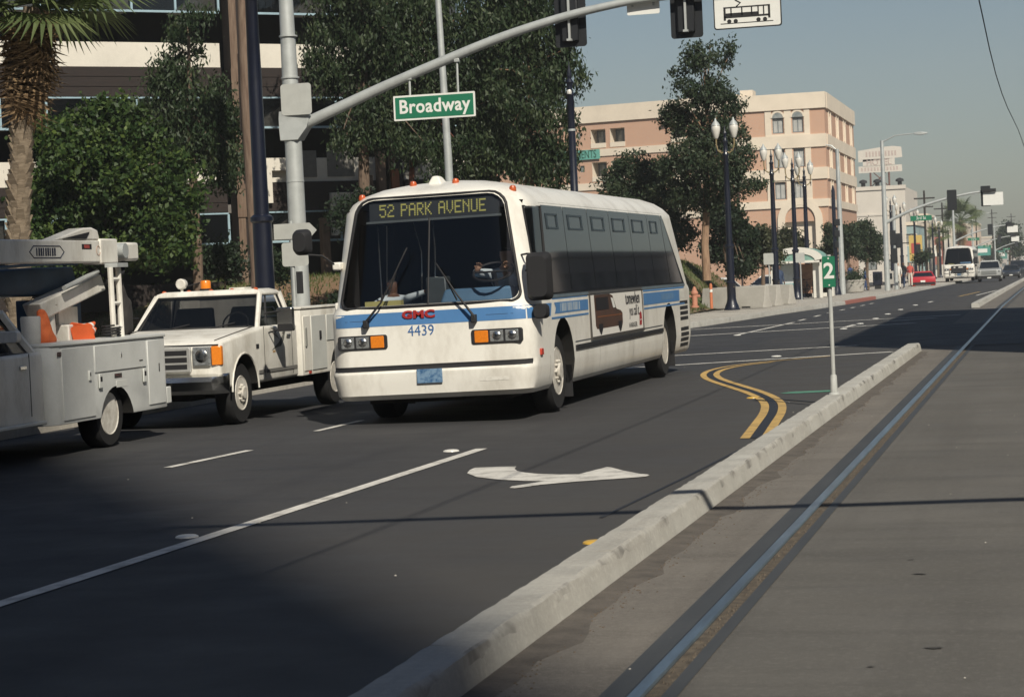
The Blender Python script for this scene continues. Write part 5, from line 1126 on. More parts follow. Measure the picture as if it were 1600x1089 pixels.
# post with number 2
p2 = thing('marker_post', 'white post with a green plate reading 2 standing on the median kerb', 'sign post', (-2.62, 26.25, .15)); s2 = Vector(p2.location)
MB().tube([(0,0,0),(0,0,1.68)], .026, 10).build('post', mat('post_white', (.44,.45,.43), .6, var=.12, scale=8), p2); MB().lathe([(.07,0),(.06,.02),(.045,.03),(.042,.22),(.034,.24)], (0,0,0), 10).build('post_base', MATS['post_white'], p2)
MB().prism(rrect(-.076,.076,1.29,1.66,.012), -.046, -.036, 'Y').build('plate', M_green, p2)
inst(text_mesh('2', .26, M_signwhite, .001, 1.0, .006), 'numeral', p2, (0, -.048, 1.478))
for z_ in (1.315, 1.635): MB().lathe([(.010,-.05),(.008,-.046)], (0,0,z_), 8, axis='Y').build('bolt', M_signwhite, p2)

# ---- distant signal mast arms
def far_mast():
    t = thing('signal_mast', 'x', 'traffic signal', (0,0,0))
    MB().tube([(0,0,0),(0,0,4.5),(0,0,8.9)], [.17,.15,.10], 10).build('pole', M_galv, t)
    MB().tube([(0,0,8.8),(.8,-.1,9.15),(2.0,-.2,9.2)], [.05,.04,.035], 6).build('lamp_arm', M_galv, t); MB().loft([[(1.9,-.3,9.15),(1.9,-.1,9.15),(1.9,-.1,9.25),(1.9,-.3,9.25)],[(2.25,-.36,9.08),(2.25,-.04,9.08),(2.25,-.04,9.28),(2.25,-.36,9.28)],[(2.7,-.28,9.15),(2.7,-.12,9.15),(2.7,-.12,9.22),(2.7,-.28,9.22)]]).build('lamp_head', M_galv, t, bevel=.02)
    MB().tube(bezier((0,0,4.0),(2.5,0,5.3),(5.8,0,5.6),8), [.10-.005*i for i in range(9)], 8).build('mast_arm', M_galv, t)
    for x_, z_ in ((3.95, 5.32), (5.9, 5.45)):
        q = MB().prism(rrect(x_-.28, x_+.28, z_-.75, z_+.45, .05), -.10, -.085, 'Y').build('signal_backplate', MATS['signal_black'], t); MB().box(x_-.15, x_+.15, -.085, .1, z_-.68, z_+.38).build('signal_housing', MATS['signal_black'], q)
    MB().box(5.75, 6.9, -.16, -.12, 4.75, 5.5).build('lane_sign', M_signwhite, t); MB().box(5.7, 6.5, -.3, .1, 5.52, 5.72).build('signal_hood', M_black, t)
    q = MB().box(1.5, 2.75, -.14, -.12, 4.05, 4.35).build('street_name_plate', M_green, t); inst(text_mesh('3rd St', .26, M_signwhite, .001, .9), 'lettering', q, (2.12, -.145, 4.2))
    return t
fm = far_mast(); put(fm, 1387, 131, label='signal mast with street lamp and 3rd St plate beyond the red car')
for px_, Y_, l_ in ((1493, 245, 'second signal mast with arm rising behind the oncoming bus'), (1522, 340, 'third signal mast arm in the haze above the pickup'), (1556, 420, 'fourth hazy signal mast arm down the avenue'), (1575, 540, 'farthest hazy signal mast arm down the avenue')):
    c = copy_tree(fm, label=l_); put(c, px_, Y_)
# dark pedestrian-signal post beside the shelter, steel post behind
t = thing('signal_post', 'dark post with pedestrian signals between the bus shelter and leafy trees', 'signal post', (0,0,0)); put(t, 1308, 118)
MB().lathe([(.25,0),(.2,.3),(.14,.5),(.11,2.4),(.10,5.6),(.03,5.9)], (0,0,0), 10).build('pole', M_navy, t)
for z_, w_ in ((3.9,.5),(3.3,.45),(2.7,.3)): MB().box(.0,w_*.6,-.15,.15,z_-.18,z_+.18).build('signal_head', MATS['signal_black'], t, bevel=.02)
t = thing('street_light', 'pale concrete light pole behind the dark signal post by the shelter', 'street light', (0,0,0)); put(t, 1317, 121)
MB().tube([(0,0,0),(0,0,8.0)], [.17,.10], 10).build('pole', M_galv, t); MB().tube([(0,0,7.9),(-.3,0,8.2),(-.6,0,8.25)], .04, 6).build('lamp_arm', M_galv, t)
t = thing('signal_post', 'grey signal post with dark heads on the corner by the red car', 'signal post', (0,0,0)); put(t, 1401, 136)
MB().tube([(0,0,0),(0,0,5.2)], [.12,.10], 8).build('pole', M_galv, t)
for x_, z_ in ((-.1,3.2),(.25,3.0),(-.05,2.1)): MB().box(x_-.18,x_+.18,-.15,.15,z_-.45,z_+.45).build('signal_head', MATS['signal_black'], t, bevel=.02)
# overhead contact wire above the track
w_ = MB(); pts = []
for i in range(60):
    Y = 2+i*6; sag = .10*((Y % 36)/36-.5)**2*4
    pts.append((-1.02+.10*math.sin(Y/36*math.pi), Y, zg(Y)+5.75+sag))
w_.tube(pts, .011, 5); tag(w_.build('contact_wire', M_black), 'thin black overhead tram wire sagging above the track', 'wire')

# ---- things that only throw their shadows into view: signal arm beside the camera, building on the far side, tower behind
nm = thing('signal_mast', 'signal mast whose arm reaches over the track, shading the kerb', 'traffic signal', (7.0, 9.8, .0))
MB().tube([(0,0,0),(0,0,7.5)], [.18,.12], 12).build('pole', M_galv, nm); MB().tube([(0,0,6.3),(-3.2,-.55,6.55),(-9.6,-1.5,6.6)], [.10,.085,.06], 10).build('mast_arm', M_galv, nm)
# ================================================================== BUILDINGS
M_brick = mat('hotel_brick', (.52,.31,.205), .9, var=.12, scale=1.5, col2=(.46,.26,.17))
def brickify(m):
    nt = m.node_tree; N = nt.nodes; L = nt.links; b = N['Principled BSDF']
    mx = [n for n in N if n.type == 'MIX'][0]
    tc = [n for n in N if n.type == 'TEX_COORD'][0]; mp = N.new('ShaderNodeMapping'); mp.inputs['Rotation'].default_value = (R(90), 0, 0)
    bt_ = N.new('ShaderNodeTexBrick'); bt_.inputs['Scale'].default_value = 2.2; bt_.inputs['Mortar Size'].default_value = .018; bt_.inputs['Mortar'].default_value = (.42,.36,.30,1)
    L.new(tc.outputs['Object'], mp.inputs[0]); L.new(mp.outputs[0], bt_.inputs[0]); L.new(mx.outputs[2], bt_.inputs['Color1'])
    bt_.inputs['Color2'].default_value = (.49,.285,.19,1); L.new(bt_.outputs[0], b.inputs['Base Color'])
brickify(M_brick)
M_hcream = mat('hotel_cream', (.70,.61,.49), .9, var=.08, scale=.7)
M_hglass = mat('hotel_glass', (.10,.12,.13), .15, var=.2, scale=3, spec=.8, col2=(.35,.36,.34))
M_blind = mat('window_blind', (.42,.42,.40), .7, var=.15, scale=2)
def frame_of(A, Bv):
    """thing-local wall frame: origin A, u along the wall, n outwards"""
    u = Vector((Bv.x-A.x, Bv.y-A.y, 0)); Lw = u.length; u.normalize(); return u, Lw
class Wall:
    """vertical wall from A to B; local coords (u along, w outward, z up); parts are built in thing space"""
    def __init__(s, t, A, B):
        s.t = t; s.A = Vector((A[0], A[1], 0)); s.u, s.L = frame_of(Vector((A[0],A[1],0)), Vector((B[0],B[1],0))); s.n = Vector((s.u.y, -s.u.x, 0)); s.o = Vector(t.location)
    def p(s, u, w, z): q = s.A+s.u*u+s.n*w; return (q.x-s.o.x, q.y-s.o.y, z-s.o.z)
    def box(s, mb, u0, u1, w0, w1, z0, z1):
        return mb.hexa([s.p(u0,w1,z0), s.p(u1,w1,z0), s.p(u1,w0,z0), s.p(u0,w0,z0), s.p(u0,w1,z1), s.p(u1,w1,z1), s.p(u1,w0,z1), s.p(u0,w0,z1)])
    def part(s, name, mt, u0, u1, w0, w1, z0, z1, parent=None, bevel=0):
        return s.box(MB(), u0, u1, w0, w1, z0, z1).build(name, mt, parent or s.t, smooth=False, bevel=bevel)
    def px_u(s, px, py=300):
        d = ray(px, py); # intersect horizontally
        a = s.A; den = d.x*s.u.y-d.y*s.u.x; return (d.y*a.x-d.x*a.y)/den if abs(den) > 1e-9 else 0
    def window(s, u0, u1, z0, z1, gl, fm, depth=.12, fr=.06, mull=1, parent=None):
        """sunk window: frame object with pane sub-part"""
        f = MB(); d0, d1 = -depth, -depth+.05
        for a, b, c, e in ((u0,u0+fr,z0,z1),(u1-fr,u1,z0,z1),(u0+fr,u1-fr,z0,z0+fr),(u0+fr,u1-fr,z1-fr,z1)): s.box(f, a, b, d0, d1, c, e)
        for k in range(mull): m_ = u0+(u1-u0)*(k+1)/(mull+1); s.box(f, m_-fr*.35, m_+fr*.35, d0, d1, z0+fr, z1-fr)
        o = f.build('window', fm, parent or s.t, smooth=False)
        s.box(MB(), u0+fr*.5, u1-fr*.5, -depth-.02, -depth+.01, z0+fr*.5, z1-fr*.5).build('pane', gl, o, smooth=False)
        return o
def wall_solid(t, W, name, mt, z0, z1, thick, cuts, jamb):
    o = W.box(MB(), 0, W.L, -thick, 0, z0, z1).build(name, [mt, jamb], t, smooth=False)
    if cuts:
        # cut in world space: the wall is shifted to the origin of its thing
        c = MB()
        for (u0, u1, a, b) in cuts: W.box(c, u0, u1, -thick*0.7, .5, a, b)
        cut(o, c, jamb); o.data.polygons.foreach_set('use_smooth', [False]*len(o.data.polygons))
    return o

# ---------------------------------------------------------------- brick and cream hotel on the next corner
YH = 185.0
def HX(px): return atY(px, 400, YH).x
hz = lambda y, Y=YH: 1.745+(412-y)*Y*.994/F
ht = thing('hotel_building', 'four-storey brick and cream hotel with arched entrance on the avenue corner', 'building', (HX(1230), YH, zg(YH)))
W1 = Wall(ht, (HX(1160), YH), (HX(1297), YH))
zb = zg(YH)-.2
U = lambda px: W1.px_u(px, 380)
wins = []
for c_ in (1223, 1254):
    wins += [(U(c_-8.5), U(c_+8.5), hz(208), hz(184)), (U(c_-8.5), U(c_+8.5), hz(262), hz(233)), (U(c_-8.5), U(c_+8.5), hz(311), hz(285))]
ar_c = U(1252); ar_r = 1.28; ar_z = hz(345)
W1w = wall_solid(ht, W1, 'front_wall', M_brick, zb, hz(170), .6, wins+[(ar_c-ar_r, ar_c+ar_r, zg(YH)+2.9, ar_z-ar_r*0.1)], M_hcream)
# cream centre bay, built of pieces round the windows
def cream(u0, u1, z0, z1, w=.08, name='cream_band', W=None, par=None): return (W or W1).part(name, M_hcream, u0, u1, -.02, w, z0, z1, par)
bay0, bay1 = U(1203), U(1273)
for a, b in ((bay0, wins[0][0]-.08), (wins[0][1]+.08, wins[3][0]-.08), (wins[3][1]+.08, bay1)): cream(a, b, hz(325), hz(170), .07, 'cream_pier')
for z0, z1 in ((hz(325), hz(312.5)), (hz(284), hz(263)), (hz(232), hz(209.5))): 
    for w_ in (wins[0], wins[3]): cream(w_[0]-.08, w_[1]+.08, z0, z1, .065)
cream(-.1, W1.L+.1, hz(232), hz(212), .14); cream(-.1, W1.L+.1, hz(282), hz(264), .14); cream(-.1, W1.L+.1, hz(325), hz(313), .14)
W1.part('parapet', M_hcream, -.1, W1.L+.12, -.7, .18, hz(172), hz(147), None)
W1.part('roof_turret', M_hcream, U(1167)-.2, U(1187)-.2, -3, -1.0, hz(150), hz(136))
for w_ in wins: W1.window(*w_, M_blind, mat('frame_bluegrey', (.16,.18,.19), .5), .18, .09, 1)
# arched heads over the top windows and the entrance arch
def arch_ring(W, c, r0, r1, zc, w0, w1, mt, name, a0=0, a1=180, n=14, par=None):
    m_ = MB()
    for i in range(n):
        A0, A1 = R(a0+(a1-a0)*i/n), R(a0+(a1-a0)*(i+1)/n)
        q = [(c+r0*math.cos(A0), zc+r0*math.sin(A0)), (c+r1*math.cos(A0), zc+r1*math.sin(A0)), (c+r1*math.cos(A1), zc+r1*math.sin(A1)), (c+r0*math.cos(A1), zc+r0*math.sin(A1))]
        m_.hexa([W.p(u,w0,z) for u,z in q]+[W.p(u,w1,z) for u,z in q])
    return m_.build(name, mt, par or W.t, smooth=False)
for w_ in (wins[0], wins[3]):
    c_ = (w_[0]+w_[1])/2; arch_ring(W1, c_, .0, .46, w_[3], -.02, .075, M_hglass, 'arched_head'); arch_ring(W1, c_, .46, .62, w_[3], -.02, .10, M_hcream, 'arch_moulding')
arch_ring(W1, ar_c, ar_r, ar_r+.62, ar_z, -.02, .16, M_hcream, 'entrance_arch'); arch_ring(W1, ar_c, 0, ar_r, ar_z, -.35, -.30, M_hglass, 'arch_glass')
for s in (-1, 1): W1.part('arch_pier', M_hcream, ar_c+s*(ar_r+.31)-.31, ar_c+s*(ar_r+.31)+.31, -.02, .16, zb, ar_z)
# avenue side
hx0 = HX(1297)
YE = abs(hx0)/math.tan(YAW-math.atan((1347-CX)/F))*1.0
W2 = Wall(ht, (hx0-.004, YH+.605), (hx0-.004, YE)); nb = 4; cw = []
for fl in ((hz(208), hz(180)), (hz(262), hz(235)), (hz(311), hz(288))):
    for k in range(nb): cw.append((W2.L*(k+.5)/nb-.7, W2.L*(k+.5)/nb+.7, fl[0], fl[1]))
wall_solid(ht, W2, 'avenue_wall', M_brick, zb, hz(170), .6, cw, M_hcream)
for w_ in cw: W2.window(*w_, M_blind, M_hcream, .12, .12, 1)
for z0, z1 in ((hz(232), hz(212)), (hz(282), hz(264)), (hz(325), hz(313))): cream(0.16, W2.L, z0, z1, .14, W=W2)
W2.part('parapet', M_hcream, .2, W2.L, -.7, .18, hz(172), hz(147))
for k in range(nb): W2.part('cream_pier', M_hcream, W2.L*(k+.5)/nb-1.0, W2.L*(k+.5)/nb-.72, -.02, .09, hz(313), hz(172)); W2.part('cream_pier', M_hcream, W2.L*(k+.5)/nb+.72, W2.L*(k+.5)/nb+1.0, -.02, .09, hz(313), hz(172))
W2.part('roof_slab', M_hcream, .5, W2.L, -14, -.6, hz(172)-.4, hz(172)-.1)
# west wing, set back at an angle, with balcony recesses and a teal banner
wl = 26.0; wx = HX(1161); W3 = Wall(ht, (wx-wl*math.cos(R(11)), YH+.3+wl*math.sin(R(11))), (wx, YH+.3))
U3 = lambda px: W3.px_u(px, 300)
yz3 = lambda px, y: EYE+(412+(1230-px)*.0454-y)*((W3.A+W3.u*U3(px)).y*.9695-(W3.A+W3.u*U3(px)).x*.243)/F
bal = []
for (x0, x1) in ((927, 950), (957, 980), (1052, 1075), (1082, 1105)):
    for (y0, y1) in ((203, 232), (254, 284), (306, 335)):
        bal.append((U3(x0), U3(x1), yz3(940, y1), yz3(940, y0)))
sm = [(U3(905), U3(911), yz3(908, 218), yz3(908, 208)), (U3(908), U3(915), yz3(910, 270), yz3(910, 260)), (U3(1140), U3(1148), yz3(1144, 250), yz3(1144, 240))]
wall_solid(ht, W3, 'wing_wall', M_brick, zb, yz3(970, 190), 2.0, bal+sm, M_hcream)
for w_ in bal: W3.window(w_[0]+.05, w_[1]-.05, w_[2], w_[3]-.05, M_hglass, mat('balcony_frame', (.10,.11,.11), .5), 1.35, .10, 1); W3.part('balcony_rail', M_hcream, w_[0]-.02, w_[1]+.02, -.15, .05, w_[2], w_[2]+.42)
for w_ in sm: W3.window(*w_, M_hglass, MATS['balcony_frame'], .15, .06, 0)
W3.part('parapet', M_hcream, 0, W3.L, -.7, .18, yz3(970,190), yz3(970,164))
for y0, y1 in ((232, 243), (284, 295), (336, 347)): W3.part('cream_band', M_hcream, 0, W3.L, -.02, .10, yz3(970, y1), yz3(970, y0))
W3.part('roof_slab', M_hcream, 0, W3.L, -12, -.6, yz3(970,190)-.4, yz3(970,190)-.1)
bn = thing('banner', 'teal cloth banner with dark lettering hung on the hotel wing', 'banner', tuple(W3.A+W3.u*U3(905)+W3.n*.2+Vector((0,0,yz3(910,250)))))
WB_ = Wall(bn, W3.A, W3.A+W3.u*W3.L); b0_, b1_ = U3(868), U3(941); zb0, zb1 = yz3(910,251), yz3(910,236)
WB_.part('cloth', mat('banner_teal', (.12,.36,.30), .8, var=.1), b0_, b1_, .16, .19, zb0, zb1)
o = inst(text_mesh('APARTMENTS', 1.0, mat('banner_ink', (.01,.07,.045), .7), .003, .62, .004), 'lettering', bn, WB_.p((b0_+b1_)/2, .20, (zb0+zb1)/2)); o.rotation_euler = (0, 0, math.atan2(W3.u.y, W3.u.x))

# ---------------------------------------------------------------- timber and stucco parking structure behind the trees
ang = R(47); fu = Vector((math.sin(ang), math.cos(ang), 0)); P0 = Vector((-28.8, 66.0, 0)); PA = P0-fu*12; PB = P0+fu*12
pg = thing('parking_structure', 'dark timber and cream stucco building with pale blue window frames behind the trees', 'building', tuple(P0+Vector((0,0,1.9))))
PW = Wall(pg, PA, PB); O = 12.0
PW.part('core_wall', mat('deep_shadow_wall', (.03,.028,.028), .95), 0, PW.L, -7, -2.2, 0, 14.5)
for k, zf in enumerate((4.25, 8.05, 11.85)): PW.part('deck', mat('deck_concrete', (.16,.15,.14), .9), 0, PW.L, -2.3, -.2, zf+.02, zf+.30)
def storey(z, u0, u1, first=False, cream_=True, win=True, dz=0.0):
    PW.part('timber_beam', M_wood, u0, u1, -.35, .10, z-.98+dz, z+.0+dz)
    for i in range(3): PW.part('timber_board', M_wood, u0, u1, .10, .125, z-.96+i*.325+dz, z-.96+i*.325+.305+dz)
    if cream_: PW.part('stucco_band', M_cream, u0, u1, -.30, .06, z+.004+dz, z+.80+dz)
    if win:
        wz0, wz1 = z-1.98+dz, z-1.01+dz; n = max(1, int(round((u1-u0)/1.45)))
        f = MB()
        PW.box(f, u0, u1, .08, .16, wz0-.05, wz0+.02); PW.box(f, u0, u1, .08, .16, wz1-.02, wz1+.03)
        for i in range(n+1): m_ = u0+(u1-u0)*i/n; PW.box(f, m_-.035, m_+.035, .085, .155, wz0+.021, wz1-.021)
        fo = f.build('window_frame', M_bluegrey, pg, smooth=False)
        for i in range(n):
            a, b = u0+(u1-u0)*i/n+.04, u0+(u1-u0)*(i+1)/n-.04
            PW.part('pane', G_clear, a, b, .11, .116, wz0+.03, wz1-.03, fo)
            # sloping baffle inside each bay
            if (i+int(z)) % 2: MB().add([PW.p(a,-.05,wz0), PW.p(b,-.05,wz0), PW.p(b,-.05,wz1), PW.p(a,-.85,wz0), PW.p(b,-.85,wz0), PW.p(b,-.85,wz1)], [(0,1,2),(5,4,3),(0,2,5,3),(0,3,4,1),(1,4,5,2)]).build('baffle', mat('baffle_grey', (.40,.39,.36), .8), fo, smooth=False)
for z in (5.25, 9.08, 12.88):
    storey(z, 0, O+3.0); storey(z, O+4.05, 20.6); storey(z, 21.6, PW.L) if PW.L > 22.5 else None
PW.part('ground_beam', M_wood, 0, PW.L, -.35, .10, 1.2, 2.0)
for u in (O+3.5, 21.1, 4.0):
    PW.part('timber_column', M_wood, u-.26, u+.26, -.2, .42, 0.5, 14.6); PW.part('column_facing', M_woodlight, u-.27, u-.02, .42, .45, .5, 14.6)
    for z in (4.6, 8.4, 12.2): PW.part('column_splice', M_woodlight, u-.30, u+.10, .45, .49, z-.5, z+.6)
# stucco portal frames at the lower storey and short posts
for (u0, u1, z0, z1, w_) in ((O+4.3, O+5.4, 5.15, 6.05, .32), (O+6.7, O+8.1, 4.0, 4.85, .3), (O+9.0, O+11.4, 3.5, 4.9, .3)):
    PW.part('stucco_portal', M_cream, u0, u1, .07, w_, z1-.42, z1); PW.part('stucco_portal', M_cream, u0, u0+.25, .07, w_, z0-.6, z1-.42)
for u, z0, z1, mt in ((O+8.0, 3.5, 5.4, M_woodlight), (O+8.5, 3.5, 6.2, M_woodlight), (O+6.3, 2.0, 4.0, M_woodlight), (O+9.0, 4.2, 5.6, mat('orange_timber', (.30,.105,.04), .8, var=.2, stretch=(6,6,1)))):
    PW.part('timber_post', mt, u-.14, u+.14, .35, .6, z0, z1)
for k, u in enumerate((O+5.8, O+7.2, O+9.8)): PW.part('louvre_panel', mat('louvre_grey', (.20,.19,.17), .8), u-.5, u+.5, .02, .08, 5.4, 6.3)
# utility pole of weathered timber standing before the building
up = thing('timber_pole', 'tall weathered brown timber pole beside the navy lamp post', 'utility pole', (0,0,0)); put(up, 402, 58.9)
tp = [atY(402,420,58.9)-Vector(up.location), atY(385,150,58.9)-Vector(up.location), atY(378,-40,58.9)-Vector(up.location)]
MB().tube([(0,0,0), tp[0], tp[1], tp[2]], [.21,.20,.18,.16], 12).build('pole', M_woodlight, up); MB().tube([tuple(tp[1]+Vector((-.19,-.05,-1))), tuple(tp[1]+Vector((-.17,-.05,1.2)))], .03, 5).build('conduit', M_wood, up)
MB().box(-.9, .9, -.08, .08, tp[2].z-.6, tp[2].z-.45).build('crossarm', M_wood, up)

# ---------------------------------------------------------------- white building with rooftop hotel sign
YW = 262.0
wz = lambda y: 1.745+(404-y)*YW*.99/F
wx0, wx1 = atY(1338, 400, YW).x, atY(1418, 400, YW).x
wb = thing('white_building', 'plain white building carrying a rooftop hotel sign', 'building', ((wx0+wx1)/2, YW, zg(YW)))
WW = Wall(wb, (wx0, YW), (wx1, YW)); M_wh = mat('white_stucco', (.62,.57,.50), .9, var=.08, scale=.5)
wlw = [(WW.px_u(1387), WW.px_u(1393), wz(425), wz(395))]
wall_solid(wb, WW, 'front_wall', M_wh, zg(YW)-.3, wz(293), .5, [(1.0,2.4,wz(420),wz(405)), (3.2,4.4,wz(420),wz(405))], M_wh)
WW.part('cornice', M_wh, -.1, WW.L+.1, -.6, .15, wz(296), wz(290)); WW.part('belt_course', M_wh, 0, WW.L, -.02, .08, wz(336), wz(333))
WW.window(1.0,2.4,wz(420),wz(405), M_hglass, M_black, .2, .08); WW.window(3.2,4.4,wz(420),wz(405), M_hglass, M_black, .2, .08)
W5 = Wall(wb, (wx1-.004, YW+.505), (wx1-.004, YW+24)); wall_solid(wb, W5, 'side_wall', M_wh, zg(YW)-.3, wz(293), .5, [(3+k*5, 5+k*5, 3.0, 5.0) for k in range(4)], M_wh)
for k in range(4): W5.window(3+k*5, 5+k*5, 3.0, 5.0, M_hglass, M_black, .2, .1)
WW.part('roof_slab', M_wh, .05, WW.L-.55, -23.9, -.55, wz(296)-.6, wz(296)-.3)
rs_ = thing('rooftop_sign', 'pale rooftop sign reading HOTEL on red steel legs', 'sign', ((wx0+wx1)/2, YW+1.5, wz(291)))
WS = Wall(rs_, (wx0, YW+1.5), (wx1, YW+1.5)); M_sg = mat('faded_sign', (.60,.555,.49), .8, var=.06); M_pk = mat('faded_pink', (.50,.40,.36), .8)
us = WS.px_u
MB().loft([[WS.p(us(p),w,wz(y)) for p,y in ((1343,251),(1412,246),(1411,230),(1398,228),(1378,229),(1343,233))] for w in (.06,.0)]).build('top_board', M_sg, rs_, smooth=False)
WS.part('hotel_board', M_sg, us(1350), us(1400), .0, .06, wz(258), wz(247)); WS.part('lower_board', M_sg, us(1343), us(1411), .0, .06, wz(268), wz(257.5))
inst(text_mesh('HOTEL', .95, M_pk, .01, 1.0, .01), 'lettering', rs_, WS.p(us(1375), .075, wz(252.5)))
for k in range(12): WS.part('faded_stroke', M_pk, us(1347+k*5), us(1349.5+k*5), .06, .075, wz(265.5), wz(260))
for k in range(10): WS.part('faded_stroke', M_pk, us(1355+k*5), us(1357.5+k*5), .06, .075, wz(243), wz(235))
M_rust = mat('red_steel', (.16,.075,.06), .8)
for a in (1361, 1390): MB().tube([WS.p(us(a),-.1,wz(292)), WS.p(us(a),-.1,wz(246))], .12, 6).build('leg', M_rust, rs_)
MB().tube([WS.p(us(1362),-.1,wz(290)), WS.p(us(1385),-.1,wz(268))], .06, 5).build('brace', M_rust, rs_); MB().tube([WS.p(us(1389),-.1,wz(290)), WS.p(us(1366),-.1,wz(268))], .06, 5).build('brace', M_rust, rs_)
for a in (1350, 1372, 1407):
    t = thing('roof_ventilator', {1350:'dark hooded roof ventilator on the left corner of the white building', 1372:'small dark roof ventilator between the sign legs', 1407:'dark roof ventilator on a bent pipe at the white parapet'}[a], 'ventilator', (WS.p(us(a),0,0)[0]+rs_.location.x, YW+.8, wz(291)))
    MB().lathe([(.25,0),(.25,.5),(.5,.55),(.45,.8),(.1,.95)], (0,0,0), 10).build('hood', M_black, t)

# ---------------------------------------------------------------- far street frontage
def shop(px0, px1, Y, ytop, col, label, name='shop_building', depth=18, rows=2, trim=None):
    x0, x1 = atY(px0, 400, Y).x, atY(px1, 400, Y).x; z1 = 1.745+(393+(1646-(px0+px1)/2)*.0454-ytop)*Y*.985/F
    t = thing(name, label, 'building', ((x0+x1)/2, Y, zg(Y))); m_ = mat(label[:24], col, .9, var=.1, scale=.6); W = Wall(t, (x0, Y), (x1, Y)); W_ = Wall(t, (x1-.004, Y+.405), (x1-.004, Y+depth)); hh = z1-zg(Y)
    for q in (W, W_):
        cs = []; n = max(1, int(q.L/2.6))
        for r_ in range(rows):
            for k in range(n):
                u = q.L*(k+.5)/n; za = zg(Y)+hh*(r_+.28)/rows; cs.append((u-.6, u+.6, za, za+hh*.42/rows))
        wall_solid(t, q, 'wall', m_, zg(Y)-.4, z1, .4, cs, m_)
        for c_ in cs: q.window(*c_, M_hglass, M_black if col[0] > .3 else M_hcream, .15, .08)
        q.part('cornice', trim or M_hcream, -.08 if q is W else .15, q.L+.08, -.5, .14, z1, z1+.35 if q is W else z1+.34)
    W.part('roof_slab', m_, .05, W.L-.45, -depth+.1, -.42, z1-.5, z1-.2)
    return t
shop(1418, 1432, 230, 352, (.30,.40,.40), 'narrow pale teal shopfront beside the white building', rows=2)
shop(1433, 1450, 300, 338, (.62,.55,.45), 'tan three-storey building past the white one', rows=3)
shop(1450, 1478, 330, 350, (.66,.62,.54), 'pale cream commercial block behind the lamps', rows=2)
shop(1478, 1512, 380, 355, (.60,.52,.42), 'buff block behind the distant palm', rows=2)
shop(1505, 1530, 470, 352, (.55,.44,.35), 'hazy brownish block far down the avenue', rows=3)
shop(1530, 1562, 560, 372, (.52,.46,.40), 'low hazy building past the signal arms', rows=1)
shop(1560, 1592, 700, 366, (.45,.40,.36), 'faint tall block at the far end of the avenue', rows=4)
shop(1588, 1625, 820, 372, (.50,.47,.43), 'faint pale block closing the avenue', rows=3)

# ---------------------------------------------------------------- buildings outside the frame that shade the street
def block(name, label, A, B, depth, h, col, floors, z0=0.0):
    t = thing(name, label, 'building', ((A[0]+B[0])/2, (A[1]+B[1])/2, z0)); m_ = mat('stucco_'+label[:12], col, .9, var=.1, scale=.4); W = Wall(t, A, B)
    n = max(2, int(W.L/4)); cs = []
    for f in range(floors):
        for k in range(n): u = W.L*(k+.5)/n; za = z0+h*(f+.3)/floors; cs.append((u-1.1, u+1.1, za, za+h*.45/floors))
    wall_solid(t, W, 'front_wall', m_, z0-.3, z0+h, .5, cs, m_)
    for c_ in cs: W.window(*c_, M_hglass, M_black, .25, .1)
    W.part('building_mass', m_, 0, W.L, -depth, -.45, z0-.3, z0+h-.02); W.part('parapet', m_, -.1, W.L+.1, -.4, .15, z0+h, z0+h+.3)
    return t
TAN = math.tan(SUN_EL); SH = Vector((-SUN_DIR.x, -SUN_DIR.y, 0)).normalized()
# shadow band over the crossing: top edge falls on x=-4.5 between Y=45 and Y=72
hb = 15.0; ln_ = (hb+.3)/TAN; top1 = Vector((-4.5, 45.2, 0))-SH*ln_; top2 = Vector((-4.6, 72.0, 0))-SH*ln_
block('office_building', 'stucco office block on the far side of the tracks', (top1.x, top2.y), (top1.x, top1.y), 16, hb, (.45,.38,.30), 4)
tag(MB().box(8.9, 22, -60, 120, -.05, .15).build('far_side_sidewalk', M_walk, smooth=False), kind='structure')
# tower whose edge shades the lower left of the road
Bp = Vector((-10.45, 21.9, 0)); dist = 100.0; corner = Bp-SH*dist; perp = Vector((SH.y, -SH.x, 0))   # perp points to the lit side
hT = (dist+5.0)*TAN
c2 = corner-perp*34
block('office_tower', 'tall office tower standing behind the tracks', (corner.x, corner.y), (c2.x, c2.y), 24, hT, (.38,.36,.33), 13)
# unseen blocks added round the camera to cut sky fill, all outside the frame
block('office_building', 'dark brick warehouse along the near side of the avenue', (-20.5, -50), (-20.5, 22), 15, 15, (.13,.10,.085), 4)
block('office_building', 'grey office slab closing the avenue behind', (40, -45), (-60, -45), 15, 24, (.20,.19,.18), 5)
block('office_building', 'brown store on the far side of the tracks', (12.5, 22), (12.5, -40), 15, 11, (.16,.13,.11), 3)
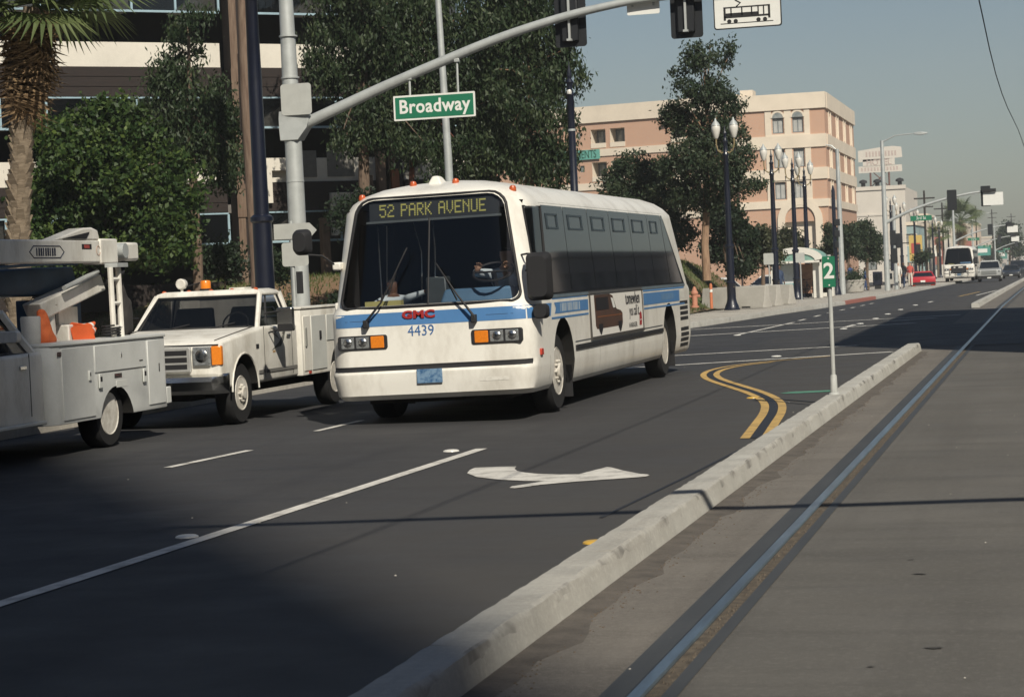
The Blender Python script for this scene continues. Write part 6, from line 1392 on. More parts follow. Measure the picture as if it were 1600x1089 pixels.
# ================================================================== VEGETATION
L_ficus = leafmat('ficus_leaf', (.022,.050,.012), (.115,.165,.035), .30); L_euc = leafmat('eucalyptus_leaf', (.016,.034,.012), (.075,.098,.042), .22)
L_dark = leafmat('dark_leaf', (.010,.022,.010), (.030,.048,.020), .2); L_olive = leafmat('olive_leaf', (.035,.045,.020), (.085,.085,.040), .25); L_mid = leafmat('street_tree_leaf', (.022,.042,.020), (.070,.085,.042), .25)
def leaves(name, blobs, ncl, nl, size, asp, droop, mt, parent, spread=.38, shell=.55, seed=1):
    """crown of leaf-sized faces gathered in clumps; clumps sit mostly near the surface of the blobs"""
    g_ = np.random.default_rng(seed); B = np.array(blobs, float); vol = B[:,3]*B[:,4]*B[:,5]; vol = vol**(.75); pr = vol/vol.sum()
    bi = g_.choice(len(B), ncl, p=pr); d = g_.normal(size=(ncl,3)); d /= np.linalg.norm(d, axis=1)[:,None]; rad = shell+(1-shell)*g_.random(ncl)**.6
    rad *= np.where(g_.random(ncl) < .82, 1, g_.random(ncl)); C = B[bi,:3]+d*rad[:,None]*B[bi,3:6]
    cs = spread*(.55+.9*g_.random(ncl)); n = ncl*nl; ci = np.repeat(np.arange(ncl), nl)
    P = C[ci]+g_.normal(size=(n,3))*cs[ci][:,None]*np.array([.5,.5,.42])
    P[:,2] -= droop*np.abs(g_.normal(size=n))*cs[ci]*.6
    a = g_.normal(size=(n,3)); a[:,2] -= droop*2.0; a /= np.linalg.norm(a, axis=1)[:,None]
    b = np.cross(a, g_.normal(size=(n,3))); b /= np.linalg.norm(b, axis=1)[:,None]+1e-9
    s = size*(.6+.8*g_.random(n))[:,None]; A_ = a*s; B_ = b*s/asp
    V = np.empty((n,4,3)); V[:,0] = P-A_; V[:,1] = P+B_; V[:,2] = P+A_; V[:,3] = P-B_
    me = bpy.data.meshes.new(name); me.vertices.add(n*4); me.vertices.foreach_set('co', V.reshape(-1)); me.loops.add(n*4); me.loops.foreach_set('vertex_index', np.arange(n*4))
    me.polygons.add(n); me.polygons.foreach_set('loop_start', np.arange(0,n*4,4)); me.update(calc_edges=True); me.materials.append(mt)
    o = bpy.data.objects.new(name, me); COL.objects.link(o); ALL.append(o); o.parent = parent
    return o, C
def tree(name, label, px, Y, base_z, blobs_px, mt, bark, r0=.16, ncl=320, nl=55, size=.085, asp=2.2, droop=.5, seed=1, group=None, depth=1.0, lean=None, nlimb=14, spread=.38, top=None):
    b = atY(px, 420, Y); t = thing(name, label, 'tree', (b.x, Y, base_z), group=group); O_ = Vector(t.location)
    m_ = 1/px_per_m(Y, b.x); bl = []; rr = random.Random(seed)
    for (x, y, r) in blobs_px:
        c = atY(x, y, Y+rr.uniform(-.6,.6)*depth); q = c-O_; bl.append((q.x, q.y, q.z, r*m_, r*m_*.95, r*m_*.9))
    cen = Vector((sum(k[0] for k in bl)/len(bl), sum(k[1] for k in bl)/len(bl), 0)); zt = max(k[2] for k in bl); zl = min(k[2]-k[5] for k in bl)
    tz = top if top else max(zl+.3*(zt-zl), 1.2)
    pts = [Vector((0,0,-.1)), Vector((cen.x*.2+rr.uniform(-.1,.1), 0, tz*.4)), Vector((cen.x*.5, cen.y*.4, tz)), Vector((cen.x*.9, cen.y*.8, (tz+zt)/2)), Vector((cen.x, cen.y, zt*.97))]
    if lean: pts[1].x += lean*.4; pts[2].x += lean
    tr_ = MB().tube(pts, [r0*1.15, r0, r0*.8, r0*.45, r0*.12], 10); trunk = tr_.build('trunk', bark, t)
    crown, C = leaves('crown', bl, ncl, nl, size, asp, droop, mt, t, spread=spread, seed=seed)
    lm = MB()
    for k in range(nlimb):
        c = Vector(C[rr.randrange(len(C))]); f = min(.95, max(.25, (c.z-zl)/(zt-zl+1e-6)*.75)); s_ = pts[2]+(pts[4]-pts[2])*f*.8
        lm.tube([s_, s_.lerp(c, .5)+Vector((0,0,.15)), c], [r0*.30, r0*.18, r0*.05], 5)
    tag(lm.build('limbs', bark, trunk), kind='stuff')
    return t
tree('ficus_tree', 'broad bushy bright green tree behind the bucket truck', 185, 60.6, .14, [(110,235,62),(185,205,62),(235,290,72),(110,330,75),(200,350,80),(265,375,45),(150,270,70),(70,290,45),(275,310,40),(95,390,50),(60,215,40)], L_ficus, M_bark, .22, 700, 60, .085, 1.7, .15, 3, depth=1.6)
tree('eucalyptus_tree', 'slender dark eucalyptus rising behind the bushy green tree', 305, 62.5, bank_h(-25,62.5), [(270,115,36),(272,165,50),(318,205,62),(285,60,30),(352,250,42),(262,225,45),(300,20,25),(330,150,35)], L_euc, M_bark, .15, 330, 50, .085, 2.8, .9, 5)
tree('eucalyptus_tree', 'eucalyptus with a dark twisted trunk behind the bus roof edge', 570, 66.5, bank_h(-22,66.5), [(535,55,62),(590,10,75),(560,130,60),(515,95,42),(605,165,52),(560,200,45),(530,-30,60),(620,80,50),(640,215,30)], L_euc, M_bark, .19, 480, 55, .085, 2.8, 1.0, 7, nlimb=22)
tree('eucalyptus_tree', 'eucalyptus with a reddish leaning trunk behind the Broadway sign', 640, 67.5, bank_h(-21,67.5), [(680,30,78),(725,105,72),(660,120,62),(700,190,65),(745,225,52),(655,215,40),(640,-20,60),(700,255,45)], L_euc, mat('red_bark', (.20,.075,.045), .9, var=.3, scale=4, col2=(.10,.04,.03)), .10, 560, 55, .085, 2.8, 1.0, 9, lean=-.35, nlimb=24)
tree('eucalyptus_tree', 'eucalyptus with a pale forked trunk beside the navy finial post', 826, 67.0, bank_h(-17,67), [(790,35,72),(842,60,62),(872,115,42),(812,135,62),(862,190,42),(790,215,52),(850,255,40),(760,150,52),(820,-20,70),(885,80,26),(870,240,30)], L_euc, M_barkpale, .15, 620, 55, .085, 2.8, 1.0, 12, nlimb=26)
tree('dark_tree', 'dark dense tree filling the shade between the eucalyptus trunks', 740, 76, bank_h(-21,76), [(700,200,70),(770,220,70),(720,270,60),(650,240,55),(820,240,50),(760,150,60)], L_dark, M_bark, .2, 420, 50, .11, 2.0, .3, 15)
tree('avenue_tree', 'tall airy tree with a pale pink trunk behind the first twin-globe lamp', 1104, 83, bank_h(-14.6,83)-.02, [(1085,88,22),(1126,82,22),(1062,118,14),(1112,140,30),(1076,142,24),(1141,168,22),(1058,185,26),(1108,205,40),(1150,208,20),(1078,245,38),(1128,262,36),(1105,300,32),(1068,300,30),(1148,292,22),(1176,283,15),(1040,262,20),(1160,245,20)], L_mid, M_barkpale, .15, 560, 48, .075, 2.2, .5, 21, nlimb=30, spread=.30, top=3.2)
tree('avenue_tree', 'wide leafy tree partly hidden by the rear of the bus', 1005, 86, bank_h(-17.5,86), [(985,258,28),(1022,268,24),(958,282,24),(1042,300,30),(1000,300,32),(970,315,30),(1030,340,34),(1060,360,28)], L_mid, M_bark, .14, 360, 48, .08, 2.2, .4, 23, spread=.30)
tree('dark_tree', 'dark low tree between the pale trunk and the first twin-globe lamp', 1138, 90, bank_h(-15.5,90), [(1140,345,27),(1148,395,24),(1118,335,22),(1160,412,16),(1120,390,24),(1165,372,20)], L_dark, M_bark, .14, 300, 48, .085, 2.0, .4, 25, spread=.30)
tree('olive_tree', 'small grey-green tree above the parked cars', 1195, 101, zg(101), [(1186,388,22),(1206,398,17),(1172,410,14),(1196,368,14)], L_olive, M_bark, .10, 170, 45, .08, 2.2, .3, 27, spread=.28)
tree('olive_tree', 'small tree behind the white arch of the bus shelter', 1232, 125, zg(125), [(1230,372,18),(1245,385,14),(1222,392,12)], L_olive, M_bark, .10, 120, 42, .09, 2.2, .3, 29, spread=.3)
tree('olive_tree', 'little round tree by the hotel entrance arch', 1284, 135, zg(135), [(1285,396,11),(1278,404,8)], L_olive, M_bark, .07, 60, 40, .09, 2.2, .3, 30, spread=.3)
tree('street_tree', 'narrow dark tree beside the pedestrian signals', 1300, 128, zg(128), [(1298,358,9),(1299,375,10),(1297,392,8)], L_mid, M_bark, .07, 70, 40, .085, 2.2, .3, 31, spread=.25)
tree('street_tree', 'leafy street tree with drooping crown next to the pale light pole', 1327, 138, zg(138), [(1324,362,13),(1330,380,13),(1322,395,10)], L_mid, M_bark, .09, 110, 42, .09, 2.2, .6, 33, spread=.3)
tree('street_tree', 'broad street tree before the white building', 1355, 142, zg(142), [(1346,358,17),(1362,378,18),(1348,395,14),(1370,398,10)], L_mid, M_bark, .10, 170, 45, .09, 2.2, .6, 35, spread=.3)
tree('distant_tree', 'small tree against the tan building past the hotel', 1440, 200, zg(200), [(1438,405,7),(1446,398,5)], L_mid, M_bark, .09, 40, 40, .12, 2.0, .3, 37, spread=.4)
tree('distant_tree', 'hazy tree above the far signal arms', 1577, 430, zg(430), [(1575,360,14),(1586,375,12),(1566,378,10),(1592,392,10)], L_mid, M_bark, .25, 130, 45, .22, 2.0, .3, 39, spread=1.0)
tree('distant_tree', 'hazy low tree at the end of the avenue', 1545, 480, zg(480), [(1542,395,10),(1552,402,9)], L_mid, M_bark, .25, 70, 45, .24, 2.0, .3, 41, spread=1.0)
# ---- fan palms
def fan_mesh(name, mt, n=24, pet=.75, seg=.85, fold=.35, hang=.5):
    m_ = MB(); m_.tube([(0,0,0),(0,pet*.5,.03),(0,pet,0)], [.022,.016,.012], 5)
    for k in range(n):
        a = R(-115+230*k/(n-1)); d = Vector((math.sin(a), math.cos(a), 0)); s_ = Vector((d.y, -d.x, 0)); L_ = seg*(.75+.25*math.cos(a*.6)); c = Vector((0,pet,0)); w_ = .032
        m1 = c+d*L_*.55+Vector((0,0,-.02)); e = c+d*L_*(1-.18*hang)+Vector((0,0,-L_*.38*hang-random.uniform(0,.10)))
        m_.add([c, m1-s_*w_+Vector((0,0,.012)), m1, m1+s_*w_+Vector((0,0,.012)), e], [(0,1,2),(0,2,3),(1,4,2),(2,4,3)])
    return m_.mesh(name, mt, smooth=False, fix=False)
L_palm = leafmat('palm_green', (.07,.10,.035), (.16,.19,.075), .3); M_dead = mat('dead_frond', (.27,.185,.10), .95, var=.3, scale=5, col2=(.12,.07,.035))
fan_g = fan_mesh('frond', L_palm); fan_d = fan_mesh('dead_frond', M_dead, 13, .35, .95, .3, 1.3)
def palm(label, loc, H, r, sc=1.0, ng=34, nd=90, lean=(0,0), seed=1, boots=True, group=None):
    rr = random.Random(seed); t = thing('fan_palm', label, 'palm tree', loc, group=group); tr_ = MB(); N_ = 40; pts = []; rad = []
    for i in range(N_+1):
        f = i/N_; pts.append((lean[0]*f*f, lean[1]*f*f, H*f)); rad.append(r*(1.25-.35*f)*(1+(.06 if i % 2 else -.02)))
    tk = tr_.tube(pts, rad, 14).build('trunk', mat('palm_trunk', (.22,.175,.125), .95, var=.3, scale=7, stretch=(1,1,3), bump=.5, bscale=18, col2=(.10,.075,.05)), t)
    if boots:   # old leaf bases standing off the trunk
        bm_ = MB().hexa([(-.06,0,0),(.06,0,0),(.06,.05,0),(-.06,.05,0),(-.045,-.055,.13),(.045,-.055,.13),(.045,-.02,.135),(-.045,-.02,.135)]).mesh('leaf_base', MATS['palm_trunk'], False)
        for i in range(190):
            f = i/190; a = i*2.4+rr.uniform(-.2,.2); R_ = r*(1.25-.35*f)*.97; z = H*(.02+.94*f); x, y = lean[0]*(z/H)**2, lean[1]*(z/H)**2
            inst(bm_, 'leaf_base', tk, (x+R_*math.cos(a), y+R_*math.sin(a), z), (rr.uniform(-.1,.1), 0, a+math.pi/2), (rr.uniform(.8,1.5),)*3)
    top = Vector((lean[0], lean[1], H))
    for i in range(ng):
        az = i*2.399+rr.uniform(-.2,.2); el_ = R(82-105*(i/ng)**.9+rr.uniform(-8,8)); inst(fan_g, 'frond', t, top+Vector((0,0,.1)), (el_, rr.uniform(-.5,.5), az), (sc*rr.uniform(.9,1.15),)*3)
    for i in range(nd):
        f = i/nd; az = i*2.399+rr.uniform(-.3,.3); el_ = R(-70-16*f+rr.uniform(-9,9)); z = H-.05-1.15*sc*f*rr.uniform(.6,1)
        inst(fan_d, 'dead_frond', t, (lean[0]*(z/H)**2+.05*math.sin(-az), lean[1]*(z/H)**2+.05*math.cos(az), z), (el_, rr.uniform(-.5,.5), az), (sc*.62*rr.uniform(.5,1.0), sc*.62*rr.uniform(.8,1.25), sc*.62))
    return t
pb_ = atY(28, 470, 36.0); ptop = atY(50, 12, 36.0)
palm('stout fan palm with a shaggy brown skirt beside the bushy green tree', (pb_.x, 36.0, .15), ptop.z-.15, .175, 1.3, 36, 120, (ptop.x-pb_.x, 0), 4)
pf = atY(1501, 345, 300); palm('distant shaggy fan palm rising behind the oncoming bus', (pf.x, 300, zg(300)), pf.z-zg(300), .32, 2.2, 18, 40, (0,0), 6, False)
pf = atY(1466, 372, 280); palm('small distant fan palm among the far lamp posts', (pf.x, 280, zg(280)), pf.z-zg(280), .25, 1.3, 14, 20, (0,0), 8, False)
# shrubs in front of the parking structure
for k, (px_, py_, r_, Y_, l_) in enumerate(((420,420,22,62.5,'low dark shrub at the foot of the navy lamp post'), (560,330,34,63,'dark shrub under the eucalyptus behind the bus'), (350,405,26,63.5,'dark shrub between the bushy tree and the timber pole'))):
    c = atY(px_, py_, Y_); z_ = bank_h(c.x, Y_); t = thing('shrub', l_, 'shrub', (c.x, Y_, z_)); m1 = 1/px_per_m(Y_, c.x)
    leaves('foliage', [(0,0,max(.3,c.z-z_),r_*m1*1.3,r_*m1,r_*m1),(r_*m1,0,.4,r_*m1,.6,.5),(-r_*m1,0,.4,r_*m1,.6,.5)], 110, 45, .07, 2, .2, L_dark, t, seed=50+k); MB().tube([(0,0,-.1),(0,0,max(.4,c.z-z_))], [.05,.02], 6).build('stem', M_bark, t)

# ================================================================== STREET FURNITURE
def barrier(label, x, Y, rz):
    t = thing('concrete_barrier', label, 'barrier', (x, Y, zg(Y)+.15), rz)
    MB().prism([(-.30,0),(.30,0),(.30,.08),(.19,.30),(.12,.78),(.09,.82),(-.09,.82),(-.12,.78),(-.19,.30),(-.30,.08)], -1.5, 1.5, 'Y').build('body', M_concrete, t, bevel=.015)
    for z_ in (.1,): MB().box(-.31,-.10,-.9,-.5,.0,.07).build('drain_slot', M_black, t); MB().box(.10,.31,.5,.9,.0,.07).build('drain_slot', M_black, t)
    return t
for k, (px_, Y_) in enumerate(((1150, 84), (1170, 87.5), (1192, 91))):
    b_ = atY(px_, 480, Y_); barrier(('pale concrete barrier nearest the first twin-globe lamp', 'pale concrete barrier in the middle of the row', 'pale concrete barrier at the shelter end of the row')[k], b_.x, Y_, R(62))
def post_sign(label, px, Y, w, h, ztop):
    t = thing('small_sign', label, 'sign', (0,0,0)); put(t, px, Y); MB().tube([(0,0,0),(0,0,ztop)], .03, 6).build('post', M_galv, t); MB().prism(rrect(-w/2,w/2,ztop-h,ztop,.04), -.05, -.035, 'Y').build('sign_plate', M_alu, t); return t
post_sign('small square grey sign on a thin post left of the bus shelter', 1204, 91.5, .42, .48, 2.15); post_sign('small square grey sign on a thin post before the shelter roof', 1253, 101, .42, .45, 2.2)
M_hyd = mat('hydrant_pink', (.50,.22,.14), .7, var=.2, scale=8)
t = thing('fire_hydrant', 'faded salmon fire hydrant on the grassy corner', 'hydrant', (0,0,0)); put(t, 1086, 76, .35)
MB().lathe([(.15,0),(.15,.05),(.10,.07),(.10,.45),(.13,.48),(.13,.54),(.10,.58),(.06,.68),(.03,.74)], (0,0,0), 12).build('barrel', M_hyd, t)
for s in (-1, 1): MB().lathe([(.05, s*.09), (.055, s*.18), (.03, s*.20)], (0,0,.40), 8, axis='X').build('hose_outlet', M_hyd, t)
for px_, Y_, l_ in ((1112, 79, 'thin orange bollard on the grass beside the barriers'),):
    t = thing('orange_bollard', l_, 'bollard', (0,0,0)); put(t, px_, Y_, .25); MB().lathe([(.055,0),(.055,.86),(.03,.92)], (0,0,0), 10).build('tube', mat('bollard_orange', (.50,.16,.07), .7), t); MB().lathe([(.058,.6),(.058,.7)], (0,0,0), 10).build('reflective_band', M_signwhite, t)
# bus shelter with barrel roof
YS_ = 108.5; sx = atY(1246, 470, YS_).x
sh = thing('bus_shelter', 'bus shelter with white and green barrel roof behind the lamps', 'bus shelter', (sx, YS_, zg(YS_)+.15)); hw = 1.28; Ls = 3.2; zr0 = 1.88; rise = .62
arcp = [(hw*math.cos(R(a)), zr0+rise*math.sin(R(a))) for a in range(0, 181, 12)]
M_canopy = mat('canopy_green', (.20,.36,.30), .5, var=.1); M_shw = mat('shelter_white', (.66,.64,.58), .5, var=.05)
for i in range(len(arcp)-1):
    (a, za), (b_, zb_) = arcp[i], arcp[i+1]
    MB().hexa([(a,.12,za),(b_,.12,zb_),(b_,Ls,zb_),(a,Ls,za),(a*1.01,.12,za+.03),(b_*1.01,.12,zb_+.03),(b_*1.01,Ls,zb_+.03),(a*1.01,Ls,za+.03)]).build('roof_panel', M_canopy, sh)
m_ = MB(); m_.loft([[(x_*k, y_, z_+dz) for x_, z_ in arcp] for k, y_, dz in ((1.04,.0,.05),(1.04,.14,.05))], closed=False, cap=False); ring = [(x_*1.04, 0, z_+.05) for x_, z_ in arcp]+[(x_*.74, 0, zr0-.02+(z_-zr0)*.62) for x_, z_ in reversed(arcp)]
MB().prism([(p[0], p[2]) for p in ring], -.04, .10, 'Y').build('front_arch', M_shw, sh)
MB().box(-hw, hw, .0, .08, zr0-.12, zr0).build('eave_beam', M_shw, sh); MB().prism([(x_*.72, zr0+(z_-zr0)*.60) for x_, z_ in arcp], .02, .03, 'Y').build('arch_infill', M_canopy, sh)
for x_, y_ in ((-hw+.06,.05),(hw-.06,.05),(-hw+.06,Ls-.06),(hw-.06,Ls-.06)): MB().box(x_-.05, x_+.05, y_-.05, y_+.05, 0, zr0).build('post', M_black if y_ > 1 else M_shw, sh)
gp = MB().box(-hw+.12, -.10, .9, .92, .35, 1.72).build('display_panel', mat('poster_pale', (.55,.58,.58), .4, var=.1), sh); MB().box(-hw+.3, -.12, .885, .898, .45, .75).build('teal_poster', mat('teal_print', (.03,.26,.27), .5), gp); MB().box(-hw+.08, -.06, .88, .94, 1.72, 1.80).build('panel_rail', M_black, gp)
MB().box(hw-.5, hw-.08, .4, .46, .0, 1.75).build('side_panel', M_shw, sh); MB().box(-hw+.1, hw-.2, 2.2, 2.6, .40, .45).build('bench', M_wood, sh); MB().box(-hw+.1, hw-.1, Ls-.10, Ls-.05, .2, 1.7).build('back_wall', mat('shelter_brick', (.40,.22,.15), .9, var=.2), sh)
for x_ in (-.8, .6): MB().box(x_-.05, x_+.05, 2.3, 2.5, 0, .40).build('bench_leg', M_black, sh)
# planter and litter bin past the shelter
t = thing('planter', 'round pale concrete planter beyond the bus shelter', 'planter', (0,0,0)); put(t, 1335, 128)
MB().lathe([(.50,0),(.55,.05),(.62,.62),(.66,.66),(.66,.74),(.56,.74)], (0,0,0), 18).build('bowl', M_concrete, t); MB().lathe([(.56,.70),(.2,.74)], (0,0,0), 12).build('soil', M_bark, t)
leaves('foliage', [(0,0,.95,.5,.5,.3)], 40, 40, .06, 2, .2, L_mid, t, seed=77)
t = thing('planter', 'square pale planter wall beside the shelter', 'planter', (0,0,0)); put(t, 1287, 112); MB().box(-.55,.55,-.4,.4,0,.85).build('bowl', M_shw, t, bevel=.03); leaves('foliage', [(0,0,1.0,.5,.4,.25)], 30, 40, .06, 2, .2, L_mid, t, seed=78)
# bicycle leaning at the fourth lamp
t = thing('bicycle', 'dark bicycle leaning against the lamp beside the shelter', 'bicycle', (0,0,0)); put(t, 1258, 111.5, rz=R(25))
for y_ in (-.5, .5): MB().tube([(0, y_+.33*math.cos(6.283*k/20), .34+.33*math.sin(6.283*k/20)) for k in range(21)], .022, 5, cap=False).build('wheel', M_tyre, t)
fr = MB()
for a, b_ in (((0,-.5,.34),(0,-.38,.85)),((0,-.38,.78),(0,.15,.80)),((0,-.38,.72),(0,.02,.32)),((0,.02,.32),(0,.18,.88)),((0,.02,.32),(0,.5,.34)),((0,.15,.80),(0,.5,.34))): fr.tube([a,b_], .018, 5)
fr.build('frame', M_navy, t); MB().box(-.06,.06,.08,.32,.88,.93).build('saddle', M_black, t, bevel=.02); MB().tube([(-.25,-.40,.98),(0,-.38,.90),(.25,-.40,.98)], .014, 5).build('handlebar', M_black, t)

# ================================================================== PEDESTRIANS
def person(label, px, Y, top, legs, skin, hgt=1.72, face=0.0, stride=.12, group=None, h=.15):
    k = hgt/1.72; S = lambda x, y, z: (x*k, y*k, z*k)
    j = {'pelvis':(S(0,0,.94),.135*k),'waist':(S(0,0,1.10),.13*k),'chest':(S(0,.01,1.30),.155*k),'neck':(S(0,0,1.47),.055*k),'head':(S(0,-.02,1.60),.085*k),'crown':(S(0,-.01,1.66),.072*k),
     'shl':(S(.17,0,1.38),.07*k),'ell':(S(.23,.04,1.13),.048*k),'wrl':(S(.22,-.06,.92),.034*k),'hal':(S(.215,-.085,.85),.035*k),'shr':(S(-.17,0,1.38),.07*k),'elr':(S(-.23,.02,1.13),.048*k),'wrr':(S(-.22,-.08,.92),.034*k),'har':(S(-.215,-.10,.85),.035*k),
     'hipl':(S(.09,0,.90),.10*k),'knl':(S(.10,-stride*.6,.50),.065*k),'anl':(S(.10,-stride,.09),.045*k),'tol':(S(.11,-stride-.15,.04),.035*k),'hipr':(S(-.09,0,.90),.10*k),'knr':(S(-.10,stride*.2,.50),.065*k),'anr':(S(-.10,stride,.09),.045*k),'tor':(S(-.11,stride-.15,.04),.035*k)}
    b = [('pelvis','waist'),('waist','chest'),('chest','neck'),('neck','head'),('head','crown')]
    for s in 'lr': b += [('chest','sh'+s),('sh'+s,'el'+s),('el'+s,'wr'+s),('wr'+s,'ha'+s),('pelvis','hip'+s),('hip'+s,'kn'+s),('kn'+s,'an'+s),('an'+s,'to'+s)]
    for s in 'lr': fingers(j, b, 'wr'+s, 'ha'+s, (0,-.25,-.97), (-1 if s == 'l' else 1,0,0))
    def col(c, a, b_):
        if b_ in ('head','crown') or a == 'neck': return 2 if (c.z > 1.645*k or (c.y > .01 and c.z > 1.55*k)) else 0
        if a.startswith(('ha','wr')) or b_.startswith('ha'): return 0
        if b_.startswith('to'): return 3
        if b_.startswith(('kn','an','hip')) or c.z < .98*k: return 4
        return 1
    o = figure('person', j, b, col, [skin, top, M_hair, M_black, legs], label, group=group); put(o, px, Y, h, rz=face); return o
M_bluej = mat('blue_jacket', (.03,.06,.16), .8); M_whitep = mat('white_trousers', (.60,.56,.48), .8); M_jeans = mat('blue_jeans', (.03,.05,.10), .8); M_redt = mat('red_top', (.45,.08,.06), .8); M_whitet = mat('white_shirt', (.62,.60,.56), .8)
person('person in a dark blue jacket and white trousers standing by the bus shelter', 1275, 112.5, M_bluej, M_whitep, M_skin_d, 1.75, R(-30))
person('person in jeans standing half behind the second lamp', 1219, 100, M_jeans, M_jeans, M_skin_d, 1.7, R(40))
person('person in a bright blue jacket by the round planter', 1330, 131, M_bluej, M_jeans, M_skin_d, 1.72, R(60)); person('person in a blue jacket sitting on the wall past the planter', 1352, 134, M_bluej, M_bluej, M_skin_d, 1.5, R(100))
person('person in a white shirt waiting at the corner signal', 1404, 140, M_whitet, M_whitep, M_skin_l, 1.7, R(10)); person('person in dark clothes waiting at the corner signal', 1413, 142, M_black, M_jeans, M_skin_d, 1.72, R(-40)); person('person in a red top behind the red car', 1423, 150, M_redt, M_whitep, M_skin_l, 1.7, 0)

# ================================================================== OTHER VEHICLES
def car(name, label, cat, px, Y, rz, paint, prof, W, base, top, zs, wheels, wr=.31, h=0.0, gl=None, front=0, lampmat=None):
    t = thing(name, label, cat, (0,0,0)); put(t, px, Y, h, rz=rz); zb_, zt_, zr_ = zs
    bd = MB().prism(prof, -W/2, W/2, 'X').build('body', [paint, M_under], t, bevel=.06, seg=3); bake(bd)
    for y_ in wheels:
        for s in (-1, 1): cut(bd, MB().prism(arch_poly(y_, wr*1.18, wr*2.25), s*(W/2-.3), s*(W/2+.3), 'X'), M_under)
    greenhouse(t, base, top, zb_, zt_, zr_, paint, gl or M_glassdark)
    for y_ in wheels:
        for s in (-1, 1): wheel(t, (s*(W/2-.13), y_, wr), wr, .19, wr*.58, s, .03, rimmat=M_galv, bolts=5, holes=False)
    y0 = prof[1][0]; ye = max(p[0] for p in prof)
    for s in (-1, 1):
        MB().box(min(s*.42*W/1.0*.9, s*W*.46), max(s*.42*W*.9, s*W*.46)+0, y0-.02, y0+.06, prof[2][1]-.16, prof[2][1]-.03).build('headlight', lampmat or M_lamp, t, bevel=.01)
        MB().box(min(s*W*.30, s*W*.46), max(s*W*.30, s*W*.46), ye-.05, ye+.012, prof[-2][1]-.24, prof[-2][1]-.10).build('tail_light', M_red, t, bevel=.01)
    MB().box(-W*.47, W*.47, y0-.06, y0+.05, .26, .42).build('front_bumper', M_black if lampmat is None else paint, t, bevel=.02); MB().box(-W*.47, W*.47, ye-.05, ye+.05, .28, .44).build('rear_bumper', M_black, t, bevel=.02)
    MB().box(-.16,.16, y0-.075, y0-.06,.30,.40).build('number_plate', M_signwhite, t); MB().box(-.16,.16, ye+.05, ye+.062,.45,.57).build('number_plate', M_signwhite, t)
    return t
sedan = [(.2,.22),(.02,.36),(.06,.66),(.9,.80),(1.35,.88),(3.6,.92),(4.4,.90),(4.45,.5),(4.3,.24)]
M_redp = mat('red_car_paint', (.42,.025,.035), .3, var=.05, coat=.5); M_carw = mat('car_white', (.66,.65,.62), .35, var=.05, coat=.3); M_carb = mat('car_pale_blue', (.34,.42,.48), .35, var=.05, coat=.3); M_cardk = mat('car_dark', (.02,.024,.032), .3, var=.05, coat=.5); M_silver = mat('car_silver', (.42,.43,.42), .35, metal=.3, var=.05, coat=.3)
car('red_car', 'low red coupe standing at the kerb near the corner', 'car', 1443, 158, math.pi+R(3), M_redp, [(.2,.22),(.02,.34),(.08,.58),(.9,.70),(1.5,.78),(3.6,.84),(4.3,.82),(4.35,.45),(4.2,.24)], 1.74, (.78,1.45,3.7), (.60,2.2,3.1), (.79,1.12,1.19), (.8, 3.5), .30)
car('parked_car', 'white parked car with dark windows behind the barriers', 'car', 1168, 117, R(-32), M_carw, sedan, 1.72, (.78,1.3,4.1), (.60,1.95,3.3), (.88,1.28,1.36), (.85, 3.5), .31, .03)
car('parked_car', 'pale blue parked sedan behind the small square sign', 'car', 1196, 122, R(-40), M_carb, sedan, 1.72, (.78,1.3,3.8), (.60,1.95,3.1), (.88,1.28,1.36), (.85, 3.5), .31, .03)
car('parked_car', 'white parked hatchback with red tail lights nearest the grass bank', 'car', 1152, 110, R(165), M_carw, sedan, 1.7, (.78,1.3,4.2), (.60,1.95,3.6), (.88,1.26,1.34), (.85, 3.5), .31, .03)
sv = car('pickup_truck', 'silver pickup with dark windscreen driving toward the crossing', 'pickup', 1546, 188, 0, M_silver, [(.2,.42),(.02,.50),(.04,.98),(.25,1.06),(1.4,1.14),(5.0,1.16),(5.05,.6),(4.9,.42)], 1.98, (.86,1.45,3.0), (.74,2.0,2.85), (1.14,1.70,1.80), (.95, 4.1), .38)
MB().box(-.62,.62,-.02,.05,.66,.95).build('grille', mat('far_grille', (.30,.31,.30), .4, metal=.5), sv)
car('oncoming_car', 'dark sedan following the silver pickup', 'car', 1580, 222, 0, M_cardk, sedan, 1.74, (.78,1.3,3.8), (.60,1.95,3.1), (.88,1.28,1.36), (.85, 3.5), .31)
car('oncoming_car', 'dark van in the queue behind the dark sedan', 'car', 1590, 262, 0, M_cardk, [(.2,.3),(.02,.4),(.05,.95),(.6,1.1),(1.0,1.15),(4.5,1.2),(4.6,.6),(4.5,.3)], 1.85, (.85,.95,4.4), (.75,1.4,4.3), (1.14,1.75,1.85), (.85, 3.6), .33)
car('oncoming_car', 'pale car in the queue beyond the dark van', 'car', 1594, 300, 0, M_carw, sedan, 1.74, (.78,1.3,3.8), (.60,1.95,3.1), (.88,1.28,1.36), (.85, 3.5), .31)
car('oncoming_car', 'dark blue car beyond the pale car', 'car', 1601, 350, 0, M_cardk, sedan, 1.74, (.78,1.3,3.8), (.60,1.95,3.1), (.88,1.28,1.36), (.85, 3.5), .31)
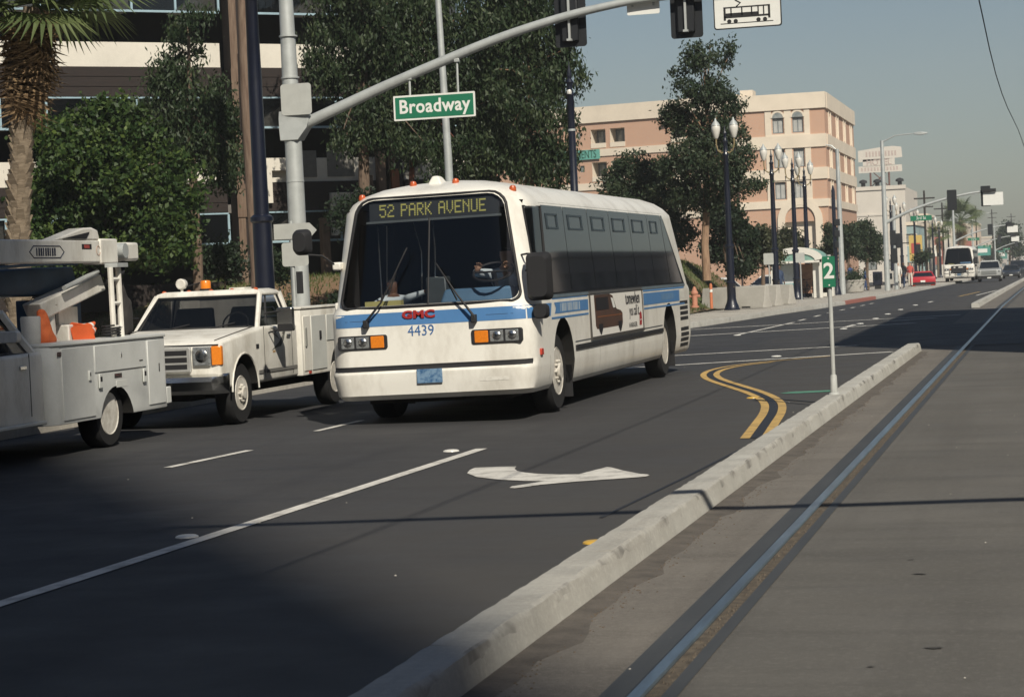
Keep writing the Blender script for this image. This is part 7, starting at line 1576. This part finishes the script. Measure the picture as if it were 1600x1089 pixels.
# clutter along the far sidewalk: utility poles, pedestal signals, hanging shop signs
for px_, Y_, h_, l_ in ((1449, 236, 9.5, 'thin utility pole past the tan building'), (1476, 300, 10, 'thin utility pole before the buff block'), (1528, 400, 12, 'hazy utility pole beside the second signal arm'), (1553, 470, 13, 'hazy utility pole above the silver pickup'), (1583, 560, 14, 'faint utility pole near the end of the avenue')):
    t = thing('utility_pole', l_, 'utility pole', (0,0,0)); put(t, px_, Y_); MB().tube([(0,0,0),(0,0,h_)], [.16,.10], 7).build('pole', M_wood, t); MB().box(-1.1,1.1,-.06,.06,h_-.9,h_-.75).build('crossarm', M_wood, t); MB().box(-.9,.9,-.06,.06,h_-1.8,h_-1.68).build('crossarm', M_wood, t)
for px_, Y_, l_ in ((1437, 206, 'dark pedestal signal by the teal shopfront'), (1454, 244, 'dark pedestal signal among the far lamps'), (1511, 262, 'dark pedestal signal behind the oncoming bus')):
    t = thing('signal_post', l_, 'signal post', (0,0,0)); put(t, px_, Y_); MB().tube([(0,0,0),(0,0,3.4)], .08, 7).build('pole', M_navy, t); MB().box(-.2,.2,-.15,.15,2.4,3.5).build('signal_head', MATS['signal_black'], t, bevel=.02); MB().box(.2,.6,-.12,.12,2.3,2.8).build('signal_head', MATS['signal_black'], t, bevel=.02)
for px_, py_, Y_, w_, h_, c_, l_ in ((1431,388,222,1.3,2.6,(.55,.40,.12),'yellow and red shop sign on the teal front'), (1443,402,262,1.5,1.2,(.10,.22,.20),'dark green awning sign past the yellow one'), (1465,392,318,1.6,4.0,(.30,.10,.08),'tall dull red blade sign among the far lamps'), (1508,398,368,2.2,4.5,(.34,.12,.10),'red blade sign behind the palm'), (1532,392,450,4.0,2.0,(.06,.26,.22),'hazy green sign far down the avenue'), (1560,398,540,4.5,2.2,(.08,.24,.20),'faint green sign near the end of the avenue')):
    c = atY(px_, py_, Y_); t = thing('shop_sign', l_, 'sign', (c.x, Y_, c.z)); MB().prism(rrect(-w_/2,w_/2,-h_/2,h_/2,.1), -.12, .12, 'Y').build('board', mat('board_'+l_[:16], c_, .7, var=.1), t); MB().prism(rrect(-w_*.34,w_*.34,-h_*.2,h_*.2,.05), -.14, -.121, 'Y').build('panel', M_redt if 'yellow' in l_ else M_signwhite, t); MB().box(-w_/2-1.2,-w_/2,-.05,.05,h_*.2,h_*.2+.1).build('bracket', M_black, t)
for px_, Y_, n_, l_ in ((1422, 205, 0, 'newspaper box on the corner behind the waiting people'), (1390, 150, 1, 'pale litter bin by the first far signal mast'), (1372, 146, 0, 'dark newspaper box under the broad street tree')):
    t = thing('street_box', l_, 'street box', (0,0,0)); put(t, px_, Y_); MB().box(-.3,.3,-.25,.25,.25,1.15).build('case', M_concrete if n_ else M_navy, t, bevel=.03); MB().box(-.2,.2,-.2,.2,0,.25).build('foot', M_black, t); MB().box(-.22,.22,-.262,-.25,.6,1.0).build('door', M_glassdark, t)
# second bus coming up the avenue with a bicycle rack on its nose
b2_ = thing('city_bus', 'distant white bus with a black bicycle rack on its nose', 'bus', (0,0,0)); put(b2_, 1499, 184)
keep = {'body','windscreen_pane','windscreen_gasket','centre_post','side_window','rear_quarter_window','glazing_rubber','headlight_bezel','bumper_gap','wheel','window_sill','number_plate','mirror_housing','mirror_arm','dashboard','underframe','driver_window'}
def rec2(o, par):
    c = o.copy(); COL.objects.link(c); c.parent = par; ALL.append(c)
    for ch in [k for k in list(ALL) if k.parent == o]: rec2(ch, c)
for ch in [k for k in list(ALL) if k.parent == bus]:
    if ch.name.split('.')[0] in keep: rec2(ch, b2_)
bd2 = [k for k in ALL if k.parent == b2_ and k.name.startswith('body')][0]
rk = MB()
for x_ in (-.75,-.25,.25,.75): rk.tube([(x_,-.02,.55),(x_,-.55,.60),(x_,-.60,1.0)], .03, 5)
for z_ in (.6,.8,1.0): rk.tube([(-.8,-.58,z_),(.8,-.58,z_)], .03, 5)
rk.build('bike_rack', M_black, b2_); MB().box(-.62,.62,-.03,.06,.72,1.32).build('nose_panel', M_black, b2_, bevel=.05)
for s in (-1,1): MB().lathe([(.14,-.62),(.12,-.66),(.02,-.67)], (s*.52,0,.58), 12, axis='Y').build('fog_lamp', M_globe, b2_)
for x_, w_ in ((-.35,.14),(.15,.36)): MB().box(x_-w_/2, x_+w_/2, -.045,-.03,1.14,1.24).build('panel_lettering', M_globe, b2_)

# ---- frontage on the far side of the tracks (outside the frame; it shows in the bus windows)
for k, (y0, y1, h_, c_) in enumerate(((66, 84, 6.0, (.34,.30,.26)), (86, 104, 4.2, (.50,.44,.36)), (106, 140, 6.5, (.22,.20,.19)), (144, 170, 4.5, (.42,.34,.28)), (174, 230, 8.5, (.28,.26,.25)), (236, 330, 7.0, (.40,.36,.32)))):
    block('shop_building', ('tan','cream','dark brick','clay','charcoal','grey')[k]+' shopfront row on the far side of the tracks', (11.5, y1), (11.5, y0), 14, h_, c_, 3 if h_ > 8 else 2, zg(y0)-.2)

# ---- morning haze over the street
hz_ = MB().box(-260, 260, -160, 1050, -9.5, 92).build('haze', [], None, smooth=False); hz_.data.materials.clear()
mh = bpy.data.materials.new('haze'); mh.use_nodes = True; nt = mh.node_tree; nt.nodes.remove(nt.nodes['Principled BSDF']); pv = nt.nodes.new('ShaderNodeVolumePrincipled')
pv.inputs['Color'].default_value = (.80,.84,.86,1); pv.inputs['Density'].default_value = .00042; pv.inputs['Anisotropy'].default_value = 0.0; nt.links.new(pv.outputs[0], nt.nodes['Material Output'].inputs['Volume'])
hz_.data.materials.append(mh); tag(hz_, kind='stuff')
